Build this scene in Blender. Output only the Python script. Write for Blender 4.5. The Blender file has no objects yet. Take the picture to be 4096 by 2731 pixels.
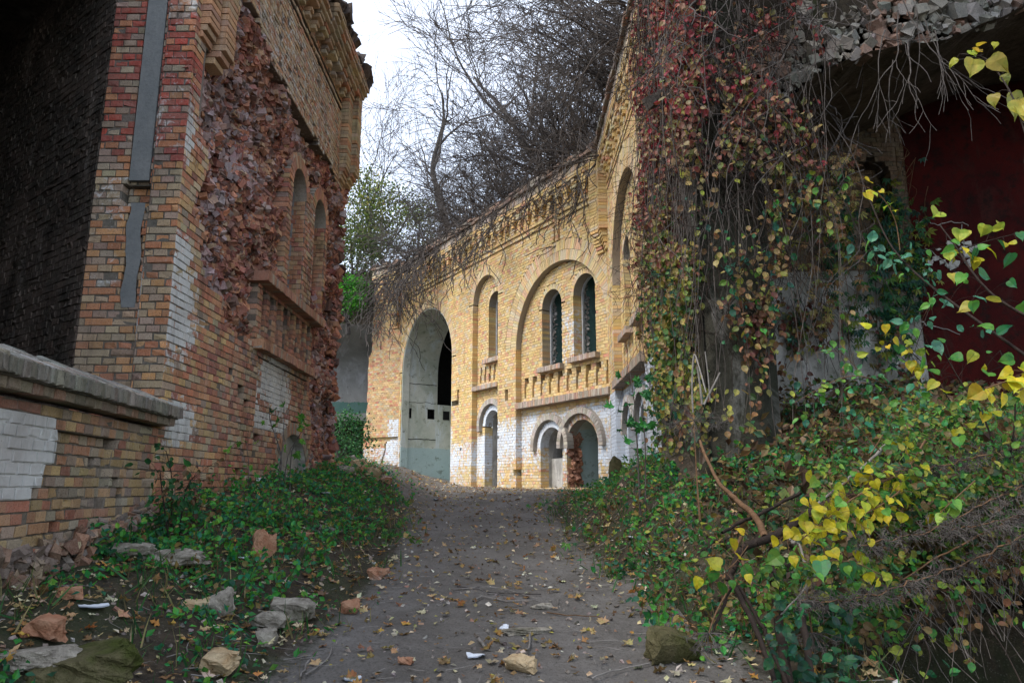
import bpy, math, random
import numpy as np
from math import radians, sin, cos, pi
from mathutils import Vector, Matrix, Euler

SC = bpy.context.scene
COL = SC.collection
RNG = np.random.default_rng(7)
random.seed(7)

# ------------------------------------------------------------------ camera, world, sun, exposure
FPX, TILT = 730.0, radians(11.3)
cam = bpy.data.cameras.new('camera')
cam.sensor_width = 36.0
cam.lens = FPX / 1024 * 36.0
cam.clip_start = 0.05
cam.clip_end = 1000
camo = bpy.data.objects.new('camera', cam)
COL.objects.link(camo)
camo.location = (0, 0, 0)
camo.rotation_euler = (pi / 2 + TILT, 0, 0)
SC.camera = camo

SUN_EL, SUN_AZ = radians(50), radians(238)      # azimuth clockwise from +Y: light comes from behind the camera
world = bpy.data.worlds.new('World')
SC.world = world
world.use_nodes = True
wn, wl = world.node_tree.nodes, world.node_tree.links
wn.clear()
wo = wn.new('ShaderNodeOutputWorld')
sky = wn.new('ShaderNodeTexSky')
sky.sky_type = 'NISHITA'
sky.sun_disc = False
sky.sun_elevation = SUN_EL
sky.sun_rotation = SUN_AZ
bg1 = wn.new('ShaderNodeBackground')
bg1.inputs[1].default_value = 0.09
wl.new(sky.outputs[0], bg1.inputs[0])
# closed cloud cover: pale grey, a touch uneven
tc = wn.new('ShaderNodeTexCoord')
nz = wn.new('ShaderNodeTexNoise')
nz.inputs['Scale'].default_value = 2.2
nz.inputs['Detail'].default_value = 4
wl.new(tc.outputs['Generated'], nz.inputs['Vector'])
rp = wn.new('ShaderNodeValToRGB')
rp.color_ramp.elements[0].position = 0.3
rp.color_ramp.elements[0].color = (0.80, 0.82, 0.86, 1)
rp.color_ramp.elements[1].position = 0.75
rp.color_ramp.elements[1].color = (0.93, 0.92, 0.93, 1)
wl.new(nz.outputs[0], rp.inputs[0])
bg2 = wn.new('ShaderNodeBackground')
bg2.inputs[1].default_value = 0.43
wl.new(rp.outputs[0], bg2.inputs[0])
ad = wn.new('ShaderNodeAddShader')
wl.new(bg1.outputs[0], ad.inputs[0])
wl.new(bg2.outputs[0], ad.inputs[1])
wl.new(ad.outputs[0], wo.inputs[0])

sl = bpy.data.lights.new('sun', 'SUN')
sl.energy = 1.5
sl.angle = radians(24)
sl.color = (1.0, 0.95, 0.87)
so = bpy.data.objects.new('sun', sl)
COL.objects.link(so)
sd = Vector((sin(SUN_AZ) * cos(SUN_EL), cos(SUN_AZ) * cos(SUN_EL), sin(SUN_EL)))
so.rotation_euler = sd.to_track_quat('Z', 'Y').to_euler()

SC.view_settings.view_transform = 'Standard'
SC.view_settings.look = 'None'
SC.view_settings.exposure = 1.36
SC.view_settings.gamma = 1.0
SC.view_settings.use_curve_mapping = False
SC.cycles.max_bounces = 5
SC.cycles.diffuse_bounces = 3
SC.cycles.transparent_max_bounces = 8

# ------------------------------------------------------------------ helpers
def ray(x, y):
    """pixel of the 1024 wide picture -> (X/Y, Z/Y) slopes seen from the eye"""
    u, v = x - 512, 341 - y
    Y = FPX * cos(TILT) - v * sin(TILT)
    Z = FPX * sin(TILT) + v * cos(TILT)
    return u / Y, Z / Y

def at(x, y, Y):
    r, z = ray(x, y)
    return np.array((r * Y, Y, z * Y))

def vn2(x, y, seed=0):
    x = np.asarray(x, float); y = np.asarray(y, float)
    xi = np.floor(x).astype(np.int64); yi = np.floor(y).astype(np.int64)
    fx = x - xi; fy = y - yi
    fx = fx * fx * (3 - 2 * fx); fy = fy * fy * (3 - 2 * fy)
    def h(a, b):
        n = (a * 374761393 + b * 668265263 + seed * 1442695041) & 0xffffffff
        n = ((n ^ (n >> 13)) * 1274126177) & 0xffffffff
        return ((n ^ (n >> 16)) & 0xffff) / 65535.0
    return (h(xi, yi) * (1 - fx) + h(xi + 1, yi) * fx) * (1 - fy) + (h(xi, yi + 1) * (1 - fx) + h(xi + 1, yi + 1) * fx) * fy

def fbm(x, y, seed=0, octv=4):
    a, s, t = 0.0, 1.0, 0.0
    for o in range(octv):
        a = a + s * vn2(np.asarray(x) * 2 ** o, np.asarray(y) * 2 ** o, seed + o)
        t += s; s *= 0.5
    return a / t

def sst(a, b, x):
    t = np.clip((np.asarray(x, float) - a) / (b - a), 0, 1)
    return t * t * (3 - 2 * t)

def interp(x, xs, ys):
    return np.interp(x, xs, ys)

def mesh_of(name, verts, faces, col=None, smooth=False):
    """faces: list of int arrays (M,k)"""
    me = bpy.data.meshes.new(name)
    verts = np.asarray(verts, np.float32)
    me.vertices.add(len(verts))
    me.vertices.foreach_set('co', verts.ravel())
    faces = [np.asarray(f, np.int32) for f in faces if len(f)]
    nl = sum(f.size for f in faces)
    npoly = sum(len(f) for f in faces)
    me.loops.add(nl)
    me.polygons.add(npoly)
    me.loops.foreach_set('vertex_index', np.concatenate([f.ravel() for f in faces]))
    tot = np.concatenate([np.full(len(f), f.shape[1], np.int32) for f in faces])
    st = np.concatenate([[0], np.cumsum(tot)[:-1]]).astype(np.int32)
    me.polygons.foreach_set('loop_start', st)
    me.polygons.foreach_set('loop_total', tot)
    me.polygons.foreach_set('use_smooth', np.full(npoly, bool(smooth)))
    me.update(calc_edges=True)
    if col is not None:
        at_ = me.color_attributes.new('Col', 'FLOAT_COLOR', 'POINT')
        c = np.asarray(col, np.float32)
        if c.shape[1] == 3:
            c = np.concatenate([c, np.zeros((len(c), 1), np.float32)], 1)
        at_.data.foreach_set('color', c.ravel())
    return me

def link(name, me, mat=None, parent=None, loc=(0, 0, 0)):
    if mat is not None and len(me.materials) == 0:
        me.materials.append(mat)
    o = bpy.data.objects.new(name, me)
    o.location = loc
    if parent is not None:
        o.parent = parent
        # parts are given in world coordinates: take the thing's place off
        if me is not None and tuple(parent.location) != (0, 0, 0):
            pl = world_of(parent)
            o.location = Vector(loc) - pl
    COL.objects.link(o)
    return o

def world_of(o):
    p = Vector((0, 0, 0))
    while o is not None:
        p = p + o.location
        o = o.parent
    return p

def thing(name, label, cat, loc=(0, 0, 0), group=None):
    o = bpy.data.objects.new(name, None)
    o.empty_display_size = 0.2
    o.location = loc
    COL.objects.link(o)
    o['label'] = label; o['category'] = cat
    if group: o['group'] = group
    return o

def tag(o, label, cat, group=None, kind=None):
    o['label'] = label; o['category'] = cat
    if group: o['group'] = group
    if kind: o['kind'] = kind
    return o

def part(name, verts, faces, mat, parent, col=None, smooth=False, kind=None):
    o = link(name, mesh_of(name, verts, faces, col, smooth), mat, parent)
    if kind: o['kind'] = kind
    return o

# ------------------------------------------------------------------ materials
def new_mat(name):
    m = bpy.data.materials.new(name)
    m.use_nodes = True
    nt = m.node_tree
    nt.nodes.clear()
    out = nt.nodes.new('ShaderNodeOutputMaterial')
    return m, nt, out

def nd(nt, typ, **kw):
    n = nt.nodes.new(typ)
    for k, v in kw.items():
        if k.startswith('i_'):
            n.inputs[k[2:].replace('_', ' ')].default_value = v
        else:
            setattr(n, k, v)
    return n

def noise(nt, scale, detail=4, rough=0.55, vec=None, dist=0.0):
    n = nd(nt, 'ShaderNodeTexNoise')
    n.inputs['Scale'].default_value = scale
    n.inputs['Detail'].default_value = detail
    n.inputs['Roughness'].default_value = rough
    n.inputs['Distortion'].default_value = dist
    if vec is not None: nt.links.new(vec, n.inputs['Vector'])
    return n

def ramp(nt, src, stops):
    r = nd(nt, 'ShaderNodeValToRGB')
    e = r.color_ramp.elements
    while len(e) < len(stops): e.new(0.5)
    for i, (p, c) in enumerate(stops):
        e[i].position = p
        e[i].color = (c, c, c, 1) if not hasattr(c, '__len__') else (*c, 1)
    nt.links.new(src, r.inputs[0])
    return r

def mix(nt, fac, a, b, mode='MIX'):
    m = nd(nt, 'ShaderNodeMix', data_type='RGBA', blend_type=mode)
    for s, v in ((0, fac), (6, a), (7, b)):
        if isinstance(v, bpy.types.NodeSocket): nt.links.new(v, m.inputs[s])
        elif hasattr(v, '__len__'): m.inputs[s].default_value = (*v, 1) if len(v) == 3 else v
        else: m.inputs[s].default_value = v
    return m.outputs[2]

def mth(nt, op, a, b=None, clamp=False):
    m = nd(nt, 'ShaderNodeMath', operation=op)
    m.use_clamp = clamp
    for i, v in enumerate((a, b)):
        if v is None: continue
        if isinstance(v, bpy.types.NodeSocket): nt.links.new(v, m.inputs[i])
        else: m.inputs[i].default_value = v
    return m.outputs[0]

def bump(nt, h, strength=0.4, dist=0.02):
    b = nd(nt, 'ShaderNodeBump')
    b.inputs['Strength'].default_value = strength
    b.inputs['Distance'].default_value = dist
    nt.links.new(h, b.inputs['Height'])
    return b.outputs[0]

def finish(nt, out, colr, rough=0.85, normal=None, spec=0.3):
    p = nd(nt, 'ShaderNodeBsdfPrincipled')
    if isinstance(colr, bpy.types.NodeSocket): nt.links.new(colr, p.inputs['Base Color'])
    else: p.inputs['Base Color'].default_value = (*colr, 1)
    if isinstance(rough, bpy.types.NodeSocket): nt.links.new(rough, p.inputs['Roughness'])
    else: p.inputs['Roughness'].default_value = rough
    p.inputs['Specular IOR Level'].default_value = spec
    if normal is not None: nt.links.new(normal, p.inputs['Normal'])
    nt.links.new(p.outputs[0], out.inputs[0])
    return p

def masonry(name, paint=(0.5, 0.5, 0.5), grime=(0.035, 0.028, 0.024), grime_amt=0.55, pscale=3.0, moss=None, streak=0.6):
    """bricks, joints and broken cores: own colour per piece in Col, amount of paint in its alpha"""
    m, nt, out = new_mat(name)
    at_ = nd(nt, 'ShaderNodeAttribute', attribute_name='Col')
    g = nd(nt, 'ShaderNodeNewGeometry')
    pos = g.outputs['Position']
    n1 = noise(nt, 26, 5, 0.7, pos)
    n2 = noise(nt, 2.3, 5, 0.65, pos, 0.4)
    n3 = noise(nt, 110, 2, 0.6, pos)
    n4 = noise(nt, pscale * 3, 6, 0.75, pos, 0.6)
    c = mix(nt, ramp(nt, n1.outputs[0], [(0.3, 0.0), (0.75, 0.75)]).outputs[0], at_.outputs['Color'],
            mix(nt, 0.35, at_.outputs['Color'], (0.55, 0.47, 0.38)), 'MIX')
    c = mix(nt, ramp(nt, n3.outputs[0], [(0.52, 0.0), (0.72, 0.65)]).outputs[0], c, grime)
    # whitewash: a thick coat with flaked edges
    k = mth(nt, 'ADD', at_.outputs['Alpha'], mth(nt, 'MULTIPLY', mth(nt, 'SUBTRACT', n4.outputs[0], 0.5), 1.5))
    pf = ramp(nt, k, [(0.42, 0.0), (0.60, 1.0)]).outputs[0]
    pcol = mix(nt, ramp(nt, n1.outputs[0], [(0.35, 0.0), (0.8, 0.45)]).outputs[0], paint, tuple(0.72 * x for x in paint))
    c = mix(nt, pf, c, pcol)
    mp = nd(nt, 'ShaderNodeMapping'); mp.inputs['Scale'].default_value = (1, 1, 0.16); nt.links.new(pos, mp.inputs['Vector'])
    n6 = noise(nt, 3.6, 6, 0.72, mp.outputs[0], 0.5)
    n7 = noise(nt, 1.1, 4, 0.6, pos, 0.3)
    c = mix(nt, ramp(nt, n7.outputs[0], [(0.46, 0.0), (0.70, streak)]).outputs[0], c, mix(nt, 0.6, c, (0.30, 0.22, 0.18)))
    c = mix(nt, ramp(nt, n6.outputs[0], [(0.53, 0.0), (0.70, streak)]).outputs[0], c, grime)
    c = mix(nt, ramp(nt, mth(nt, 'SUBTRACT', 1.0, n6.outputs[0]), [(0.58, 0.0), (0.72, streak * 0.5)]).outputs[0], c, (0.55, 0.50, 0.45))
    gf = ramp(nt, n2.outputs[0], [(0.50, 0.0), (0.78, grime_amt)]).outputs[0]
    c = mix(nt, gf, c, grime)
    if moss:
        n5 = noise(nt, 4.0, 5, 0.7, pos)
        c = mix(nt, ramp(nt, n5.outputs[0], [(0.56, 0.0), (0.7, 0.7)]).outputs[0], c, moss)
    h = mth(nt, 'ADD', n1.outputs[0], mth(nt, 'MULTIPLY', n3.outputs[0], 0.5))
    finish(nt, out, c, 0.9, bump(nt, h, 0.6, 0.012), 0.2)
    return m

def plaster(name, c1, c2, c3, scale=1.6, bstr=0.5, stain=(0.02, 0.02, 0.018), stain_lo=0.55, band=None):
    m, nt, out = new_mat(name)
    g = nd(nt, 'ShaderNodeNewGeometry')
    pos = g.outputs['Position']
    mp = nd(nt, 'ShaderNodeMapping')
    mp.inputs['Scale'].default_value = (1, 1, 0.35)
    nt.links.new(pos, mp.inputs['Vector'])
    a = noise(nt, scale, 6, 0.65, pos, 0.5)
    b = noise(nt, scale * 2.3, 6, 0.7, mp.outputs[0], 0.8)
    d = noise(nt, 60, 4, 0.7, pos)
    e = noise(nt, scale * 5, 5, 0.7, pos)
    c = mix(nt, ramp(nt, a.outputs[0], [(0.38, 0.0), (0.62, 1.0)]).outputs[0], c1, c2)
    c = mix(nt, ramp(nt, b.outputs[0], [(0.52, 0.0), (0.64, 1.0)]).outputs[0], c, c3)
    if band:
        z0, z1, bc = band
        sx = nd(nt, 'ShaderNodeSeparateXYZ')
        nt.links.new(pos, sx.inputs[0])
        zz = mth(nt, 'ADD', sx.outputs[2], mth(nt, 'MULTIPLY', e.outputs[0], 0.25))
        f = mth(nt, 'MULTIPLY', mth(nt, 'GREATER_THAN', zz, z0), mth(nt, 'LESS_THAN', zz, z1))
        c = mix(nt, mth(nt, 'MULTIPLY', f, 0.8), c, bc)
    c = mix(nt, ramp(nt, e.outputs[0], [(stain_lo, 0.0), (stain_lo + 0.15, 0.8)]).outputs[0], c, stain)
    c = mix(nt, ramp(nt, d.outputs[0], [(0.55, 0.0), (0.75, 0.35)]).outputs[0], c, stain)
    h = mth(nt, 'ADD', mth(nt, 'MULTIPLY', e.outputs[0], 1.5), d.outputs[0])
    finish(nt, out, c, 0.92, bump(nt, h, bstr, 0.02), 0.15)
    return m

def leafmat(name, trans=0.45, rough=0.5, spec=0.35):
    m, nt, out = new_mat(name)
    at_ = nd(nt, 'ShaderNodeAttribute', attribute_name='Col')
    g = nd(nt, 'ShaderNodeNewGeometry')
    n1 = noise(nt, 60, 3, 0.6, g.outputs['Position'])
    n2 = noise(nt, 17, 3, 0.6, g.outputs['Position'])
    hsv = nd(nt, 'ShaderNodeHueSaturation'); hsv.inputs['Hue'].default_value = 0.56; hsv.inputs['Value'].default_value = 0.72
    nt.links.new(at_.outputs['Color'], hsv.inputs['Color'])
    c = mix(nt, ramp(nt, n2.outputs[0], [(0.45, 0.0), (0.62, 0.8)]).outputs[0], at_.outputs['Color'], hsv.outputs[0])
    c = mix(nt, ramp(nt, n1.outputs[0], [(0.35, 0.0), (0.75, 0.6)]).outputs[0], c,
            mix(nt, 0.55, c, (0.10, 0.05, 0.02)))
    p = nd(nt, 'ShaderNodeBsdfPrincipled')
    nt.links.new(c, p.inputs['Base Color'])
    p.inputs['Roughness'].default_value = rough
    p.inputs['Specular IOR Level'].default_value = spec
    t = nd(nt, 'ShaderNodeBsdfTranslucent')
    nt.links.new(c, t.inputs[0])
    mx = nd(nt, 'ShaderNodeMixShader')
    mx.inputs[0].default_value = trans
    nt.links.new(p.outputs[0], mx.inputs[1])
    nt.links.new(t.outputs[0], mx.inputs[2])
    nt.links.new(mx.outputs[0], out.inputs[0])
    return m

def rough_mat(name, c1, c2, scale=8, rough=0.9, bstr=0.6, c3=None, c3lo=0.55, usecol=False):
    m, nt, out = new_mat(name)
    g = nd(nt, 'ShaderNodeNewGeometry')
    pos = g.outputs['Position']
    a = noise(nt, scale, 6, 0.7, pos, 0.3)
    b = noise(nt, scale * 6, 4, 0.7, pos)
    d = noise(nt, scale * 0.35, 4, 0.6, pos)
    c = mix(nt, ramp(nt, a.outputs[0], [(0.35, 0.0), (0.65, 1.0)]).outputs[0], c1, c2)
    if usecol:
        at_ = nd(nt, 'ShaderNodeAttribute', attribute_name='Col')
        c = mix(nt, 0.55, at_.outputs['Color'], c)
    if c3:
        c = mix(nt, ramp(nt, d.outputs[0], [(c3lo, 0.0), (c3lo + 0.12, 0.85)]).outputs[0], c, c3)
    c = mix(nt, ramp(nt, b.outputs[0], [(0.5, 0.0), (0.8, 0.5)]).outputs[0], c, tuple(0.4 * x for x in c1))
    finish(nt, out, c, rough, bump(nt, mth(nt, 'ADD', a.outputs[0], b.outputs[0]), bstr, 0.03), 0.15)
    return m

M = {}
M['red_masonry'] = masonry('red_masonry', (0.62, 0.62, 0.60), grime_amt=0.28)
M['yellow_masonry'] = masonry('yellow_masonry', streak=0.28, paint= (0.66, 0.71, 0.77), grime=(0.20, 0.14, 0.08), grime_amt=0.22)
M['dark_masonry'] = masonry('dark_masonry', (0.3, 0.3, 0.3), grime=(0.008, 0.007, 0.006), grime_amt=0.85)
M['coping'] = masonry('coping_masonry', (0.3, 0.3, 0.3), grime=(0.045, 0.045, 0.035), grime_amt=0.5)
M['rubble'] = masonry('rubble_core', (0.55, 0.5, 0.52), grime=(0.025, 0.012, 0.01), grime_amt=0.8)
M['vault_face'] = masonry('vault_face', (0.5, 0.5, 0.5), grime=(0.03, 0.03, 0.025), grime_amt=0.6)
M['passage_plaster'] = plaster('passage_plaster', (0.62, 0.61, 0.53), (0.42, 0.44, 0.36), (0.60, 0.64, 0.64), 0.9, 0.5, (0.10, 0.11, 0.06), 0.56, band=(0.1, 1.5, (0.38, 0.50, 0.50)))
M['green_plaster'] = plaster('green_plaster', (0.13, 0.24, 0.225), (0.10, 0.17, 0.16), (0.18, 0.29, 0.28), 1.5, 0.3, (0.02, 0.03, 0.03), 0.6)
M['grey_plaster'] = plaster('grey_plaster', (0.42, 0.41, 0.38), (0.30, 0.29, 0.27), (0.52, 0.50, 0.47), 2.5, 0.5, (0.08, 0.06, 0.05), 0.6)
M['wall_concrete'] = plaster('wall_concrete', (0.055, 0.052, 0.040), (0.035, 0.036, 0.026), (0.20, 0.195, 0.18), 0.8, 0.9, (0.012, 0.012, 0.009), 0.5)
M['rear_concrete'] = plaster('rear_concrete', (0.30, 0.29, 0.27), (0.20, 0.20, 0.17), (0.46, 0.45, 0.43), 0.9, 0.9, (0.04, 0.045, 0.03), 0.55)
M['far_concrete'] = plaster('far_concrete', (0.22, 0.22, 0.21), (0.15, 0.15, 0.14), (0.26, 0.26, 0.26), 0.8, 0.4, (0.06, 0.05, 0.05), 0.58, band=(2.95, 3.4, (0.04, 0.12, 0.10)))
M['red_plaster'] = plaster('red_plaster', (0.055, 0.005, 0.004), (0.030, 0.003, 0.003), (0.04, 0.010, 0.008), 1.4, 0.4, (0.010, 0.006, 0.005), 0.50)
M['chase'] = rough_mat('chase_mortar', (0.17, 0.18, 0.18), (0.22, 0.225, 0.22), 5, 0.85, 0.25, (0.24, 0.2, 0.15), 0.62)
M['frame_white'] = rough_mat('limewash', (0.55, 0.57, 0.60), (0.4, 0.41, 0.42), 12, 0.85, 0.4)
M['black_void'] = rough_mat('painted_dark', (0.012, 0.012, 0.012), (0.02, 0.02, 0.018), 4, 0.95, 0.3)  # near-black colour stands in for the darkness inside openings and cracks
M['bark'] = rough_mat('bark', (0.045, 0.040, 0.037), (0.085, 0.078, 0.072), 14, 0.9, 0.5)
M['twig'] = rough_mat('twig', (0.060, 0.052, 0.050), (0.12, 0.105, 0.095), 10, 0.9, 0.2)
M['pale_twig'] = rough_mat('pale_twig', (0.16, 0.145, 0.13), (0.26, 0.24, 0.22), 10, 0.85, 0.2)
M['vine'] = rough_mat('vine_bark', (0.05, 0.042, 0.038), (0.13, 0.115, 0.105), 10, 0.9, 0.2)
M['brown_stem'] = rough_mat('brown_stem', (0.10, 0.055, 0.03), (0.17, 0.10, 0.055), 18, 0.8, 0.3)
M['dark_stem'] = rough_mat('dark_stem', (0.02, 0.015, 0.013), (0.04, 0.028, 0.022), 18, 0.85, 0.4)
M['leaf'] = leafmat('leaf')
M['dry_leaf'] = leafmat('dry_leaf', 0.15, 0.75, 0.15)
M['trash'] = rough_mat('paper', (0.75, 0.8, 0.85), (0.55, 0.6, 0.68), 30, 0.5, 0.2)
M['earth'] = rough_mat('dark_earth', (0.028, 0.022, 0.016), (0.045, 0.036, 0.025), 3, 0.95, 0.8, (0.03, 0.045, 0.015), 0.55)
M['hill'] = rough_mat('hill_soil', (0.04, 0.033, 0.026), (0.065, 0.055, 0.043), 1.5, 0.95, 0.8, (0.04, 0.055, 0.02), 0.6)
M['stone_grey'] = rough_mat('grey_stone', (0.22, 0.195, 0.16), (0.46, 0.42, 0.35), 9, 0.9, 0.8, (0.06, 0.06, 0.03), 0.56)
M['stone_moss'] = rough_mat('mossy_stone', (0.075, 0.07, 0.03), (0.15, 0.13, 0.07), 6, 0.95, 0.9, (0.05, 0.065, 0.012), 0.45)
M['brick_bit'] = rough_mat('broken_brick', (0.34, 0.15, 0.085), (0.46, 0.27, 0.17), 9, 0.9, 0.7, (0.42, 0.38, 0.33), 0.58)
M['brick_yellow'] = rough_mat('broken_yellow_brick', (0.44, 0.30, 0.16), (0.55, 0.44, 0.28), 9, 0.9, 0.7, (0.18, 0.16, 0.13), 0.6)
M['charcoal'] = rough_mat('charcoal', (0.02, 0.02, 0.024), (0.09, 0.10, 0.13), 14, 0.8, 0.7)

# ground: trodden dark silt, browner and mossier towards the banks
def ground_mat():
    m, nt, out = new_mat('trodden_earth')
    at_ = nd(nt, 'ShaderNodeAttribute', attribute_name='Col')
    g = nd(nt, 'ShaderNodeNewGeometry')
    pos = g.outputs['Position']
    mp = nd(nt, 'ShaderNodeMapping')
    mp.inputs['Scale'].default_value = (1, 1, 1)
    nt.links.new(pos, mp.inputs['Vector'])
    a = noise(nt, 1.3, 6, 0.65, pos, 0.6)
    b = noise(nt, 9, 6, 0.75, pos, 0.4)
    c_ = noise(nt, 55, 4, 0.75, pos)
    v = nd(nt, 'ShaderNodeTexVoronoi')
    v.inputs['Scale'].default_value = 38
    nt.links.new(pos, v.inputs['Vector'])
    path = mix(nt, ramp(nt, a.outputs[0], [(0.35, 0.0), (0.68, 1.0)]).outputs[0], (0.112, 0.102, 0.090), (0.195, 0.182, 0.168))
    soil = mix(nt, ramp(nt, b.outputs[0], [(0.38, 0.0), (0.62, 1.0)]).outputs[0], (0.026, 0.021, 0.015), (0.075, 0.056, 0.036))
    moss = (0.028, 0.042, 0.014)
    soil = mix(nt, ramp(nt, a.outputs[0], [(0.45, 0.0), (0.6, 0.7)]).outputs[0], soil, moss)
    k = mth(nt, 'ADD', at_.outputs['Alpha'], mth(nt, 'MULTIPLY', mth(nt, 'SUBTRACT', b.outputs[0], 0.5), 0.9))
    f = ramp(nt, k, [(0.35, 0.0), (0.65, 1.0)]).outputs[0]
    c = mix(nt, f, soil, path)
    c = mix(nt, ramp(nt, c_.outputs[0], [(0.48, 0.0), (0.7, 0.6)]).outputs[0], c, (0.035, 0.03, 0.026))
    c = mix(nt, ramp(nt, v.outputs['Distance'], [(0.12, 0.4), (0.25, 0.0)]).outputs[0], c, (0.20, 0.18, 0.15))
    h = mth(nt, 'ADD', mth(nt, 'MULTIPLY', b.outputs[0], 1.2), mth(nt, 'MULTIPLY', c_.outputs[0], 0.6))
    finish(nt, out, c, 0.85, bump(nt, h, 0.8, 0.03), 0.25)
    return m
M['ground'] = ground_mat()

# ------------------------------------------------------------------ ground shape
def path_z(y):
    return interp(y, [-3, 2, 4.3, 7, 10, 13, 16, 22, 40], [-1.2, -1.12, -1.05, -0.84, -0.58, -0.33, -0.10, 0.04, 0.06])

def left_z(y):
    return interp(y, [-3, 3, 4.5, 5.6, 6.9, 8.4, 11, 14, 18, 22, 40], [-0.9, -0.7, -0.6, -0.50, -0.28, -0.05, 0.10, 0.40, 0.55, 0.35, 0.5])

def right_z(y):
    return interp(y, [-3, 2, 4, 5.5, 7, 8.5, 10, 12, 40], [-0.9, -0.7, -0.35, -0.12, 0.12, 0.35, 0.55, 0.3, 0.2])

def pit_mask(x, y):
    lx = 2.15 + 0.25 * (vn2(np.asarray(y) * 1.3, 0, 5) - 0.5)
    return sst(lx - 0.25, lx + 0.35, x) * (1 - sst(6.0, 6.6, y))

def gz(x, y, pit=False, micro=True):
    x = np.asarray(x, float); y = np.asarray(y, float)
    p = path_z(y)
    lw = sst(-1.5, -3.1, x) if False else 1 - sst(-3.1, -1.3, x)
    edge = interp(y, [0, 4, 7, 10, 16, 20], [1.4, 1.3, 0.9, 0.6, 1.2, 2.5])
    rt = np.clip((x - edge) / interp(y, [4, 7, 9], [2.4, 1.5, 1.5]), 0, 2.2)
    rw = np.where(rt < 1, rt * rt * (3 - 2 * rt), 1 + (rt - 1) * 0.35)
    z = p + (left_z(y) - p) * lw + (right_z(y) - p) * rw * (1 - sst(14, 18, y))
    z = z + 0.10 * (fbm(x * 0.8, y * 0.8, 3) - 0.5) * (0.5 + lw + rw)
    if micro:
        z = z + 0.075 * (fbm(x * 3, y * 3, 9, 4) - 0.5) + 0.02 * (fbm(x * 17, y * 17, 19, 3) - 0.5)
        z = z + 0.07 * (fbm(x * 3, y * 3, 29, 3) - 0.5) * (lw + np.clip(rw, 0, 1))
    # slope up under the far ruin, left of the yellow front
    far = sst(18, 30, y) * (1 - sst(-7.5, -5.2, x))
    z = z + far * 1.6
    if pit:
        z = z - pit_mask(x, y) * 2.1
    return z

def path_w(x, y):
    c = interp(y, [0, 5, 10, 16, 22, 30], [-0.1, 0.05, -0.35, -0.9, -1.5, -2])
    w = interp(y, [0, 5, 8, 12, 18, 26], [1.7, 1.5, 1.15, 1.3, 2.6, 3.0])
    return 1 - sst(0.55, 1.25, np.abs(x - c) / w)

def grid_mesh(name, xs, ys, zf, colf=None):
    X, Y = np.meshgrid(xs, ys)
    Z = zf(X, Y)
    V = np.stack([X, Y, Z], -1).reshape(-1, 3)
    nx, ny = len(xs), len(ys)
    i = np.arange(nx - 1)[None, :] + np.arange(ny - 1)[:, None] * nx
    F = np.stack([i, i + 1, i + 1 + nx, i + nx], -1).reshape(-1, 4)
    col = None
    if colf is not None:
        a = colf(X, Y).reshape(-1, 1)
        col = np.concatenate([np.tile((0.5, 0.5, 0.5), (len(a), 1)), a], 1)
    return mesh_of(name, V, [F], col, True)

def graded(a, b, c, fine, coarse):
    out = [a]
    while out[-1] < c:
        y = out[-1]
        out.append(y + (fine if y < b else fine + (coarse - fine) * min(1, (y - b) / 8)))
    return np.array(out)

xs = np.concatenate([np.arange(-14, -5, 0.3), np.arange(-5, 5, 0.045), np.arange(5, 14, 0.3)])
ys = graded(-3, 7, 34, 0.045, 0.16)
ys = np.concatenate([np.arange(-3, 2.5, 0.2), ys[ys >= 2.5]])
g = link('ground', grid_mesh('ground', xs, ys, lambda X, Y: gz(X, Y, True), path_w), M['ground'])
g['kind'] = 'structure'
V = np.array([(-300, -300, -3.2), (300, -300, -3.2), (300, 300, -3.2), (-300, 300, -3.2)])
g = link('terrain', mesh_of('terrain', V, [np.array([[0, 1, 2, 3]])]), M['hill'])
g['kind'] = 'structure'
# the bank reaches over the hollow at the right: crust and deep pit added to make the hollow dark
def bank():
    xs = np.arange(1.25, 12, 0.07); n = 26
    lip = 4.5 + 0.5 * (fbm(xs * 2.2, 3, 4) - 0.5) - 0.10 * (xs - 1.9) + 0.5 * (1 - sst(1.3, 2.2, xs))
    T = []; 
    for k in range(n):
        t = k / (n - 1)
        y = lip + (6.75 - lip) * t
        T.append(np.stack([xs, y, gz(xs, y) + 0.012 - 0.10 * sst(0.2, 0.0, t) * 0 - 0.16 * (1 - sst(0.0, 0.18, t)) * sst(1.3, 2.4, xs)], -1))
    T = np.array(T)
    B = T.copy(); thick = 0.10 + 0.12 * fbm(T[..., 0] * 3, T[..., 1] * 3, 41)
    B[..., 2] -= thick * (0.15 + 0.85 * sst(1.4, 2.3, T[..., 0]))
    B[0, :, 1] += 0.12
    V = np.concatenate([T.reshape(-1, 3), B.reshape(-1, 3)])
    nx = len(xs); N = n * nx
    i = (np.arange(nx - 1)[None, :] + np.arange(n - 1)[:, None] * nx).reshape(-1)
    F1 = np.stack([i, i + 1, i + 1 + nx, i + nx], -1)
    F2 = np.stack([i + N, i + nx + N, i + 1 + nx + N, i + 1 + N], -1)
    j = np.arange(nx - 1)
    F3 = np.stack([j + N, j + 1 + N, j + 1, j], -1)
    k = np.arange(n - 1) * nx
    F4 = np.stack([k, k + nx, k + nx + N, k + N], -1)
    col = np.tile((0.5, 0.5, 0.5, 0.0), (len(V), 1))
    o = link('added_bank_overhang', mesh_of('added_bank_overhang', V, [F1, F2, F3, F4], col, True), M['ground'])
    o['kind'] = 'structure'
bank()

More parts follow.
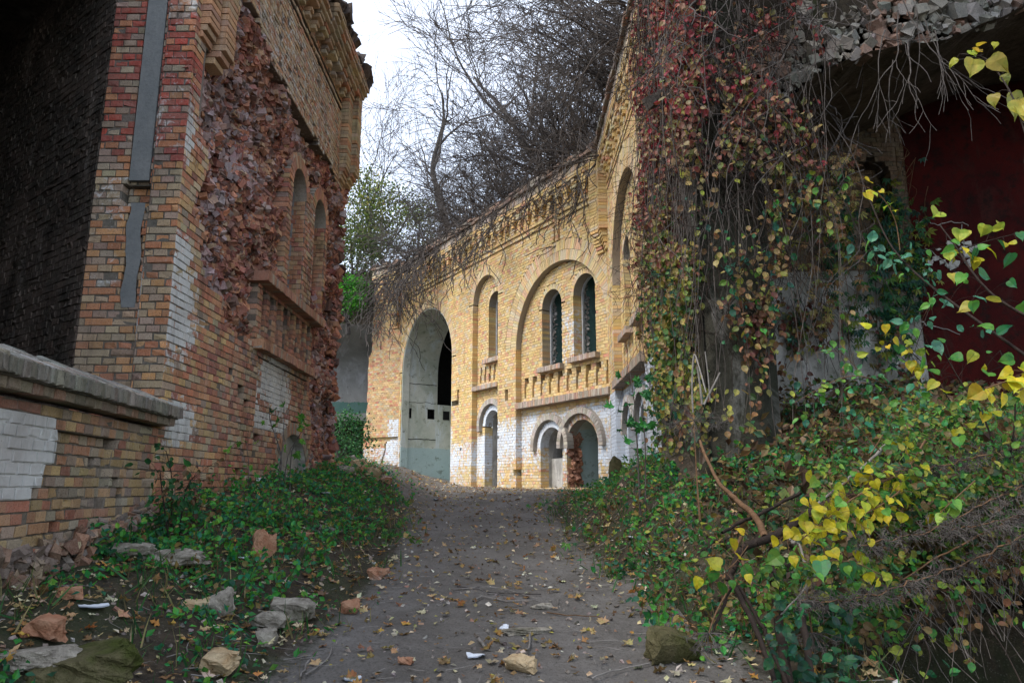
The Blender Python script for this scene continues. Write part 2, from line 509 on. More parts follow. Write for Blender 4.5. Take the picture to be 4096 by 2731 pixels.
# ------------------------------------------------------------------ masonry builder
class Bricks:
    """boxes with a chamfered face, collected as arrays"""
    def __init__(s): s.rows = []
    def add(s, O, U, V, N, lu, lv, dp, col, paint=0.0, b=0.006, jit=0.0, solo=True):
        s.rows.append((O, U, V, N, lu, lv, dp, col, paint, b, jit, solo))
    def expand(s, idx=None):
        R = s.rows if idx is None else [s.rows[i] for i in idx]
        n = len(R)
        O = np.array([r[0] for r in R]); U = np.array([r[1] for r in R]); V = np.array([r[2] for r in R]); N = np.array([r[3] for r in R])
        lu = np.array([r[4] for r in R]); lv = np.array([r[5] for r in R]); dp = np.array([r[6] for r in R])
        col = np.array([r[7] for r in R]); pa = np.array([r[8] for r in R]); b = np.array([r[9] for r in R]); jt = np.array([r[10] for r in R])
        sg = np.array([(-1, -1), (1, -1), (1, 1), (-1, 1)])
        P = np.zeros((n, 12, 3))
        for q in range(4):
            a, c = sg[q]
            P[:, q] = O + U * (a * (lu / 2 - b))[:, None] + V * (c * (lv / 2 - b))[:, None]
            P[:, 4 + q] = O + U * (a * lu / 2)[:, None] + V * (c * lv / 2)[:, None] - N * b[:, None]
            P[:, 8 + q] = O + U * (a * lu / 2)[:, None] + V * (c * lv / 2)[:, None] - N * dp[:, None]
        j = RNG.normal(0, 1, (n, 8, 3)) * jt[:, None, None]
        P[:, :8] += j
        F = [(0, 1, 2, 3)] + [(q, q + 4, (q + 1) % 4 + 4, (q + 1) % 4) for q in range(4)] + [(q + 4, q + 8, (q + 1) % 4 + 8, (q + 1) % 4 + 4) for q in range(4)]
        F = np.array(F)
        C = np.concatenate([col, pa[:, None]], 1)
        return P, F, C
    def build(s, parent, mat, nsolo=300, name='brick', stuff='brickwork'):
        P, F, C = s.expand()
        n = len(P)
        c = P[:, :4].mean(1)
        solo = np.array([r[11] for r in s.rows], bool)
        N = np.array([r[3] for r in s.rows])
        area = np.array([r[4] * r[5] for r in s.rows])
        d = np.linalg.norm(c, axis=1)
        yc = c[:, 1] * cos(TILT) + c[:, 2] * sin(TILT)
        px = 512 + FPX * c[:, 0] / yc
        py = 341 - FPX * (c[:, 2] * cos(TILT) - c[:, 1] * sin(TILT)) / yc
        face = np.clip((-c * N).sum(1) / d, 0, 1)
        sc = area * face / d ** 2
        sc[(px < 0) | (px > 1024) | (py < 0) | (py > 682) | (yc < 0.3) | ~solo] = 0
        sc = sc * (gz(c[:, 0], c[:, 1], False, False) < c[:, 2] + 0.02)
        order = np.argsort(-sc)[:nsolo]
        order = order[sc[order] > 0]
        pick = np.zeros(n, bool); pick[order] = True
        for i in order:
            o0 = c[i]
            me = mesh_of(name, P[i] - o0, [F], np.tile(C[i], (12, 1)))
            link(name, me, mat, parent, tuple(o0))
        R = np.nonzero(~pick)[0]
        if len(R):
            Vv = P[R].reshape(-1, 3)
            Ff = (F[None] + (np.arange(len(R)) * 12)[:, None, None]).reshape(-1, 4)
            part(stuff, Vv, [Ff], mat, parent, np.repeat(C[R], 12, 0), kind='stuff')
    def one(s, name, parent, mat):
        P, F, C = s.expand()
        n = len(P)
        return part(name, P.reshape(-1, 3), [(F[None] + (np.arange(n) * 12)[:, None, None]).reshape(-1, 4)], mat, parent, np.repeat(C, 12, 0))

class Frame:
    def __init__(s, C, u, nrm):
        s.C = np.array((C[0], C[1], 0.0)); s.u = np.array((u[0], u[1], 0.0)); s.u /= np.linalg.norm(s.u)
        s.n = np.array((nrm[0], nrm[1], 0.0)); s.n /= np.linalg.norm(s.n)
        s.z = np.array((0, 0, 1.0))
    def p(s, a, z, d=0.0):
        return s.C + s.u * a + s.z * z - s.n * d

CH = 0.077
def pal(cols, wts, var=0.12):
    i = RNG.choice(len(cols), p=np.array(wts) / sum(wts))
    c = np.array(cols[i]) * (1 + RNG.normal(0, var * (0.6 if cols[0][0] > 0.6 else 1))) * (1 + RNG.normal(0, 0.04, 3))
    return np.clip(c, 0.01, 0.9)

YEL = ([(0.66, 0.44, 0.16), (0.70, 0.51, 0.23), (0.66, 0.38, 0.18), (0.62, 0.50, 0.32), (0.60, 0.28, 0.16), (0.50, 0.42, 0.28)], [6, 6, 2.2, 2.0, 0.5, 0.4])
RED = ([(0.42, 0.16, 0.09), (0.47, 0.29, 0.15), (0.46, 0.20, 0.115), (0.29, 0.10, 0.075), (0.44, 0.34, 0.23), (0.26, 0.18, 0.15)], [3.2, 2.6, 3.0, 1.6, 1.8, 1.1])
DRED = ([(0.40, 0.05, 0.03), (0.46, 0.18, 0.08), (0.36, 0.27, 0.19), (0.30, 0.22, 0.17), (0.30, 0.055, 0.04)], [3, 2, 1.4, 1.2, 2.2])
CORE = ([(0.34, 0.115, 0.075), (0.26, 0.075, 0.06), (0.46, 0.19, 0.10), (0.36, 0.27, 0.27), (0.14, 0.06, 0.05), (0.42, 0.28, 0.2)], [3, 3, 2.4, 1.4, 1.3, 0.8])

def lay(B, fr, s0, s1, z0, z1, cls, depth, palette, paint=None, mortar=(0.30, 0.27, 0.22), missing=0.004, jit=0.0015,
        ds=0.0125, bdep=0.26, eros=0.06, stretch=0.35, g=0.0085, mdep=0.30, mback=0.011, seed=0):
    """brick courses over the classes that cls(s,z) gives; depth[class] = recess, None = nothing laid"""
    S = np.arange(s0, s1 + ds, ds)
    k0 = int(math.floor(z0 / CH)); k1 = int(math.ceil(z1 / CH))
    for k in range(k0, k1):
        zm = (k + 0.5) * CH
        if zm < z0 or zm > z1: continue
        c = cls(S, np.full(len(S), zm))
        cut = np.nonzero(np.diff(c))[0] + 1
        idx = np.concatenate([[0], cut, [len(S)]])
        for a, b in zip(idx[:-1], idx[1:]):
            cl = int(c[a])
            d = depth.get(cl)
            if d is None: continue
            sa, sb = S[a], S[min(b, len(S) - 1)]
            if sb - sa < 0.025: continue
            pm = 0 if paint is None else float(paint((sa + sb) / 2, zm))
            # joint bed, split so that paint may vary along it
            nseg = max(1, int((sb - sa) / 0.6))
            for q in range(nseg):
                qa = sa + (sb - sa) * q / nseg; qb = sa + (sb - sa) * (q + 1) / nseg
                pm = 0 if paint is None else float(paint((qa + qb) / 2, zm))
                if q == 0: qa += 0.010
                if q == nseg - 1: qb -= 0.010
                B.add(fr.p((qa + qb) / 2, zm, d + mback), fr.u, fr.z, fr.n, qb - qa, CH, mdep, mortar, pm * 0.72, 0.0005, 0, False)
            L = 0.276 if (k % 2 == 0 and stretch > 0 and RNG.random() < stretch) else 0.138
            off = (0.069 if k % 2 else 0.0) + (0.138 if k % 4 == 2 else 0)
            e = np.arange(math.floor((sa - off) / L) * L + off, sb + L, L)
            e = np.clip(e, sa, sb)
            for x0, x1 in zip(e[:-1], e[1:]):
                w = x1 - x0 - g
                if w < 0.012: continue
                if L > 0.2 and w > 0.2 and RNG.random() < 0.25:
                    pieces = [(x0, (x0 + x1) / 2), ((x0 + x1) / 2, x1)]
                else: pieces = [(x0, x1)]
                for y0, y1 in pieces:
                    w = y1 - y0 - g
                    if RNG.random() < missing: continue
                    sm = (y0 + y1) / 2
                    dj = float(np.clip(RNG.normal(0, 0.002), -0.004, 0.006))
                    er = RNG.random() < eros
                    if er: dj -= RNG.uniform(0.001, 0.006)
                    pa = 0 if paint is None else float(paint(sm, zm))
                    B.add(fr.p(sm, zm + RNG.normal(0, 0.0008), d - dj), fr.u, fr.z, fr.n, w, CH - g, bdep, pal(*palette),
                          pa, 0.009 if er else 0.0028, jit * (3.5 if er else 1))

def ring(B, fr, cs, cz, r, t, d, palette, paint=None, a0=0.0, a1=pi, mortar=(0.30, 0.27, 0.22), bdep=0.26, squash=1.0, jit=0.0015, g=0.0095):
    """radial bricks round an arch"""
    n = max(5, int((a1 - a0) * (r + t * 0.35) / CH))
    for i in range(n):
        a = a0 + (a1 - a0) * (i + 0.5) / n
        rad = np.array(fr.u * cos(a) + fr.z * sin(a)); tan = np.array(-fr.u * sin(a) + fr.z * cos(a))
        s, z = cs + (r + t / 2) * cos(a), cz + (r + t / 2) * sin(a)
        w = (a1 - a0) * (r + t / 2) / n
        pa = 0 if paint is None else float(paint(s, z))
        B.add(fr.p(s, z, d + RNG.normal(0, 0.002)), tan, rad, fr.n, w - g, t - g, bdep, pal(*palette), pa, 0.003, jit)
        B.add(fr.p(s, z, d + 0.009), tan, rad, fr.n, w * 1.03, t, bdep + 0.03, mortar, pa * 0.8, 0.0005, 0, False)

def strip(B, fr, s0, s1, z0, z1, d, dep, palette, w=0.077, g=0.008, paint=None, mortar=(0.28, 0.25, 0.21), jit=0.002):
    """a projecting row of bricks set on edge"""
    n = max(1, int(round((s1 - s0) / w))); w = (s1 - s0) / n
    for i in range(n):
        s = s0 + (i + 0.5) * w
        pa = 0 if paint is None else float(paint(s, (z0 + z1) / 2))
        B.add(fr.p(s, (z0 + z1) / 2, d + RNG.normal(0, 0.003)), fr.u, fr.z, fr.n, w - g, z1 - z0, dep, pal(*palette), pa, 0.006, jit)
    B.add(fr.p((s0 + s1) / 2, (z0 + z1) / 2, d + 0.008), fr.u, fr.z, fr.n, s1 - s0 - 0.01, z1 - z0 - 0.006, dep, mortar, 0, 0.0005, 0, False)

def inside(px, pz, poly):
    px = np.asarray(px, float); pz = np.asarray(pz, float)
    r = np.zeros(px.shape, bool)
    n = len(poly)
    for i in range(n):
        x1, y1 = poly[i]; x2, y2 = poly[(i + 1) % n]
        c = ((y1 > pz) != (y2 > pz)) & (px < (x2 - x1) * (pz - y1) / (y2 - y1 + 1e-12) + x1)
        r ^= c
    return r

def arch_in(s, z, cs, hw, spring, base, grow=0.0):
    hw = hw + grow
    return (((np.abs(s - cs) < hw) & (z >= base) & (z <= spring)) | ((z > spring) & ((s - cs) ** 2 + (z - spring) ** 2 < hw ** 2)))

def arch_outline(cs, hw, spring, base, n=14):
    P = [(cs - hw, base)]
    for i in range(n + 1):
        a = pi - pi * i / n
        P.append((cs + hw * cos(a), spring + hw * sin(a)))
    P.append((cs + hw, base))
    return P

def niche(fr, cs, hw, spring, base, d0, d1, grow, mat_side, mat_back, parent, name='niche', back_name='back_wall', frame=None, splay=0.0):
    """lining of an opening from depth d0 to d1, closed at the back; thick so that no light leaks in"""
    O1 = arch_outline(cs, hw + grow, spring, base - (0.0 if grow == 0 else 0.02))
    O2 = arch_outline(cs, hw + grow + splay, spring, base - (0.0 if grow == 0 else 0.02))
    n = len(O1)
    V = [fr.p(a, z, d0) for a, z in O1] + [fr.p(a, z, d1) for a, z in O2]
    F = [[i, (i + 1) % n, n + (i + 1) % n, n + i] for i in range(n)]
    w = part(name, V, [np.array(F)], mat_side, parent)
    Vb = [fr.p(a, z, d1) for a, z in O2]
    me = mesh_of(back_name, Vb, [np.array([list(range(n))])])
    link(back_name, me, mat_back, w, tuple(-Vector(world_of(w)) + Vector(world_of(w))))
    if frame:
        t, fd = frame
        Oa = arch_outline(cs, hw + 0.002, spring, base); Ob = arch_outline(cs, hw - t, spring, base)
        V = [fr.p(a, z, d0 - fd) for a, z in Oa] + [fr.p(a, z, d0 - fd) for a, z in Ob] + [fr.p(a, z, d0 + 0.02) for a, z in Ob] + [fr.p(a, z, d0 + 0.02) for a, z in Oa]
        F = []
        for r_ in range(3):
            F += [[r_ * n + i, r_ * n + i + 1, (r_ + 1) * n + i + 1, (r_ + 1) * n + i] for i in range(n - 1)]
        part('frame', V, [np.array(F)], M['frame_white'], w)
    return w

def box_v(P0, P1):
    x0, y0, z0 = P0; x1, y1, z1 = P1
    V = [(x0, y0, z0), (x1, y0, z0), (x1, y1, z0), (x0, y1, z0), (x0, y0, z1), (x1, y0, z1), (x1, y1, z1), (x0, y1, z1)]
    F = [(0, 3, 2, 1), (4, 5, 6, 7), (0, 1, 5, 4), (1, 2, 6, 5), (2, 3, 7, 6), (3, 0, 4, 7)]
    return V, F

def fbox(fr, s0, s1, z0, z1, d0, d1):
    V = [fr.p(a, z, d) for d in (d0, d1) for a, z in ((s0, z0), (s1, z0), (s1, z1), (s0, z1))]
    F = np.array([(0, 1, 2, 3), (7, 6, 5, 4), (0, 4, 5, 1), (1, 5, 6, 2), (2, 6, 7, 3), (3, 7, 4, 0)])
    return V, F

def chunks(cent, size, col, flat=0.7, spread=0.28, lay_=None):
    """irregular broken lumps"""
    n = len(cent)
    base = np.array([(-1, -1, -1), (1, -1, -1), (1, 1, -1), (-1, 1, -1), (-1, -1, 1), (1, -1, 1), (1, 1, 1), (-1, 1, 1)]) * 0.5
    P = base[None] * np.array((1.25, 0.8, flat))[None, None] * np.asarray(size)[:, None, None]
    P = P + RNG.normal(0, spread * 0.5, P.shape) * np.asarray(size)[:, None, None]
    A = RNG.normal(0, 1, (n, 4))
    if lay_ is not None:
        A = A * lay_; A[:, 0] = 1.0
        P = P[:, :, [1, 0, 2]]
    A /= np.linalg.norm(A, axis=1)[:, None]
    w, x, y, z = A.T
    R = np.stack([1 - 2 * (y * y + z * z), 2 * (x * y - z * w), 2 * (x * z + y * w), 2 * (x * y + z * w), 1 - 2 * (x * x + z * z), 2 * (y * z - x * w),
                  2 * (x * z - y * w), 2 * (y * z + x * w), 1 - 2 * (x * x + y * y)], -1).reshape(n, 3, 3)
    P = np.einsum('nij,nkj->nki', R, P) + np.asarray(cent)[:, None]
    F = np.array([(0, 3, 2, 1), (4, 5, 6, 7), (0, 1, 5, 4), (1, 2, 6, 5), (2, 3, 7, 6), (3, 0, 4, 7)])
    Ff = (F[None] + (np.arange(n) * 8)[:, None, None]).reshape(-1, 4)
    C = np.repeat(np.asarray(col), 8, 0)
    return P.reshape(-1, 3), Ff, C

# ------------------------------------------------------------------ the ruined brick building at the left
def onX(px, py, X):
    r, z = ray(px, py)
    Y = X / r
    return (Y, z * Y)
def c1(x, y): return (x * 0.15945, y * 0.15945)
def c3(x, y): return (x * 0.23917, 225 + y * 0.23917)

XL = -3.33
LB = thing('ruined_brick_building', 'tall ruined red brick building with torn rough wall face, broken cornice and dark passage', 'ruin', (XL, 6.9, -0.3))
fL = Frame((XL, 0), (0, 1), (1, 0))
rub_px = [c1(1205, 330), c1(1450, 300), c1(1500, 60), c1(1560, -80), c1(1640, 120), c1(1700, 340), c1(1850, 650), c1(1960, 830), c1(2060, 1000), c1(2150, 1200),
          c1(2300, 1300), (352, 320), (345, 420), (335, 500), (312, 500), (311, 440), (309, 372), (311, 366), (300, 362), (262, 337), c3(1090, 500), c3(1040, 480), c3(940, 420), c3(930, 300), c3(860, 200),
          c3(830, 100), c1(1310, 1500), c1(1240, 1400), c1(1215, 1300), c1(1255, 1180), c1(1310, 1040), c1(1290, 820), c1(1235, 560)]
rub = [onX(x, y, XL) for x, y in rub_px]
W1c, W2c, WHW, WSP, WB = 10.80, 12.05, 0.36, 4.55, 2.78

def end_y(z): return 13.55 + 0.5 * (fbm(np.asarray(z) * 1.1, np.asarray(z) * 0 + 2.2, 77) - 0.5) + 0.28 * (vn2(np.asarray(z) * 5, 0, 78) - 0.5) + 0.35 * sst(5.6, 6.0, z)

def cls_L(s, z):
    c = np.zeros(len(s), int)
    zz = z[0]
    wob = 0.09 * (vn2(s * 4, z * 4, 31) - 0.5) + 0.12 * (vn2(s * 1.3, z * 1.3, 32) - 0.5)
    c[inside(s + wob, z + wob, rub)] = 1
    nearw = (arch_in(s, z, W1c, WHW + 0.23, WSP, WB, 0) | arch_in(s, z, W2c, WHW + 0.14, WSP, WB + 0.6, 0)) | ((s > W1c) & (s < W2c) & (z > WB) & (z < WSP + 0.25))
    c[nearw] = 0
    if 1.86 < zz < 2.66: c[(s > 9.35) & (s < 12.05)] = 5
    if 1.98 < zz < 2.60:
        for k in range(8):
            sc = 9.62 + k * 0.31
            w = 0.055 if zz < 2.3 else 0.085
            c[(np.abs(s - sc - (0.03 if zz > 2.3 else 0)) < w)] = 6
    if 0.45 < zz < 1.72: c[(s > 9.45) & (s < 11.75) & (c == 0)] = 5
    hw = arch_in(s, z, W1c, WHW + 0.2, WSP, WSP, 0) | arch_in(s, z, W2c, WHW + 0.2, WSP, WSP, 0)
    c[hw & (z > WSP)] = 3
    c[arch_in(s, z, W1c, WHW, WSP, WB) | arch_in(s, z, W2c, WHW, WSP, WB)] = 2
    c[arch_in(s, z, 11.35, 0.82, -0.02, -1.5, 0.18) & (z > -0.02)] = 3
    c[arch_in(s, z, 11.35, 0.82, -0.02, -1.5)] = 2
    if 2.66 < zz < 2.80: c[(s > 9.28) & (s < 12.2)] = 6
    if 1.74 < zz < 1.88: c[(s > 9.28) & (s < 11.9)] = 6
    if 7.16 < zz < 7.23 or 7.31 < zz < 7.38: c[s > 8.0] = 7
    # holes left by lost bricks
    for hs, hz, w, h in ((8.9, 1.15, 0.1, 0.08), (9.12, 0.98, 0.08, 0.08), (9.7, 0.62, 0.12, 0.1), (9.0, 0.22, 0.1, 0.04), (8.55, 1.35, 0.05, 0.04), (12.1, 0.55, 0.07, 0.1), (7.6, 4.2, 0.1, 0.2)):
        c[(np.abs(s - hs) < w) & (np.abs(z - hz) < h)] = 6
    c[s > end_y(z)] = 4
    return c

pl1 = [onX(*c3(*p), XL) for p in [(665, 0), (720, 40), (795, 80), (790, 180), (810, 330), (805, 520), (745, 480), (745, 620), (720, 600), (700, 440), (650, 380), (640, 250)]]
pl2 = [onX(*c3(*p), XL) for p in [(700, 740), (760, 745), (810, 800), (800, 900), (700, 915)]]
pl3 = [onX(*c3(*p), XL) for p in [(640, 800), (668, 790), (660, 1000), (630, 990)]]
pl4 = [onX(*c1(*p), XL) for p in [(1175, 580), (1200, 580), (1215, 780), (1245, 860), (1215, 880), (1190, 1000), (1165, 1080), (1160, 1000), (1185, 900), (1150, 860), (1140, 780), (1180, 800)]]
pl5 = [onX(*c3(*p), XL) for p in [(1105, 540), (1200, 590), (1225, 750), (1180, 800), (1150, 740), (1110, 740)]]
_jx = np.array([0, .10, -.10, 0, 0, .2, -.2, .07, -.07]); _jz = np.array([0, 0, 0, .08, -.08, .05, -.05, .16, -.16])
def soft(s, z, p): return float(inside(s + _jx, z + _jz, p).mean())
_bb = [(min(q[0] for q in p) - .3, max(q[0] for q in p) + .3, min(q[1] for q in p) - .3, max(q[1] for q in p) + .3) for p in (pl1, pl2, pl3, pl4, pl5)]
def paint_L(s, z):
    a = 0.0
    for p, b in zip((pl1, pl2, pl3, pl4, pl5), _bb):
        if b[0] < s < b[1] and b[2] < z < b[3]:
            v = soft(s, z, p)
            if v > 0: return 0.24 + 0.72 * v
    if 7.9 < s < 12.6 and 5.2 < z < 7.0: a = 0.40
    if 9.5 < s < 11.0 and 0.8 < z < 1.7: a = 0.7
    if WB < z < 4.6 and W1c + WHW < s < W2c - WHW: a = 0.36
    if s < 7.6 and z > 2.3: a = max(a, 0.24)
    if z < 2.3: a = max(a, 0.16)
    if z < 0.12 and s > 9: a = max(a, 0.34)
    return a + 0.1 * (float(vn2(s * 1.5, z * 0.7, 50)) - 0.5)

class PalL:
    """brick colours of the left wall: yellower low by the corner, redder up and towards the break"""
    pass
BL = Bricks()
_pal = pal
cur = {'s': 0, 'z': 0}
lay(BL, fL, 6.9, 8.6, -0.9, 8.0, cls_L, {0: 0.0, 5: 0.04, 6: 0.17, 7: 0.06}, ([(0.46, 0.17, 0.09), (0.52, 0.32, 0.14), (0.50, 0.22, 0.11), (0.33, 0.11, 0.075), (0.48, 0.36, 0.23), (0.30, 0.22, 0.17)], [2.8, 3.0, 2.8, 1.5, 1.6, 0.8]), paint_L,
    mortar=(0.13, 0.115, 0.095), g=0.011, missing=0.004, jit=0.0012, eros=0.12)
lay(BL, fL, 8.6, 14.3, -0.6, 4.9, cls_L, {0: 0.0, 5: 0.04, 6: 0.17, 7: 0.06}, RED, paint_L, mortar=(0.09, 0.075, 0.06), g=0.012, missing=0.008, jit=0.0014, eros=0.15)
lay(BL, fL, 8.6, 14.3, 4.9, 8.15, cls_L, {0: 0.0, 5: 0.04, 6: 0.17, 7: 0.06}, ([(0.48, 0.30, 0.16), (0.50, 0.38, 0.24), (0.46, 0.22, 0.12), (0.36, 0.30, 0.22)], [3, 3, 2, 1.5]), paint_L, mortar=(0.07, 0.055, 0.045), g=0.013, missing=0.012, jit=0.002, eros=0.3)
for wc in (W1c, W2c):
    ring(BL, fL, wc, WSP, WHW, 0.2, -0.005, ([(0.44, 0.20, 0.10), (0.40, 0.15, 0.09), (0.46, 0.30, 0.18)], [3, 2, 1]), jit=0.002, bdep=0.35)
ring(BL, fL, 11.35, -0.02, 0.82, 0.18, 0.03, ([(0.30, 0.26, 0.21), (0.38, 0.18, 0.10)], [3, 1]), jit=0.003)
# window jambs: coursed bricks turning into the depth
for wc in (W1c, W2c):
    fj = Frame((XL - 0.02, wc + WHW), (-1, 0), (0, -1))
    lay(BL, fj, 0.0, 0.62, WB, WSP, lambda s, z: np.zeros(len(s), int), {0: 0.0}, ([(0.45, 0.19, 0.09), (0.50, 0.30, 0.15), (0.38, 0.13, 0.08)], [3, 3, 1]), None, mortar=(0.2, 0.17, 0.14), bdep=0.1, mdep=0.12, jit=0.0015, seed=2)
BL.build(LB, M['red_masonry'], 300)
# ledges
for (a, b, z0, z1, dd, nm) in ((9.25, 12.2, 2.67, 2.80, -0.13, 'window_sill'), (9.22, 11.75, 1.76, 1.88, -0.12, 'ledge')):
    B = Bricks()
    strip(B, fL, a, b, z0, z1, dd, 0.30, ([(0.42, 0.21, 0.12), (0.40, 0.17, 0.10), (0.36, 0.27, 0.2)], [3, 2, 1]), 0.085, jit=0.004)
    B.one(nm, LB, M['red_masonry'])
# windows: deep brick embrasures, dark inside
for wc in (W1c, W2c):
    niche(fL, wc, WHW, WSP, WB, 0.2, 0.66, 0.0, M['dark_masonry'], M['grey_plaster'] if wc == W1c else M['black_void'], LB, 'window')
nb = niche(fL, 11.35, 0.82, -0.02, -1.2, 0.04, 0.16, 0.0, M['grey_plaster'], M['grey_plaster'], LB, 'blocked_arch', 'infill')
# torn core: rough sheet with lumps of brick standing out of it
def core_depth(s, z):
    d = 0.02 + 0.50 * fbm(s * 1.9, z * 2.2, 61, 3) ** 1.6 + 0.26 * (fbm(s * 5, z * 7, 62, 3) - 0.5)
    return d
S, Zc = np.meshgrid(np.arange(6.95, 13.9, 0.05), np.arange(-0.7, 7.4, 0.05))
flat = cls_L
cl = np.array([cls_L(S[i], Zc[i]) for i in range(S.shape[0])])
D = core_depth(S, Zc) + 0.05
X = XL - D
V = np.stack([X, np.minimum(S, end_y(Zc) - 0.03), Zc], -1).reshape(-1, 3)
nx, ny = S.shape[1], S.shape[0]
i = (np.arange(nx - 1)[None, :] + np.arange(ny - 1)[:, None] * nx)
F = np.stack([i, i + 1, i + 1 + nx, i + nx], -1)
keep = (cl[:-1, :-1] == 1) | (cl[1:, 1:] == 1) | (cl[:-1, 1:] == 1) | (cl[1:, :-1] == 1) | (cl[:-1, :-1] == 4)
F = F[keep]
cc = np.array([(0.15, 0.07, 0.055)]) * (0.6 + 0.8 * fbm(S * 3, Zc * 3, 63).reshape(-1, 1))
part('wall_core', V, [F], M['rubble'], LB, np.concatenate([cc, np.zeros((len(cc), 1))], 1), kind='stuff')
n = 56000
sr = RNG.uniform(6.95, 13.95, n); zr = RNG.uniform(-0.6, 7.4, n)
ok = np.zeros(n, bool)
for q in range(n):
    ok[q] = cls_L(sr[q:q + 1], zr[q:q + 1])[0] == 1
sr, zr = sr[ok], zr[ok]
dep = core_depth(sr, zr) + RNG.uniform(-0.06, 0.05, len(sr))
cen = np.stack([XL - dep, sr, zr], -1)
cols = np.array([pal(*CORE, 0.22) for _ in range(len(sr))])
lil = fbm(sr * 0.9, zr * 0.9, 66)
cols = np.where((lil > 0.54)[:, None] & (RNG.random((len(sr), 1)) < 0.55), cols * 0.4 + np.array((0.24, 0.20, 0.215)), cols)
P, F, C = chunks(cen, RNG.uniform(0.03, 0.105, len(sr)) * (0.7 + 0.5 * fbm(sr * 2, zr * 2, 67)), np.concatenate([cols, RNG.uniform(0, 0.3, (len(sr), 1))], 1), 0.8, 0.22, 0.42)
part('broken_brickwork', P, [F], M['rubble'], LB, C, kind='stuff')
q = (RNG.random(len(sr)) < 0.16) & (fbm(sr * 2.5, zr * 2.5, 68) > 0.47)
s2 = sr[q]; z2 = (np.floor(zr[q] / CH) + 0.5) * CH; c2 = np.stack([XL - core_depth(s2, z2) + RNG.uniform(-0.02, 0.05, len(s2)), s2, z2], -1)
k2 = np.array([pal([(0.42, 0.17, 0.10), (0.46, 0.27, 0.15), (0.34, 0.11, 0.08)], [3, 2, 2], 0.15) for _ in s2])
P, F, C = chunks(c2, RNG.uniform(0.085, 0.11, len(s2)), np.concatenate([k2, np.full((len(s2), 1), 0.1)], 1), 0.62, 0.12, 0.10)
part('broken_courses', P, [F], M['red_masonry'], LB, C, kind='stuff')
# broken end: lumps round the edge of the standing wall, and the section itself
n = 2600
zr = RNG.uniform(-0.4, 6.0, n); xr = XL - RNG.uniform(0.0, 1.1, n)
cen = np.stack([xr, end_y(zr) + RNG.normal(0, 0.05, n), zr], -1)
cols = np.array([pal(*CORE, 0.22) for _ in range(n)])
P, F, C = chunks(cen, RNG.uniform(0.06, 0.17, n), np.concatenate([cols, np.zeros((n, 1))], 1), 0.6, 0.3, 0.4)
part('broken_end', P, [F], M['rubble'], LB, C, kind='stuff')
# body of the wall behind the faces
V, F = box_v((-4.21, 6.97, -1.2), (-3.98, 13.35, 8.0))
part('wall_body', V, [np.array(F)], M['dark_masonry'], LB, np.tile((0.2, 0.15, 0.12, 0), (8, 1)))
# cornice with stepped corbels
B = Bricks()
pc = ([(0.50, 0.38, 0.24), (0.46, 0.30, 0.18), (0.50, 0.20, 0.10), (0.40, 0.34, 0.26)], [4, 2, 1.5, 1.5])
for k in range(17):
    s = 7.75 + k * 0.345
    for (z, w, pr) in ((7.46, 0.12, 0.09), (7.54, 0.12, 0.12), (7.62, 0.25, 0.17), (7.70, 0.25, 0.19)):
        if RNG.random() < 0.05: continue
        B.add(fL.p(s, z, -pr), fL.u, fL.z, fL.n, w, 0.068, pr + 0.1, pal(*pc), 0.1, 0.006, 0.003)
for z, pr in ((7.78, 0.24), (7.86, 0.28), (7.94, 0.33), (8.03, 0.36), (8.12, 0.36)):
    for s in np.arange(7.5, 13.8, 0.27):
        if z > 7.9 and fbm(s * 1.1, z * 2, 71) > 0.56: continue
        B.add(fL.p(s, z, -pr + RNG.normal(0, 0.01)), fL.u, fL.z, fL.n, 0.255, 0.07, pr + 0.15, pal(*pc), 0.0, 0.007, 0.004)
B.build(LB, M['red_masonry'], 0, stuff='cornice')
# two hanging corbelled piers, and the pair at the far end
B = Bricks()
for (s0, zb, pr0) in ((7.12, 4.75, 0.10), (7.42, 4.62, 0.16)):
    z = zb; k = 0
    while z < 8.0:
        pr = pr0 * min(1, 0.3 + k * 0.4)
        B.add(fL.p(s0, z, -pr), fL.u, fL.z, fL.n, 0.25, 0.068, pr + 0.1, pal([(0.48, 0.24, 0.11), (0.46, 0.30, 0.16), (0.38, 0.2, 0.12)], [3, 2, 1]), 0, 0.006, 0.002)
        z += CH; k += 1
for (s0, zb, pr0) in ((13.30, 5.85, 0.14), (13.66, 5.9, 0.24)):
    z = zb; k = 0
    while z < 8.1:
        pr = pr0 * min(1, 0.35 + k * 0.2)
        B.add(fL.p(s0, z, -pr), fL.u, fL.z, fL.n, 0.33, 0.068, pr + 0.25, pal([(0.50, 0.38, 0.22), (0.50, 0.24, 0.11), (0.46, 0.32, 0.18)], [4, 2, 1]), 0, 0.006, 0.003)
        z += CH; k += 1
B.build(LB, M['red_masonry'], 0, stuff='hanging_pilasters')
# torn roof edge, dark with moss and soil
n = 260
sr = RNG.uniform(8.0, 14.0, n)
cen = np.stack([XL + 0.33 - RNG.uniform(0, 0.6, n), sr, 8.22 + 0.16 * fbm(sr * 1.5, sr * 0, 81) + RNG.uniform(-0.08, 0.08, n)], -1)
P, F, C = chunks(cen, RNG.uniform(0.12, 0.3, n), np.tile((0.05, 0.04, 0.04, 0), (n, 1)), 0.7)
part('roof_edge', P, [F], M['rubble'], LB, C, kind='stuff')

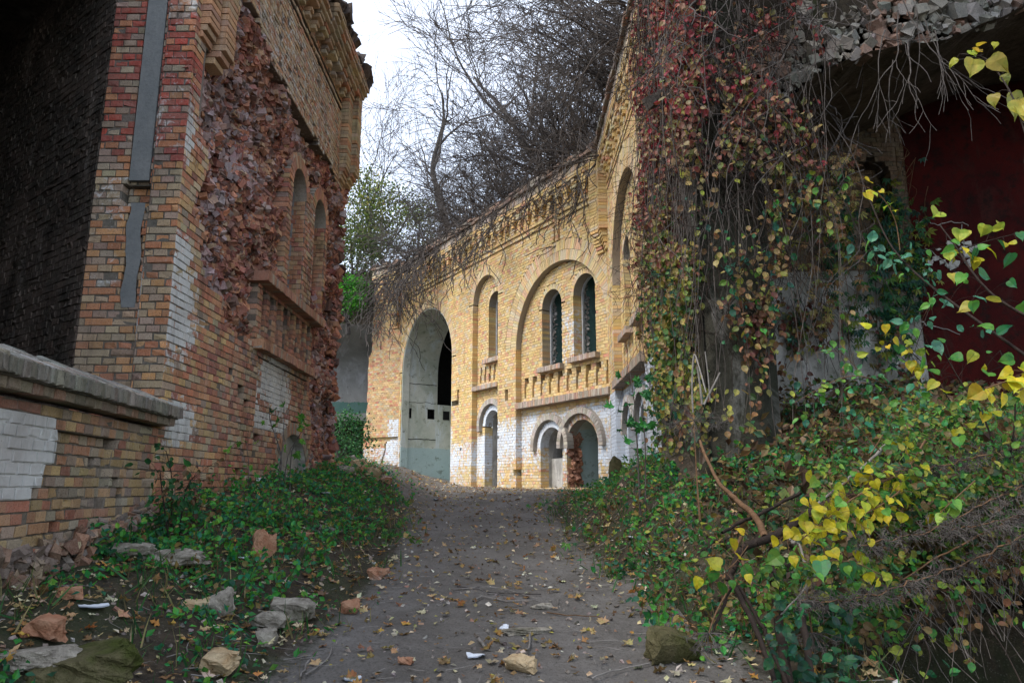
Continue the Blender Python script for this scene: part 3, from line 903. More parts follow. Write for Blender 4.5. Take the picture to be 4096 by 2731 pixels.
# front end of the building: brick pier facing the path with a grey mortar chase
fP = Frame((XL, 6.9), (-1, 0), (0, -1))
def cls_P(s, z):
    c = np.zeros(len(s), int)
    zz = z[0]
    if zz > 3.04: c[(s > 0.335) & (s < 0.545)] = 1
    if 2.78 < zz < 3.04: c[(s > 0.30) & (s < 0.60)] = 2
    if 1.75 < zz < 2.78:
        m = 0.33 + 0.05 * float(vn2(zz * 4, 0, 8)); c[(s > m) & (s < m + 0.15)] = 1
    c[(s < 0.30) & (c == 0)] = 3
    return c
BP = Bricks()
def paint_P(s, z):
    a = 0.12 + 0.25 * (float(vn2(s * 5, z * 2.2, 90)) - 0.5)
    if 0.55 < s < 0.9 and 1.9 < z < 3.1: a += 0.28
    if s < 0.32 and z > 3.2: a += 0.22
    return a
lay(BP, fP, 0.0, 0.885, -0.4, 3.2, cls_P, {0: 0.02, 1: 0.06, 2: 0.14, 3: -0.012}, ([(0.46, 0.18, 0.08), (0.42, 0.31, 0.19), (0.35, 0.27, 0.19), (0.32, 0.22, 0.16), (0.54, 0.27, 0.11)], [1.8, 2.4, 2.0, 1.2, 2.0]), paint_P,
    mortar=(0.10, 0.095, 0.08), g=0.012, missing=0.01, jit=0.0014, eros=0.25)
lay(BP, fP, 0.0, 0.885, 3.2, 7.5, cls_P, {0: 0.02, 1: 0.06, 2: 0.14, 3: -0.012}, DRED, paint_P, mortar=(0.10, 0.09, 0.08), g=0.012, missing=0.01, jit=0.0014, eros=0.22)
BP.build(LB, M['red_masonry'], 300)
V, F = fbox(fP, 0.34, 0.54, 3.04, 8.0, 0.012, 0.08)
part('mortar_chase', V, [F], M['chase'], LB)
zs = np.linspace(1.72, 2.8, 16)
V = []
for z in zs:
    m = 0.33 + 0.05 * float(vn2(z * 4, 0, 8)); w = 0.13 + 0.05 * (float(vn2(z * 7, 3, 18)) - 0.3)
    V += [fP.p(m, z, 0.012), fP.p(m + w, z, 0.012)]
V = np.array(V); nn = len(zs)
part('mortar_patch', V, [np.array([[2 * q, 2 * q + 1, 2 * q + 3, 2 * q + 2] for q in range(nn - 1)])], M['chase'], LB)

# dark passage left of the pier: splayed brick wall going back, vault over it
fS = Frame((-4.215, 6.92), (-0.80, 0.60), (-0.60, -0.80))
BS = Bricks()
lay(BS, fS, 0.02, 5.0, -0.8, 6.6, lambda s, z: np.zeros(len(s), int), {0: 0.0}, ([(0.030, 0.016, 0.012), (0.020, 0.017, 0.014), (0.016, 0.010, 0.008)], [1, 1, 1]), None, mortar=(0.008, 0.007, 0.006), missing=0.03, jit=0.003, eros=0.2, ds=0.03)  # near-black bricks: shade of the passage put into their colour
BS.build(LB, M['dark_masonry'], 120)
def slab(name, P0, P1, mat, parent):
    V, F = box_v(P0, P1)
    return part(name, V, [np.array(F)], mat, parent, np.tile((0.02, 0.017, 0.014, 0), (8, 1)))
slab('passage_vault', (-10.5, -1.5, 5.9), (-4.3, 12, 6.3), M['dark_masonry'], LB)  # roof run forward out of view to shade the passage
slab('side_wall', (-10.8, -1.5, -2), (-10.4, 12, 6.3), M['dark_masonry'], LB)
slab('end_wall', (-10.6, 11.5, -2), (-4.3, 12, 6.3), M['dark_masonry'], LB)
slab('unseen_shade_wall', (-10.8, -1.9, -2), (-3.6, -1.5, 6.3), M['dark_masonry'], LB)  # unseen wall added to close the front and darken the passage

# ------------------------------------------------------------------ low wall with sloping coping
LW = thing('coping_wall', 'low brick wall with sloping grey brick coping and flaking white paint, joined to the ruin corner', 'wall', (-3.1, 4.9, -0.6))
fW = Frame((-3.30, 6.85), (0.104, -0.9946), (0.9946, 0.104))
def onW(px, py):
    r, z = ray(px, py)
    # C + s u : X = r Y
    C, u = fW.C, fW.u
    s = (r * C[1] - C[0]) / (u[0] - r * u[1])
    return (s, z * (C[1] + s * u[1]))
white = [onW(*c3(*p)) for p in [(-400, 660), (0, 745), (250, 835), (240, 900), (230, 985), (190, 1010), (183, 1060), (178, 1095), (137, 1100), (133, 1145), (0, 1140), (-400, 1120)]]
outer = [onW(*c3(*p)) for p in [(-400, 1118), (0, 1138), (133, 1143), (130, 1210), (120, 1260), (60, 1290), (0, 1330), (-400, 1500)]]
inner = [onW(*c3(*p)) for p in [(245, 855), (425, 890), (490, 905), (470, 960), (460, 1060), (440, 1160), (430, 1230), (300, 1330), (100, 1330), (130, 1210), (133, 1145), (137, 1100), (178, 1095), (190, 1010), (230, 985)]]
def cls_W(s, z):
    c = np.zeros(len(s), int)
    c[inside(s, z, inner)] = 1
    c[inside(s, z, white)] = 2
    zz = z[0]
    for hp in (c3(485, 1065), c3(500, 1135), c3(265, 1250), c3(420, 1000), c3(480, 910)):
        hs, hz = onW(*hp)
        c[(np.abs(s - hs) < 0.055) & (np.abs(z - hz) < 0.045)] = 3
    return c
def paint_W(s, z):
    if inside(np.array([s]), np.array([z]), white)[0]: return 1.0
    return 0.10 + 0.2 * (float(vn2(s * 4, z * 3, 95)) - 0.5)
BW = Bricks()
lay(BW, fW, 0.0, 5.6, -1.1, 0.56, cls_W, {0: 0.0, 1: 0.065, 2: -0.005, 3: 0.2}, ([(0.44, 0.30, 0.14), (0.40, 0.20, 0.11), (0.36, 0.30, 0.22), (0.34, 0.13, 0.08), (0.25, 0.19, 0.15)], [3, 2, 1.6, 1.2, 1]), paint_W,
    mortar=(0.12, 0.105, 0.085), g=0.012, missing=0.006, jit=0.0016, eros=0.25)
BW.build(LW, M['red_masonry'], 300)
B = Bricks()
gp = ([(0.25, 0.245, 0.22), (0.30, 0.29, 0.265), (0.20, 0.20, 0.18), (0.30, 0.25, 0.2)], [3, 3, 2, 1])
up = np.array(fW.z) * 0.23 - np.array(fW.n) * 0.62; L_up = np.linalg.norm(up); upv = up / L_up
nrm = np.cross(fW.u, upv); nrm = nrm if nrm[2] > 0 else -nrm
for i in range(int(5.7 / CH)):
    s = -0.12 + (i + 0.5) * CH
    # three bricks laid flat on the slope, skewed as in a fan
    for r_, (a, b) in enumerate(((0.0, 0.26), (0.26, 0.48), (0.48, L_up))):
        o = fW.p(s + 0.02 * r_, 0.745, -0.17) + upv * (a + b) / 2
        B.add(o + nrm * RNG.normal(0, 0.006), fW.u, upv, nrm, CH - 0.012, (b - a) - 0.012, 0.10, pal(*gp), 0.0, 0.010, 0.004, r_ < 1)
    B.add(fW.p(s, 0.69, -0.17 + RNG.normal(0, 0.004)), fW.u, fW.z, fW.n, CH - 0.010, 0.10, 0.12, pal([(0.17, 0.165, 0.135), (0.13, 0.125, 0.1)], [1, 1]), 0, 0.008, 0.004)
B.add(fW.p(2.7, 0.68, -0.13), fW.u, fW.z, fW.n, 5.6, 0.10, 0.5, (0.06, 0.06, 0.05), 0, 0.001, 0, False)
B.add(fW.p(2.7, 0.735, -0.155) + upv * L_up / 2 - nrm * 0.0, fW.u, upv, nrm, 5.6, L_up - 0.02, 0.08, (0.07, 0.07, 0.055), 0, 0.001, 0, False)
for i in range(int(5.6 / 0.138)):
    s = -0.06 + (i + 0.5) * 0.138
    B.add(fW.p(s, 0.60, -0.11 + RNG.normal(0, 0.005)), fW.u, fW.z, fW.n, 0.128, 0.07, 0.2, pal([(0.20, 0.16, 0.11), (0.26, 0.14, 0.09)], [2, 1]), 0, 0.006, 0.003)
B.build(LW, M['coping'], 180, name='coping_brick', stuff='coping_bed')
# crumbled footing
n = 800
sr = RNG.uniform(0.2, 4.6, n)
zb = gz(fW.C[0] + fW.u[0] * sr, fW.C[1] + fW.u[1] * sr)
cen = np.array([fW.p(a, zz + RNG.uniform(-0.05, 0.20) , RNG.uniform(-0.12, 0.03)) for a, zz in zip(sr, zb)])
cols = np.array([pal([(0.36, 0.19, 0.12), (0.40, 0.30, 0.2), (0.25, 0.2, 0.17)], [2, 1, 2], 0.2) for _ in range(n)])
P, F, C = chunks(cen, RNG.uniform(0.03, 0.10, n), np.concatenate([cols * 0.7, np.zeros((n, 1))], 1), 0.55, 0.3, 0.5)
part('crumbled_footing', P, [F], M['rubble'], LW, C, kind='stuff')
slab('wall_body', (-3.72, 1.3, -1.3), (-3.38, 6.8, 0.5), M['dark_masonry'], LW)

# ------------------------------------------------------------------ the yellow brick front
uA = np.array((-0.53, 0.848)); uA /= np.linalg.norm(uA)
nA = np.array((-uA[1], uA[0])) ; nA = nA if nA[1] < 0 else -nA
CA = np.array((2.17, 16.08))
fA = Frame(CA, uA, nA)
YB = thing('yellow_brick_fort', 'long yellow brick fort front with arched windows, tall arch and whitewashed lower wall', 'fort', (CA[0], CA[1], 0))
BIG = (9.59, 1.93, 4.04, -0.3)
NP = (5.575, 0.725, 5.42, -0.3)
NW = (5.27, 0.375, 5.24, 3.66)
ND = (5.40, 0.42, 1.73, 0.02)
PP = (1.96, 1.93, 3.66, -0.3)
W1 = (2.44, 0.43, 4.58, 3.02); W2 = (1.07, 0.43, 4.66, 3.08)
D1 = (2.52, 0.48, 0.99, 0.02); D2 = (1.27, 0.60, 0.97, 0.02)

def slotted(c, s, z, s0, s1, z0, z1, n, code, shift):
    """row of upright stepped slots under the windows"""
    if not (z0 < z < z1): return
    for k in range(n):
        a = s1 - (k + 0.5) * (s1 - s0) / n
        w = 0.045
        if z > z1 - 0.16: c[(s > a - w - 0.09 * shift) & (s < a + w)] = code
        elif z > (z0 + z1) / 2: c[(np.abs(s - a) < w)] = code
        else: c[(np.abs(s - a - 0.03) < w)] = code

def cls_A(s, z):
    c = np.zeros(len(s), int)
    zz = z[0]
    # recessed blind arches
    for P_, t in ((NP, 0.27), (PP, 0.54)):
        c[arch_in(s, z, P_[0], P_[1] + t, P_[2], P_[2]) & (z > P_[2])] = 3
        c[arch_in(s, z, *P_)] = 1
    for P_ in (NW, W1, W2):
        c[arch_in(s, z, P_[0], P_[1] + 0.14, P_[2], P_[2]) & (z > P_[2]) & (c == 1)] = 3
        c[arch_in(s, z, *P_)] = 2
    for P_ in (ND, D1, D2):
        c[arch_in(s, z, P_[0], P_[1] + 0.15, P_[2], P_[2]) & (z > P_[2])] = 3
        c[arch_in(s, z, *P_)] = 2
    c[arch_in(s, z, BIG[0], BIG[1] + 0.27, BIG[2], BIG[2]) & (z > BIG[2])] = 3
    c[arch_in(s, z, *BIG)] = 2
    slotted(c, s, zz, 0.05, 3.85, 2.32, 2.88, 10, 4, 1)
    slotted(c, s, zz, 4.9, 6.2, 2.98, 3.48, 5, 4, 0)
    if 2.02 < zz < 2.20: c[(s > 0.0) & (s < 3.88)] = 1
    if 2.77 < zz < 2.90: c[(s > 4.86) & (s < 6.29)] = 1
    if 2.28 < zz < 2.62: c[(s > 4.28) & (s < 4.46)] = 4
    # twin grooves of the frame line
    for gz_ in (6.66, 6.82):
        if abs(zz - gz_) < 0.04: c[(s < 11.3) & ((s < 1.86) | (s > 2.02)) & (c != 2)] = 5
    if 5.60 < zz < 6.62: c[((np.abs(s - 1.84) < 0.03) | (np.abs(s - 2.04) < 0.03))] = 5
    # cracks and gaps in the arch pier
    cr = 3.72 + 0.04 * (vn2(s * 2, 0, 7) - 0.5)
    for hs, hz, w, h in ((7.55, 2.55, 0.28, 0.07), (7.2, 2.7, 0.05, 0.2), (4.86, 1.35, 0.10, 0.07), (7.0, 1.1, 0.06, 0.05), (3.95, 0.35, 0.05, 0.08), (3.0, 5.3, 0.03, 0.1), (0.5, 6.2, 0.06, 0.16)):
        c[(np.abs(s - hs) < w) & (np.abs(z - hz) < h)] = 4
    return c
def paint_A(s, z):
    a = 0.02
    nzv = 0.35 * (float(fbm(s * 1.2, z * 1.5, 101)) - 0.5)
    if 6.3 < s < 7.95: top = 1.95 if s > 7.5 else 1.45
    elif 3.9 < s < 4.85: top = 1.95
    elif s < 3.9: top = 2.0
    elif s > 11.5: top = 1.95 if s < 11.95 else 1.25
    else: top = 1.6
    a = 0.02 + 0.58 * (1 - float(sst(top - 0.25, top + 0.12, z)))
    if z < 0.6: a = 0.38 + 0.2 * z
    if W1[3] < z < 4.3 and 1.5 < s < 2.02: a = 0.42
    return a + nzv
BA = Bricks()
lay(BA, fA, 0.0, 11.70, -0.15, 7.62, cls_A, {0: 0.0, 1: 0.17, 4: 0.30, 5: 0.05}, (YEL[0], YEL[1]), paint_A, mortar=(0.40, 0.33, 0.22), missing=0.002, jit=0.0015, eros=0.05, ds=0.02)
YP = ([(0.68, 0.52, 0.28), (0.66, 0.42, 0.24), (0.62, 0.52, 0.34), (0.66, 0.47, 0.20)], [3, 2, 2, 3])
ring(BA, fA, PP[0], PP[2], PP[1], 0.27, 0.0, YP, paint_A, squash=1)
ring(BA, fA, PP[0], PP[2], PP[1] + 0.27, 0.27, 0.0, YP, paint_A)
ring(BA, fA, NP[0], NP[2], NP[1], 0.27, 0.0, YP, paint_A)
ring(BA, fA, BIG[0], BIG[2], BIG[1], 0.27, 0.0, YP, paint_A)
for P_ in (NW, W1, W2): ring(BA, fA, P_[0], P_[2], P_[1], 0.14, 0.165, YP, paint_A)
for P_ in (ND, D1): ring(BA, fA, P_[0], P_[2], P_[1], 0.15, 0.165, YP, lambda s, z: 0.75)
ring(BA, fA, D2[0], D2[2], D2[1], 0.15, 0.165, ([(0.50, 0.35, 0.2), (0.42, 0.2, 0.12), (0.55, 0.5, 0.42)], [2, 2, 1]), lambda s, z: 0.3, jit=0.004)
BA.build(YB, M['yellow_masonry'], 300)

def hood(fr, B, P_, r, t, pr, a0=0.0, a1=pi, d=0.17, palette=None):
    ring(B, fr, P_[0], P_[2], r, t, d - pr, palette or ([(0.36, 0.33, 0.29), (0.42, 0.38, 0.33)], [1, 1]), None, a0, a1, bdep=pr + 0.05, mortar=(0.32, 0.3, 0.27))
for P_, r, a0, a1 in ((ND, 0.60, -0.22, pi + 0.1), (D1, 0.66, -0.1, pi + 0.1), (D2, 0.74, -0.05, pi + 0.05)):
    B = Bricks(); hood(fA, B, P_, r, 0.15, 0.11, a0, a1)
    B.one('hood_mould', YB, M['yellow_masonry'])
SP = ([(0.36, 0.29, 0.24), (0.40, 0.33, 0.27), (0.42, 0.26, 0.18)], [2, 2, 1])
for (a, b, z0, z1, d, nm) in ((0.52, 1.63, 2.95, 3.08, 0.02, 'window_sill'), (1.92, 2.98, 2.88, 3.01, 0.02, 'window_sill'), (4.80, 5.80, 3.52, 3.65, 0.02, 'window_sill'),
                              (-0.02, 3.88, 2.03, 2.19, -0.06, 'ledge'), (4.86, 6.30, 2.77, 2.90, -0.03, 'ledge')):
    B = Bricks(); strip(B, fA, a, b, z0, z1, d, 0.30, SP, 0.08, jit=0.004)
    B.one(nm, YB, M['yellow_masonry'])
# windows: thin white reveal, rough jamb, green plastered room behind
for P_ in (W1, W2, NW):
    w = niche(fA, P_[0], P_[1], P_[2], P_[3], 0.43, 0.50, 0.0, M['frame_white'], M['green_plaster'], YB, 'window', frame=(0.035, 0.02))
    for ch in list(w.children):
        if ch.name.startswith('back_wall'): bpy.data.objects.remove(ch)
    # room lining
    O1 = [(P_[0] - P_[1] - 0.25, P_[3] - 0.1), (P_[0] - P_[1] - 0.25, P_[2] + P_[1] + 0.15), (P_[0] + P_[1] + 0.03, P_[2] + P_[1] + 0.15), (P_[0] + P_[1] + 0.03, P_[3] - 0.1)]
    V = [fA.p(a, z, 0.50) for a, z in O1] + [fA.p(a, z, 1.9) for a, z in O1]
    F = np.array([(0, 1, 5, 4), (1, 2, 6, 5), (2, 3, 7, 6), (3, 0, 4, 7), (4, 5, 6, 7)])
    part('room_lining', V, [F], M['green_plaster'], w)
    # ragged far jamb
    cen = np.array([fA.p(P_[0] + P_[1] - 0.0 + RNG.uniform(-0.01, 0.05), z, 0.50 + RNG.uniform(0, 0.13)) for z in np.arange(P_[3], P_[2] + 0.3, 0.02)])
    cl_ = np.tile((0.42, 0.41, 0.40, 0.2), (len(cen), 1)) * RNG.uniform(0.6, 1.3, (len(cen), 1))
    P, F, C = chunks(cen, RNG.uniform(0.03, 0.07, len(cen)), cl_, 0.8, 0.25, 0.2)
    part('rough_jamb', P, [F], M['rubble'], w, C, kind='stuff')
# doors below
for P_, lab in ((ND, 'n'), (D1, 'a'), (D2, 'b')):
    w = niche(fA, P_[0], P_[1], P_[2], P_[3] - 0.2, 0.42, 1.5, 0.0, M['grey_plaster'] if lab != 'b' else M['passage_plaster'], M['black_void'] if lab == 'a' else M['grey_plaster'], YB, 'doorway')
    if lab == 'a':
        V, F = fbox(fA, P_[0] - P_[1] + 0.01, P_[0] + P_[1] - 0.01, -0.1, 0.72, 0.50, 0.60)
        part('blocking_wall', V, [F], M['grey_plaster'], w)
    if lab == 'b':
        zz = np.arange(0.0, 1.35, 0.035)
        cen = np.array([fA.p(P_[0] + P_[1] + RNG.uniform(-0.10, 0.03), z, 0.22 + RNG.uniform(0, 0.3)) for z in np.repeat(zz, 3)])
        cl_ = np.array([pal([(0.40, 0.17, 0.09), (0.30, 0.12, 0.07)], [1, 1]) for _ in cen])
        P, F, C = chunks(cen, RNG.uniform(0.06, 0.12, len(cen)), np.concatenate([cl_, np.zeros((len(cen), 1))], 1), 0.8)
        part('broken_jamb', P, [F], M['rubble'], w, C, kind='stuff')
    if lab == 'n':
        V, F = fbox(fA, P_[0] + 0.02, P_[0] + P_[1] - 0.06, -0.1, 1.5, 0.55, 0.62)
        part('door_board', V, [F], M['chase'], w)
# great arch: plastered barrel passage; a square dark opening in its far side wall
w = thing('x', 'x', 'x'); bpy.data.objects.remove(w)
O = arch_outline(BIG[0], BIG[1] - 0.0, BIG[2], BIG[3], 22)
n = len(O)
DP, DQ = 1.42, 2.15
V = [fA.p(a, z, 0.25) for a, z in O] + [fA.p(a, z, DP) for a, z in O]
F = [[i, i + 1, n + i + 1, n + i] for i in range(0, n - 2)]          # vault and near wall; far side wall is built below with its openings
pas = part('archway', V, [np.array(F)], M['passage_plaster'], YB)
V, F = fbox(fA, BIG[0] - BIG[1], BIG[0] + BIG[1] + 0.3, -0.3, 2.96, DQ, DQ + 0.3)
part('back_wall', V, [F], M['passage_plaster'], pas)
V, F = fbox(fA, BIG[0] + BIG[1] + 0.0, BIG[0] + BIG[1] + 0.3, -0.3, 2.96, DP - 0.003, DQ + 0.3)
part('side_ledge', V, [F], M['passage_plaster'], pas)
V8 = [fA.p(a, z, d) for d in (DP, 4.2) for a, z in ((BIG[0] - 2.2, -0.3), (BIG[0] + 2.6, -0.3), (BIG[0] + 2.6, 6.4), (BIG[0] - 2.2, 6.4))]
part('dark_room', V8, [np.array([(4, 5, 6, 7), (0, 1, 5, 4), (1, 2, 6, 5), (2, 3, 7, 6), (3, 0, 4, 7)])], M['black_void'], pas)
# outline starts at the small s side; the far wall is at large s
def jamb(sx, holes, name):
    ds_ = sorted({0.25, DP} | {h[0] for h in holes} | {h[1] for h in holes}); zs_ = sorted({BIG[3], BIG[2]} | {h[2] for h in holes} | {h[3] for h in holes})
    Vj, Fj = [], []
    for a, b in zip(ds_[:-1], ds_[1:]):
        for c, d in zip(zs_[:-1], zs_[1:]):
            m = ((a + b) / 2, (c + d) / 2)
            if any(h[0] < m[0] < h[1] and h[2] < m[1] < h[3] for h in holes): continue
            k = len(Vj); Vj += [fA.p(sx, c, a), fA.p(sx, c, b), fA.p(sx, d, b), fA.p(sx, d, a)]; Fj.append([k, k + 1, k + 2, k + 3])
    part(name, Vj, [np.array(Fj)], M['passage_plaster'], pas)
    for h in holes:
        V8 = [fA.p(sx + q, z, d) for q in (0, 1.0 if h[1] - h[0] > 0.5 else 0.25) for d, z in ((h[0], h[2]), (h[1], h[2]), (h[1], h[3]), (h[0], h[3]))]
        F8 = np.array([(4, 5, 6, 7), (0, 1, 5, 4), (1, 2, 6, 5), (2, 3, 7, 6), (3, 0, 4, 7)])
        part('recess', V8, [F8], M['black_void'], pas)
sF = BIG[0] + BIG[1]
hs = []
for (pa, pb) in ((405.2, 411.5), (427.5, 434.5), (443.0, 448.5)):
    def dd(px):
        r, _ = ray(px, 410)
        C = fA.p(sF, 0, 0); t = fA.n
        # point C - d n with X = r Y
        return (C[0] - r * C[1]) / (t[0] - r * t[1])
    a, b = sorted((dd(pa), dd(pb)))
    hs.append((max(a, 0.32), b, 2.42, 2.78))
d0 = dd(436.5)
jamb(sF, [hs[0], (hs[1][0], min(hs[1][1], DP - 0.06), 2.42, 2.78)], 'side_wall')
V, F = fbox(fA, sF - 0.012, sF + 0.02, 2.42, 2.74, 1.66, 1.92)
part('black_socket_patch', V, [F], M['black_void'], pas)  # black block set on the wall, its colour imitating a dark hole
T_ = []
for zc, w_ in ((3.66, 0.012), (1.68, 0.014), (3.0, 0.008)):
    for q in range(12):
        a, b = 0.26 + q * (DP - 0.3) / 12, 0.26 + (q + 1) * (DP - 0.3) / 12; za, zb = zc + 0.05 * (float(vn2(q * 0.7, zc, 4)) - 0.5), zc + 0.05 * (float(vn2((q + 1) * 0.7, zc, 4)) - 0.5)
        k = len(T_); T_ += [fA.p(sF - 0.006, za - w_, a), fA.p(sF - 0.006, zb - w_, b), fA.p(sF - 0.006, zb + w_, b), fA.p(sF - 0.006, za + w_, a)]
part('crack', T_, [np.arange(len(T_)).reshape(-1, 4)], M['black_void'], pas)
# thin arched beam of white plaster edge round the arch
O1 = arch_outline(BIG[0], BIG[1] + 0.004, BIG[2], BIG[3], 22); O2 = arch_outline(BIG[0], BIG[1] - 0.03, BIG[2], BIG[3], 22)
V = [fA.p(a, z, 0.02) for a, z in O1] + [fA.p(a, z, 0.02) for a, z in O2] + [fA.p(a, z, 0.28) for a, z in O2]
F = [[i, i + 1, n + i + 1, n + i] for i in range(n - 1)] + [[n + i, n + i + 1, 2 * n + i + 1, 2 * n + i] for i in range(n - 1)]
part('arch_reveal', V, [np.array(F)], M['passage_plaster'], YB)

def cornice(fr, s0, s1, parent, mat, zoff=0.0, step=0.36, seed=0, top=True):
    B = Bricks(); n = int((s1 - s0) / step)
    for k in range(n):
        s = s0 + (k + 0.5) * step
        for (z, w, pr) in ((7.03, 0.13, 0.06), (7.11, 0.13, 0.10), (7.19, 0.13, 0.10), (7.27, 0.24, 0.13), (7.35, 0.24, 0.13), (7.43, 0.13, 0.15)):
            if RNG.random() < 0.03: continue
            B.add(fr.p(s, z + zoff, -pr), fr.u, fr.z, fr.n, w, 0.07, pr + 0.08, pal(*YEL), 0, 0.005, 0.002)
    for z, pr in ((7.51, 0.16), (7.585, 0.17)):
        for s in np.arange(s0 + 0.13, s1, 0.27):
            B.add(fr.p(s, z + zoff, -pr), fr.u, fr.z, fr.n, 0.262, 0.07, pr + 0.12, pal(*YEL), 0, 0.005, 0.002)
    for s in np.arange(s0 + 0.04, s1, 0.078):
        B.add(fr.p(s, 7.735 + zoff, -0.17 + RNG.normal(0, 0.004)), fr.u, fr.z, fr.n, 0.070, 0.2, 0.3, pal([(0.40, 0.33, 0.26), (0.44, 0.32, 0.22), (0.34, 0.3, 0.26)], [1, 1, 1]), 0, 0.005, 0.003)
    B.add(fr.p((s0 + s1) / 2, 7.60 + zoff, -0.11), fr.u, fr.z, fr.n, s1 - s0, 0.46, 0.3, (0.22, 0.17, 0.11), 0, 0.001, 0, False)
    for z, pr in ((7.88, 0.25), (8.02, 0.20)):
        for s in np.arange(s0 + 0.13, s1, 0.27):
            if z > 8 and RNG.random() < 0.25: continue
            B.add(fr.p(s, z + zoff, -pr + RNG.normal(0, 0.012)), fr.u, fr.z, fr.n, 0.265, 0.09, pr + 0.2, pal([(0.15, 0.10, 0.08), (0.22, 0.13, 0.10), (0.18, 0.16, 0.14)], [1, 1, 1]), 0, 0.008, 0.008)
    B.build(parent, mat, 0, stuff='cornice')
cornice(fA, 0.15, 11.6, YB, M['yellow_masonry'])

def hanging(fr, s, zb, zt, w, pr0, parent, name='hanging_pilaster'):
    B = Bricks(); z = zb; k = 0
    while z < zt:
        f = min(1.0, 0.25 + 0.12 * k)
        if k in (1, 3, 5): ww = w * 0.6
        else: ww = w * (0.7 if k < 6 else 1)
        B.add(fr.p(s, z, -pr0 * f), fr.u, fr.z, fr.n, ww, 0.068, pr0 * f + 0.1, pal(*YEL), 0, 0.005, 0.002)
        z += CH; k += 1
    B.one(name, parent, M['yellow_masonry'])
hanging(fA, 0.17, 5.35, 7.5, 0.36, 0.20, YB)

# wing facing the path (seen edge on, beyond the creeper)
fB = Frame((2.17, 16.08), (0, -1), (-1, 0))
WG = YB
PB = (2.55, 1.75, 4.3, -0.3)
WB1 = (1.75, 0.40, 4.66, 3.08); WB2 = (3.25, 0.40, 4.66, 3.08)
DB1 = (1.75, 0.45, 1.05, 0.02); DB2 = (3.2, 0.45, 1.05, 0.02)
def cls_B(s, z):
    c = np.zeros(len(s), int); zz = z[0]
    c[arch_in(s, z, PB[0], PB[1] + 0.54, PB[2], PB[2]) & (z > PB[2])] = 3
    c[arch_in(s, z, *PB)] = 1
    for P_ in (WB1, WB2):
        c[arch_in(s, z, P_[0], P_[1] + 0.14, P_[2], P_[2]) & (z > P_[2])] = 3
        c[arch_in(s, z, *P_)] = 2
    for P_ in (DB1, DB2):
        c[arch_in(s, z, P_[0], P_[1] + 0.15, P_[2], P_[2]) & (z > P_[2])] = 3
        c[arch_in(s, z, *P_)] = 2
    slotted(c, s, zz, 0.9, 4.25, 2.32, 2.88, 9, 4, 0)
    if 2.02 < zz < 2.20: c[(s > 0.8) & (s < 4.3)] = 1
    for gz_ in (6.66, 6.82):
        if abs(zz - gz_) < 0.04: c[s > 0.3] = 5
    return c
BB = Bricks()
lay(BB, fB, 0.0, 5.9, -0.15, 7.62, cls_B, {0: 0.0, 1: 0.17, 4: 0.30, 5: 0.05}, YEL, lambda s, z: 0.03 + 0.75 * (1 - float(sst(1.9, 2.15, z))), mortar=(0.40, 0.33, 0.22), missing=0.002, jit=0.0015, eros=0.05, ds=0.02)
for P_, t, d in ((PB, 0.27, 0.0), (WB1, 0.14, 0.165), (WB2, 0.14, 0.165), (DB1, 0.15, 0.165), (DB2, 0.15, 0.165)):
    ring(BB, fB, P_[0], P_[2], P_[1], t, d, YP, lambda s, z: (0.9 if z < 2.1 else 0.03))
ring(BB, fB, PB[0], PB[2], PB[1] + 0.27, 0.27, 0.0, YP)
BB.build(WG, M['yellow_masonry'], 150)
for P_ in (DB1, DB2):
    B = Bricks(); hood(fB, B, P_, 0.6, 0.14, 0.11, palette=([(0.55, 0.55, 0.53), (0.5, 0.42, 0.33)], [3, 1]))
    B.one('hood_mould', WG, M['yellow_masonry'])
for (a, b, z0, z1, d, nm) in ((0.8, 4.3, 2.03, 2.19, -0.07, 'ledge'), (1.2, 2.3, 2.94, 3.07, 0.02, 'window_sill'), (2.75, 3.75, 2.94, 3.07, 0.02, 'window_sill')):
    B = Bricks(); strip(B, fB, a, b, z0, z1, d, 0.30, SP, 0.08, jit=0.004)
    B.one(nm, WG, M['yellow_masonry'])
for P_ in (WB1, WB2, DB1, DB2):
    niche(fB, P_[0], P_[1], P_[2], P_[3] - (0.2 if P_[3] < 1 else 0), 0.43, 1.2, 0.0, M['frame_white'] if P_[3] > 1 else M['grey_plaster'], M['green_plaster'], WG, 'window' if P_[3] > 1 else 'doorway')
cornice(fB, 0.15, 5.9, WG, M['yellow_masonry'])
hanging(fB, 0.17, 5.35, 7.5, 0.36, 0.20, WG)

# end bay left of the great arch, turned towards the viewer
CE = fA.p(11.70, 0, 0)[:2]
fE = Frame(CE, (-0.82, 0.57), (-0.57, -0.82))
def end_s(z): return 1.62 + 0.10 * sst(4.6, 4.9, z) * 0 - 0.16 * sst(4.7, 5.0, z) + 0.12 * (1 - sst(2.2, 2.4, z)) + 0.05 * (vn2(np.asarray(z) * 3, 1, 6) - 0.5)
def cls_E(s, z):
    c = np.zeros(len(s), int); zz = z[0]
    c[s > end_s(z)] = 9
    for gz_ in (6.90, 7.05):
        if abs(zz - gz_) < 0.04: c[(c == 0)] = 5
    # the long crack
    cx = 0.55 + 0.45 * (1.62 - zz) / 1.6 + 0.10 * (float(vn2(zz * 6, 0, 3)) - 0.5)
    if 0.25 < zz < 1.60: c[np.abs(s - cx) < 0.035] = 4
    if abs(zz - 1.69) < 0.045: c[(s < 1.7)] = 4 if float(vn2(zz, 0, 1)) < 2 else 0
    c[s > end_s(z)] = 9
    return c
def paint_E(s, z):
    nzv = 0.35 * (float(fbm(s * 1.5, z * 1.5, 111)) - 0.5)
    if s < 0.55 and z < 2.35: return 0.62 + nzv
    if z < 1.35: return 0.50 + nzv
    return nzv * 0.5
BE = Bricks()
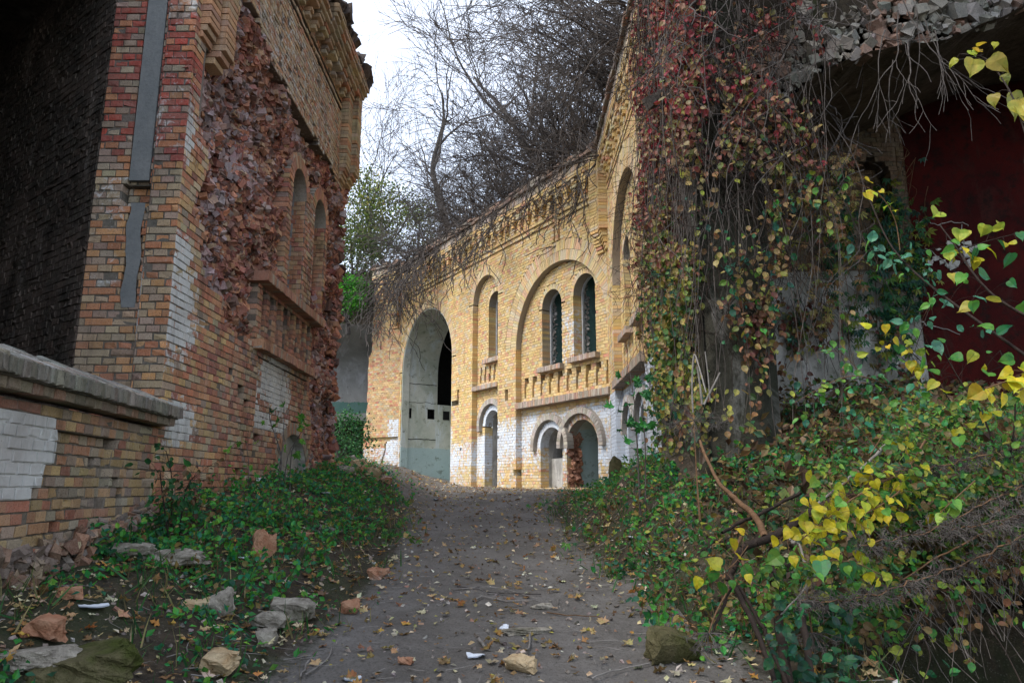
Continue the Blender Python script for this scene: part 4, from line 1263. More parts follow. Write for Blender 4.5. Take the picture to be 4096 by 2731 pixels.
lay(BE, fE, 0.0, 1.9, -0.3, 7.8, cls_E, {0: 0.0, 4: 0.10, 5: 0.05}, ([(0.56, 0.36, 0.15), (0.58, 0.40, 0.20), (0.54, 0.26, 0.13), (0.52, 0.42, 0.27), (0.50, 0.18, 0.11)], [5, 4, 3, 2, 1]), paint_E, mortar=(0.40, 0.33, 0.22), missing=0.004, jit=0.002, eros=0.08, ds=0.02)
BE.build(YB, M['yellow_masonry'], 100)
cornice(fE, 0.1, 1.45, YB, M['yellow_masonry'], 0.22)
hanging(fE, 0.28, 5.75, 7.8, 0.40, 0.22, YB)

# ------------------------------------------------------------------ vegetation tools
class Tubes:
    def __init__(s): s.a = []; s.b = []; s.r = []; s.q = []
    def seg(s, a, b, r0, r1): s.a.append(a); s.b.append(b); s.r.append(r0); s.q.append(r1)
    def line(s, pts, r0, r1):
        n = len(pts) - 1
        for i in range(n):
            s.seg(pts[i], pts[i + 1], r0 + (r1 - r0) * i / n, r0 + (r1 - r0) * (i + 1) / n)
    def arrays(s, k=3):
        A = np.array(s.a, float); B = np.array(s.b, float); r = np.array(s.r); q = np.array(s.q)
        d = B - A; L = np.linalg.norm(d, axis=1, keepdims=True) + 1e-9; d = d / L
        h = np.where(np.abs(d[:, 2:3]) < 0.9, np.array([[0, 0, 1.0]]), np.array([[1.0, 0, 0]]))
        x = np.cross(d, h); x /= np.linalg.norm(x, axis=1, keepdims=True); y = np.cross(d, x)
        V = []
        for j in range(k):
            a = 2 * pi * j / k
            V.append(A + (x * cos(a) + y * sin(a)) * r[:, None])
        for j in range(k):
            a = 2 * pi * j / k
            V.append(B + (x * cos(a) + y * sin(a)) * q[:, None])
        V = np.stack(V, 1).reshape(-1, 3)
        F = np.array([(j, (j + 1) % k, k + (j + 1) % k, k + j) for j in range(k)])
        F = (F[None] + (np.arange(len(A)) * 2 * k)[:, None, None]).reshape(-1, 4)
        return V, F

def smooth_line(pts, n=4, wob=0.0, rng=RNG):
    pts = np.array(pts, float); out = []
    m = len(pts)
    for i in range(m - 1):
        p0 = pts[max(i - 1, 0)]; p1 = pts[i]; p2 = pts[i + 1]; p3 = pts[min(i + 2, m - 1)]
        for k in range(n):
            t = k / n
            out.append(0.5 * ((2 * p1) + (-p0 + p2) * t + (2 * p0 - 5 * p1 + 4 * p2 - p3) * t * t + (-p0 + 3 * p1 - 3 * p2 + p3) * t ** 3))
    out.append(pts[-1]); out = np.array(out)
    if wob: out[1:-1] += rng.normal(0, wob, (len(out) - 2, 3))
    return out

def grow(T, rng, p, d, L, r, depth, maxd, seglen=0.25, wander=0.18, up=0.05, kids=(3, 5), ratio=0.62, ang=0.7, tips=None, rmin=0.004, twigs=None):
    n = max(2, int(L / seglen)); step = L / n
    p = np.array(p, float); d = np.array(d, float) / np.linalg.norm(d)
    nk = int(rng.integers(kids[0], kids[1] + 1)) if depth < maxd else 0
    at_ = set(rng.integers(max(1, n // 4), n + 1, nk).tolist()) if nk else set()
    for i in range(n):
        r0 = max(rmin, r * (1 - 0.75 * i / n)); r1 = max(rmin, r * (1 - 0.75 * (i + 1) / n))
        d = d + rng.normal(0, wander, 3) + np.array((0, 0, up)); d /= np.linalg.norm(d)
        q = p + d * step
        (twigs if (twigs is not None and depth >= 1 + (maxd > 3)) else T).seg(p, q, r0, r1)
        p = q
        if (i + 1) in at_:
            a = rng.normal(0, 1, 3); a -= a.dot(d) * d; a /= np.linalg.norm(a)
            g_ = ang * rng.uniform(0.6, 1.3)
            grow(T, rng, p, d * cos(g_) + a * sin(g_), L * ratio * rng.uniform(0.7, 1.2), max(rmin, r1 * 0.62), depth + 1, maxd, seglen * 0.85, wander * 1.1, up, kids, ratio, ang, tips, rmin, twigs)
    if tips is not None and depth >= maxd - 1: tips.append((p, d))

def T_leaf(kind):
    """leaf outlines, base at the origin, tip towards +Y, slightly folded"""
    if kind == 'tiny':
        V = [(0, 0, 0), (0.32, 0.45, 0.10), (0, 1, 0.0), (-0.32, 0.45, 0.10), (0, 0.5, -0.02)]
        F = [(0, 1, 4), (1, 2, 4), (2, 3, 4), (3, 0, 4)]
    elif kind == 'ovate':
        pr = [(0, 0), (0.26, 0.16), (0.36, 0.38), (0.30, 0.62), (0.14, 0.84), (0, 1.0)]
        V = [(0, 0, 0), (0, 0.35, -0.03), (0, 0.7, -0.02), (0, 1.0, -0.10)]
        V += [(x, y, 0.07 + 0.02 * sin(9 * y)) for x, y in pr[1:5]] + [(-x, y, 0.07 + 0.02 * cos(8 * y)) for x, y in pr[1:5]]
        F = [(0, 4, 1), (4, 5, 1), (5, 2, 1), (5, 6, 2), (6, 7, 2), (7, 3, 2), (0, 1, 8), (8, 1, 9), (9, 1, 2), (9, 2, 10), (10, 2, 11), (11, 2, 3)]
    elif kind == 'heart':
        pr = [(0.0, 0.04), (0.22, 0.015), (0.42, 0.10), (0.50, 0.28), (0.44, 0.52), (0.26, 0.76), (0.08, 0.93), (0.0, 1.08)]
        n = len(pr)
        V = [(0, 0.04, 0), (0, 0.32, -0.01), (0, 0.62, -0.02), (0, 1.08, -0.14)]
        V += [(x, y, 0.06 - 0.10 * max(0, y - 0.4) + 0.025 * sin(11 * y)) for x, y in pr[1:7]] + [(-x, y, 0.06 - 0.10 * max(0, y - 0.4) + 0.025 * cos(10 * y)) for x, y in pr[1:7]]
        R = [4, 5, 6, 7, 8, 9]; Lf = [10, 11, 12, 13, 14, 15]
        F = [(0, R[0], R[1]), (0, R[1], 1), (1, R[1], R[2]), (1, R[2], R[3]), (1, R[3], 2), (2, R[3], R[4]), (2, R[4], R[5]), (2, R[5], 3)]
        F += [(0, Lf[1], Lf[0]), (0, 1, Lf[1]), (1, Lf[2], Lf[1]), (1, Lf[3], Lf[2]), (1, 2, Lf[3]), (2, Lf[4], Lf[3]), (2, Lf[5], Lf[4]), (2, 3, Lf[5])]
    elif kind == 'maple':
        V = [(0, 0.42, -0.02)]
        A = [(-1.57, 0.42), (-0.9, 0.32), (-0.35, 0.55), (-0.1, 0.30), (0.35, 0.66), (0.75, 0.33), (1.05, 0.50), (1.3, 0.40), (1.57, 0.70)]
        o = []
        for a, r_ in A: o.append((r_ * cos(a), 0.42 + r_ * sin(a)))
        o2 = [(-x, y) for x, y in o[-2:0:-1]]
        for i, (x, y) in enumerate(o + o2): V.append((x, y, 0.10 * ((i % 3) - 1) + 0.12 * (x * x)))
        m = len(V) - 1
        F = [(0, 1 + i, 1 + (i + 1) % m) for i in range(m)]
    elif kind == 'hand':      # five hanging leaflets
        V, F = [], []
        for a, l in ((0, 1.0), (0.62, 0.9), (-0.62, 0.9), (1.25, 0.65), (-1.25, 0.65)):
            k = len(V)
            for x, y, z in ((0, 0.06, 0), (0.16, 0.55, 0.05), (0, 1.0, -0.08), (-0.16, 0.55, 0.05), (0, 0.52, -0.01)):
                x, y = x * l, y * l
                V.append((x * cos(a) + y * sin(a), -x * sin(a) + y * cos(a), z - 0.10 * abs(a)))
            F += [(k, k + 1, k + 4), (k + 1, k + 2, k + 4), (k + 2, k + 3, k + 4), (k + 3, k, k + 4)]
    elif kind == 'blade':
        V = [(-0.03, 0, 0), (0.03, 0, 0), (0.022, 0.55, 0.06), (-0.022, 0.55, 0.06), (0.0, 1.0, 0.0)]
        F = [(0, 1, 2), (0, 2, 3), (3, 2, 4)]
    return np.array(V, float), np.array(F)
LT = {k: T_leaf(k) for k in ('tiny', 'ovate', 'heart', 'maple', 'hand', 'blade')}

def leaves(kind, P, Ax, Nr, size, col, cvar=0.0):
    """P places, Ax leaf axis, Nr rough normal"""
    V, F = LT[kind]
    P = np.asarray(P, float); n = len(P)
    Ax = np.asarray(Ax, float) + 1e-6; Ax = Ax / np.linalg.norm(Ax, axis=1, keepdims=True)
    Nr = np.asarray(Nr, float); Nr = Nr - (Nr * Ax).sum(1, keepdims=True) * Ax; Nr /= (np.linalg.norm(Nr, axis=1, keepdims=True) + 1e-9)
    X = np.cross(Ax, Nr)
    size = np.asarray(size, float).reshape(-1, 1, 1) * np.ones((n, 1, 1))
    W = (V[None, :, 0:1] * X[:, None] + V[None, :, 1:2] * Ax[:, None] + V[None, :, 2:3] * Nr[:, None]) * size + P[:, None]
    FF = (F[None] + (np.arange(n) * len(V))[:, None, None]).reshape(-1, 3)
    C = np.repeat(np.asarray(col), len(V), 0)
    return W.reshape(-1, 3), FF, C

def cols(palette, wts, n, var=0.18):
    i = RNG.choice(len(palette), n, p=np.array(wts, float) / sum(wts))
    c = np.array(palette)[i] * (1 + RNG.normal(0, var, (n, 1))) * (1 + RNG.normal(0, 0.06, (n, 3)))
    return np.clip(c, 0.004, 0.85)

def rdir(n, zb=0.0):
    d = RNG.normal(0, 1, (n, 3)); d[:, 2] += zb
    return d / np.linalg.norm(d, axis=1, keepdims=True)

GREEN = ([(0.015, 0.11, 0.035), (0.03, 0.16, 0.03), (0.01, 0.075, 0.035), (0.08, 0.22, 0.03), (0.02, 0.12, 0.065)], [3, 3, 2, 1, 1])
YELLOW = ([(0.56, 0.46, 0.025), (0.48, 0.46, 0.03), (0.36, 0.42, 0.03), (0.60, 0.38, 0.03)], [4, 3, 2, 1])
AUTUMN = ([(0.26, 0.05, 0.05), (0.36, 0.20, 0.10), (0.22, 0.10, 0.05), (0.40, 0.31, 0.12), (0.16, 0.035, 0.045)], [2, 3, 3, 2, 2])
DRY = ([(0.34, 0.19, 0.08), (0.50, 0.34, 0.18), (0.24, 0.13, 0.07), (0.62, 0.52, 0.36), (0.50, 0.22, 0.07)], [3, 3, 2.4, 2.4, 1.2])

# ------------------------------------------------------------------ hillside behind the fort, far ruin
def cap(name, fr, s0, s1, d0, d1, ns, nd_, zf):
    S, D = np.meshgrid(np.linspace(s0, s1, ns), d0 + (d1 - d0) * np.linspace(0, 1, nd_) ** 1.6)
    P = fr.C[None, None] + fr.u[None, None] * S[..., None] - fr.n[None, None] * D[..., None]
    Z = zf(S, D, P)
    V = np.stack([P[..., 0], P[..., 1], Z], -1).reshape(-1, 3)
    i = np.arange(ns - 1)[None, :] + np.arange(nd_ - 1)[:, None] * ns
    F = np.stack([i, i + 1, i + 1 + ns, i + ns], -1).reshape(-1, 4)
    o = link(name, mesh_of(name, V, [F], None, True), M['hill'])
    o['kind'] = 'structure'
    return o
cap('hillside', fA, -14, 13.5, 0.32, 45, 110, 60, lambda S, D, P: 7.95 + 0.23 * D ** 0.95 + 0.8 * (fbm(P[..., 0] * 0.5, P[..., 1] * 0.5, 200) - 0.5) * sst(0, 2, D) - 1.5 * sst(9, 13, S) * sst(1, 6, D))
cap('hillside', fB, 0.0, 12.0, 0.32, 20, 60, 40, lambda S, D, P: 8.0 + 0.55 * D + 0.8 * (fbm(P[..., 0] * 0.5, P[..., 1] * 0.5, 201) - 0.5) * sst(0, 2, D))
# ground behind the end bay climbing to the wood
def hz_l(X, Y):
    t = sst(29.5, 33, Y + 0.5 * (fbm(X * 0.6, Y * 0.6, 203) - 0.5))
    return -0.4 + t * 8.4 + np.clip(Y - 33, 0, 30) * 0.18 + 0.9 * (fbm(X * 0.5, Y * 0.5, 204) - 0.5) * t
me = grid_mesh('hillside', np.arange(-30, -4.0, 0.5), np.arange(28.9, 62, 0.6), hz_l)
o = link('hillside', me, M['hill']); o['kind'] = 'structure'

FR = thing('far_vault', 'distant grey concrete vault wall with dark green band, half hidden under a crumbling earth overhang', 'ruin', (-7, 28.5, 0))
def sheet(name, x0, x1, z0, z1, yf, mat, parent, st=0.12, kind=None, col=None):
    X, Z = np.meshgrid(np.arange(x0, x1 + st, st), np.arange(z0, z1 + st, st))
    Y = yf(X, Z)
    V = np.stack([X, Y, Z], -1).reshape(-1, 3); nx, ny = X.shape[1], X.shape[0]
    i = np.arange(nx - 1)[None, :] + np.arange(ny - 1)[:, None] * nx
    F = np.stack([i, i + 1, i + 1 + nx, i + nx], -1).reshape(-1, 4)
    return part(name, V, [F], mat, parent, None if col is None else np.tile(col, (len(V), 1)), True, kind)
sheet('back_wall', -11, -4.2, 2.7, 6.0, lambda X, Z: 28.5 + 0.03 * vn2(X, Z, 3) - 1.6 * sst(3.9, 6.2, Z) ** 2, M['far_concrete'], FR)
sheet('lower_wall', -11, -4.2, -0.5, 2.7, lambda X, Z: 29.3 + 0.3 * fbm(X, Z, 5), M['earth'], FR)
V, F = box_v((-11, 28.5, 2.55), (-4.2, 29.4, 2.72)); part('floor_slab', V, [np.array(F)], M['far_concrete'], FR)
sheet('earth_overhang', -12, -4.0, 4.9, 8.6, lambda X, Z: 27.2 + 1.0 * fbm(X * 0.9, Z * 0.9, 206) + 0.25 * (Z - 4.9) + 1.2 * np.exp(-((Z - 4.9) / 0.25) ** 2), M['earth'], FR)

# ------------------------------------------------------------------ overgrown casemate on the right
CM = thing('overgrown_casemate', 'dark broken vault with grey torn edge, red plastered side wall and creeper hung pier', 'ruin', (3.0, 7.6, 0))
def wall_sheet(name, P0, P1, z0, z1, mat, seed, amp=0.12, st=0.07, off=None):
    P0 = np.array(P0, float); P1 = np.array(P1, float); L = np.linalg.norm(P1 - P0); u = (P1 - P0) / L; nn = np.array((u[1], -u[0]))
    S, Z = np.meshgrid(np.arange(0, L + st, st), np.arange(z0, z1 + st, st))
    D = amp * (fbm(S * 1.4, Z * 1.4, seed) - 0.5) + amp * 0.35 * (fbm(S * 7, Z * 7, seed + 1) - 0.5)
    if off is not None: D = D + off(S, Z)
    D = D * sst(-0.01, 0.08, S) * sst(-0.01, 0.08, L - S)
    V = np.stack([P0[0] + u[0] * S + nn[0] * D, P0[1] + u[1] * S + nn[1] * D, Z], -1).reshape(-1, 3)
    nx, ny = S.shape[1], S.shape[0]
    i = np.arange(nx - 1)[None, :] + np.arange(ny - 1)[:, None] * nx
    F = np.stack([i, i + 1, i + 1 + nx, i + nx], -1).reshape(-1, 4)
    return part(name, V, [F], mat, CM, None, True)
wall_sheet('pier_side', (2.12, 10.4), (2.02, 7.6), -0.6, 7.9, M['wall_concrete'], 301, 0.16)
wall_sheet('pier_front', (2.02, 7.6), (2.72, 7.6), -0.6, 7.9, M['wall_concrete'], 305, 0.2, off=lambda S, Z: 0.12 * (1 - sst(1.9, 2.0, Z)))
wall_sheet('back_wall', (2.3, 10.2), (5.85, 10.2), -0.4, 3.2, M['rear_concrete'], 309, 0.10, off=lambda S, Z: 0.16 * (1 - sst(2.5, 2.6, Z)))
V, F = box_v((2.74, 7.62, -0.6), (2.80, 10.2, 4.0)); part('inner_wall', V, [np.array(F)], M['dark_masonry'], CM, np.tile((0.07, 0.05, 0.04, 0), (8, 1)))
fK = Frame((2.3, 10.17), (1, 0), (0, -1))
BK = Bricks()
def cls_K(s, z):
    c = np.zeros(len(s), int)
    c[arch_in(s, z, 3.05, 0.27, 4.55, 3.9)] = 1
    return c
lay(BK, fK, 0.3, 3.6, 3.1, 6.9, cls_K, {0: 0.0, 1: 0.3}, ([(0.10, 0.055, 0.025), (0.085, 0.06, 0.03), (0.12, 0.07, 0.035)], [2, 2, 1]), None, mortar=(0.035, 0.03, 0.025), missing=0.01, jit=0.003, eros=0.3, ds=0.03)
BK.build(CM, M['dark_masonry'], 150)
wall_sheet('red_wall', (5.86, 10.16), (12.5, 8.6), -0.4, 7.5, M['red_plaster'], 313, 0.05, 0.12)
def onred(px, py):
    r, z = ray(px, py)
    a, b = np.array((5.86, 10.13)), np.array((12.5, 8.57)); u = b - a
    t = (r * a[1] - a[0]) / (u[0] - r * u[1]); p = a + u * t
    return np.array((p[0], p[1], z * p[1]))
# flaked chips of the red plaster: pale edges
T = Tubes()
for pl_ in ([(921, 322), (932, 325), (948, 329), (960, 334)], [(938, 225), (950, 222), (962, 223), (968, 226)], [(962, 224), (963, 240), (966, 250), (972, 262), (980, 268)], [(925, 248), (936, 255), (945, 262), (950, 268), (958, 266)], [(916, 222), (928, 220), (938, 225)]):
    T.line(smooth_line([onred(x, y) for x, y in pl_], 3, 0.012), 0.007, 0.004)
V, F = T.arrays(4); part('plaster_cracks', V, [F], M['grey_plaster'], CM)
n = 26
cen = np.array([onred(RNG.uniform(914, 980), RNG.uniform(238, 275)) for _ in range(n)])
P, F, C = chunks(cen, RNG.uniform(0.03, 0.12, n), np.tile((0.3, 0.3, 0.3, 0), (n, 1)), 0.6, 0.3, 0.15)
P[:, 1] = 0.8 * np.repeat(cen[:, 1], 8) + 0.2 * P[:, 1]
part('plaster_remnants', P, [F], M['grey_plaster'], CM, kind='stuff')
# vault: profile at the torn front edge, carried back to the rear wall
prof_px = [(757, 235), (757, 170), (765, 130), (790, 97), (818, 74), (849, 62), (892, 50), (936, 42), (1001, 17), (1060, -4), (1130, -18), (1230, -10), (1330, 60)]
prof = smooth_line([at(x, y, 7.5) for x, y in prof_px], 8)
prof[:, 1] = 7.5
def jag(i): return 0.16 * (float(fbm(i * 0.22, 1.5, 330)) - 0.5)
m = len(prof)
Vv = []
for yy, dz in ((7.45, 0.0), (10.4, 0.12)):
    for i, p in enumerate(prof): Vv.append((p[0], yy, p[2] + dz + (jag(i) if yy < 8 else 0)))
F = [[i, i + 1, m + i + 1, m + i] for i in range(m - 1)]
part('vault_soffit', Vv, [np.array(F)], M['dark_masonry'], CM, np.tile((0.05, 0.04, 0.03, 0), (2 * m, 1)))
V2 = [(p[0], 7.6, p[2] + 0.5) for p in prof] + [(p[0], 7.6, 9.0) for p in prof] + [(p[0], 12, p[2] + 0.5) for p in prof]
part('spandrel', V2, [np.array([[i, i + 1, m + i + 1, m + i] for i in range(m - 1)] + [[i, i + 1, 2 * m + i + 1, 2 * m + i] for i in range(m - 1)])], M['earth'], CM)
cen, siz, cl_ = [], [], []
for i in range(15, m - 1):
    t = prof[i + 1] - prof[i]; L = np.linalg.norm(t); t /= L
    nrm = np.array((-t[2], 0, t[0])); nrm = nrm if nrm[2] > 0 or t[0] < 0.2 else -nrm
    for q in range(max(8, int(L * 420))):
        h = RNG.uniform(0, 1.25) ** 1.0
        c = prof[i] + t * L * RNG.random() + nrm * (0.03 + h + jag(i))
        d = 0.22 * float(fbm(c[0] * 2.2, c[2] * 2.2, 341)) + 0.16 * h
        c[1] = 7.42 + d + RNG.uniform(-0.03, 0.05)
        cen.append(c); siz.append(RNG.choice([0.045, 0.08, 0.13, 0.18], p=[0.40, 0.36, 0.18, 0.06]) * RNG.uniform(0.7, 1.2))
        k_ = float(fbm(c[0] * 2.6, c[2] * 1.6, 344))
        col_ = pal([(0.22, 0.215, 0.19), (0.28, 0.27, 0.24), (0.15, 0.147, 0.13)], [3, 2, 2], 0.15)
        if k_ > 0.60 and RNG.random() < 0.75: col_ = np.array((0.34, 0.19, 0.14)) * RNG.uniform(0.6, 1.1)
        cl_.append((*col_ * (0.85 if h < 0.8 else 0.45), 0.15))
P, F, C = chunks(np.array(cen), np.array(siz) * 0.85, np.array(cl_), 0.9, 0.13, 0.5)
part('broken_edge', P, [F], M['vault_face'], CM, C, kind='stuff')
V, F = box_v((12.4, 5.0, -1), (12.8, 12, 9)); part('end_wall', V, [np.array(F)], M['dark_masonry'], CM, np.tile((0.05, 0.04, 0.03, 0), (8, 1)))
V, F = box_v((2.2, 10.5, -1), (12.8, 10.9, 9)); part('rear_wall', V, [np.array(F)], M['dark_masonry'], CM, np.tile((0.05, 0.04, 0.03, 0), (8, 1)))

# ------------------------------------------------------------------ creeper on the casemate
def in_px(p, poly):
    yc = p[:, 1] * cos(TILT) + p[:, 2] * sin(TILT)
    px = 512 + FPX * p[:, 0] / yc
    py = 341 - FPX * (p[:, 2] * cos(TILT) - p[:, 1] * sin(TILT)) / yc
    return px, py
def creeper(name, label, strands, leafcol, kind, size, spacing, stem_mat, nsolo, lmat='leaf', r=0.006, drop=0.9, group=None, jitter=0.05, clump=0.62):
    """strands: list of polylines; leaves hang along them"""
    base = strands[0][-1]
    t = thing(name, label, 'creeper', (float(base[0]), float(base[1]), float(gz(base[0], base[1]))), group)
    T = Tubes(); P = []; A = []
    for s in strands:
        T.line(s, r, r * 0.5)
        d = np.linalg.norm(np.diff(s, axis=0), axis=1); L = d.sum(); k = int(L / spacing)
        u = np.sort(RNG.random(k)) * L; cs = np.concatenate([[0], np.cumsum(d)])
        keep = fbm(u * 1.7 + s[0, 0] * 9, np.full(k, s[0, 1] * 5), 400) > 1 - drop if k else []
        u = u[keep] if k else u
        for c in range(3): pass
        q = np.stack([np.interp(u, cs, s[:, c]) for c in range(3)], -1)
        P.append(q)
    P = np.concatenate(P); n = len(P)
    P = P + RNG.normal(0, jitter, P.shape) * np.array((1, 0.7, 1)) + np.array((0, -0.03, 0))
    kk = fbm((P[:, 0] - P[:, 1]) * 1.7, P[:, 2] * 1.3, 410) + 0.25 * RNG.random(n) > clump; P = P[kk]; n = len(P)
    Ax = RNG.normal(0, 0.55, (n, 3)) + np.array((0, -0.15, -1.0)); Nr = RNG.normal(0, 0.5, (n, 3)) + np.array((-0.25, -1, 0.5))
    sz = RNG.uniform(size[0], size[1], n); C = leafcol(P)
    V, F = T.arrays(3); part('stem', V, [F], stem_mat, t, kind='stuff')
    o = np.argsort(-sz / np.linalg.norm(P, axis=1)); solo = o[:nsolo]; rest = o[nsolo:]
    for i in solo:
        V, F, c = leaves(kind, P[i:i + 1] * 0, Ax[i:i + 1], Nr[i:i + 1], sz[i:i + 1], C[i:i + 1])
        link('leaf', mesh_of('leaf', V, [F], c), M[lmat], t, tuple(P[i]))
    V, F, c = leaves(kind, P[rest], Ax[rest], Nr[rest], sz[rest], C[rest])
    part('foliage', V, [F], M[lmat], t, c, kind='stuff')
    return t
def drape(x, y, z0, z1, n=9, wob=0.06, outw=(0, -1), bulge=0.1):
    z = np.linspace(z0, z1, n); tt = np.linspace(0, 1, n)
    w = np.cumsum(RNG.normal(0, wob, (n, 2)), axis=0); w[:, 0] += wob * 2.5 * np.sin(tt * RNG.uniform(3, 9) + RNG.uniform(0, 6))
    X = x + w[:, 0] + outw[0] * bulge * np.sin(tt * 2.6); Y = y + w[:, 1] * 0.4 + outw[1] * bulge * np.sin(tt * 2.6)
    return smooth_line(np.stack([X, Y, z], -1), 3)
def redcol(P):
    n = len(P); z = P[:, 2]
    a = cols([(0.34, 0.03, 0.06), (0.24, 0.03, 0.045), (0.42, 0.15, 0.12), (0.32, 0.18, 0.10), (0.16, 0.13, 0.04)], [3, 3, 2, 2, 1], n)
    b = cols([(0.34, 0.17, 0.13), (0.42, 0.30, 0.17), (0.22, 0.08, 0.06), (0.32, 0.25, 0.07), (0.20, 0.05, 0.05), (0.18, 0.22, 0.06)], [3, 3, 3, 2, 2, 1.5], n)
    c = cols([(0.32, 0.34, 0.06), (0.12, 0.22, 0.06), (0.45, 0.36, 0.10), (0.36, 0.20, 0.10), (0.05, 0.18, 0.09)], [3, 3, 2, 2, 1.5], n)
    w = np.clip((z - 3.6 + RNG.normal(0, 0.5, n)) / 1.0, 0, 1)[:, None]
    v = np.clip((z - 2.2 + RNG.normal(0, 0.5, n)) / 1.0, 0, 1)[:, None]
    return np.where(w > 0.5, a, np.where(v > 0.5, b, c))
def browncol(P): return cols([(0.36, 0.22, 0.10), (0.42, 0.32, 0.12), (0.26, 0.12, 0.06), (0.30, 0.30, 0.07), (0.16, 0.06, 0.04)], [3, 2, 3, 2, 1], len(P))
def greencol(P): return cols([(0.02, 0.12, 0.04), (0.01, 0.085, 0.05), (0.10, 0.20, 0.03), (0.28, 0.28, 0.04), (0.05, 0.24, 0.03)], [3, 3, 2, 1.4, 0.8], len(P))
st = []
for _ in range(120):      # curtain on the left flank of the pier and in front of the wing
    y = RNG.uniform(7.5, 10.2); x = 2.0 + RNG.normal(0, 0.03)
    st.append(drape(x, y, RNG.uniform(5.6, 8.4), RNG.choice([0.3, 0.9, 1.6, 2.8], p=[0.4, 0.25, 0.2, 0.15]) + RNG.uniform(-0.2, 0.5), 10, 0.03, (-1, 0), 0.05))
creeper('red_creeper', 'dense hanging creeper, crimson above and yellow green below, beside the yellow wing', st, redcol, 'ovate', (0.04, 0.095), 0.024, M['vine'], 300, group='creepers on the broken casemate')
st = []
for _ in range(64):
    x = RNG.uniform(1.8, 3.35); top = RNG.uniform(4.0, 7.4)
    lo = RNG.choice([0.4, 1.7, 2.6, 3.3], p=[0.18, 0.32, 0.25, 0.25]) + RNG.uniform(-0.3, 0.4)
    st.append(drape(x, 7.38, top, min(lo, top - 0.8), 9, 0.05, (0, -1), 0.16))
creeper('red_creeper', 'brown and pink creeper over the front of the dark pier, under the torn vault edge', st, lambda P: np.where((P[:, 2:3] > 3.3), redcol(P), np.where(RNG.random((len(P), 1)) < 0.3, greencol(P) * 1.5, browncol(P))), 'ovate', (0.035, 0.10), 0.034, M['vine'], 260, drop=0.6, clump=0.69, group='creepers on the broken casemate')
st = []
for (x, y0, y1) in ((765, 120, 262), (785, 110, 250), (797, 150, 240), (800, 120, 330), (772, 160, 280), (845, 145, 195), (838, 155, 300), (822, 190, 330), (748, 120, 300), (812, 140, 235), (730, 90, 260)):
    for k in range(2):
        a = at(x + RNG.normal(0, 5), y0, 8.3 + RNG.uniform(-0.4, 0.6)); b = at(x + RNG.normal(0, 5), y1, 8.3)
        st.append(drape(a[0], a[1], a[2], b[2], 8, 0.04, (0, -1), 0.1))
creeper('amber_creeper', 'amber and rust coloured creeper trailing below the torn vault edge', st, browncol, 'hand', (0.07, 0.12), 0.075, M['brown_stem'], 200, drop=0.8, group='creepers on the broken casemate')
st = []
for _ in range(46):
    px = RNG.uniform(800, 925); y0 = RNG.uniform(140, 260); y1 = y0 + RNG.uniform(50, 190)
    a = at(px, y0, 9.95); b = at(px + RNG.normal(8, 14), min(y1, 395), 9.95)
    st.append(smooth_line(np.stack([np.linspace(a[c], b[c], 7) + (RNG.normal(0, 0.05, 7) if c < 2 else 0) for c in range(3)], -1), 3))
creeper('green_creeper', 'dark green five fingered creeper spread over the pale plaster back wall', st, greencol, 'hand', (0.09, 0.15), 0.08, M['brown_stem'], 260, drop=0.66, group='creepers on the broken casemate')
st = []
for _ in range(26):
    px = RNG.uniform(700, 905); a = at(px, RNG.uniform(285, 310), 7.3 if px < 772 else 9.9); b = a + np.array((RNG.normal(0, 0.2), 0, -RNG.uniform(0.5, 1.5)))
    st.append(smooth_line(np.stack([np.linspace(a[c], b[c], 6) + (RNG.normal(0, 0.04, 6) if c < 2 else 0) for c in range(3)], -1), 3))
creeper('withered_creeper', 'withered brown creeper hanging from the ledge above the mossy wall foot', st, lambda P: cols([(0.16, 0.07, 0.04), (0.26, 0.14, 0.07), (0.12, 0.03, 0.03), (0.28, 0.26, 0.07), (0.05, 0.12, 0.04)], [3, 2, 2, 1.5, 1.2], len(P)), 'ovate', (0.06, 0.10), 0.035, M['dark_stem'], 200, group='creepers on the broken casemate')

# bare runners and hanging roots
T = Tubes()
for _ in range(130):
    x = RNG.uniform(1.95, 3.9); top = RNG.uniform(3.0, 7.5); y = 7.3 if x < 3.0 else 7.9
    s = drape(x, y + RNG.uniform(-0.15, 0.4), top, top - RNG.uniform(0.8, 3.0), 8, 0.13, (0, -1), RNG.uniform(0, 0.35))
    T.line(s, RNG.uniform(0.003, 0.007), 0.003)
for _ in range(60):
    y = RNG.uniform(7.6, 10.6); s = drape(1.97, y, RNG.uniform(4, 8), RNG.uniform(0.5, 3), 9, 0.05, (-1, 0), 0.08); T.line(s, 0.006, 0.003)
V, F = T.arrays(3)
o = link('bare_vines', mesh_of('bare_vines', V, [F]), M['vine']); tag(o, 'tangle of bare pale creeper runners over the dark pier', 'vines', kind='stuff')
T = Tubes()
for _ in range(230):
    f = RNG.random() < 0.55
    p = (RNG.uniform(2.0, 3.1), 7.45, RNG.uniform(2.2, 7.4)) if f else (1.99, RNG.uniform(7.6, 10.0), RNG.uniform(1.5, 7.6))
    grow(T, RNG, p, (RNG.normal(0, 1) if f else -0.5, -0.7 if f else RNG.normal(0, 1), RNG.normal(-0.5, 0.5)), RNG.uniform(0.4, 1.0), 0.008, 0, 2, 0.09, 0.28, -0.10, (3, 5), 0.6, 0.8, rmin=0.0025)
V, F = T.arrays(3)
o = link('dead_tangle', mesh_of('dead_tangle', V, [F]), M['dark_stem']); tag(o, 'dark dead tangle of creeper wood behind the red leaves', 'vines', kind='stuff')
RT = thing('hanging_roots', 'pale bare roots dangling from the torn edge of the dark vault', 'roots', tuple(at(905, 20, 7.2)))
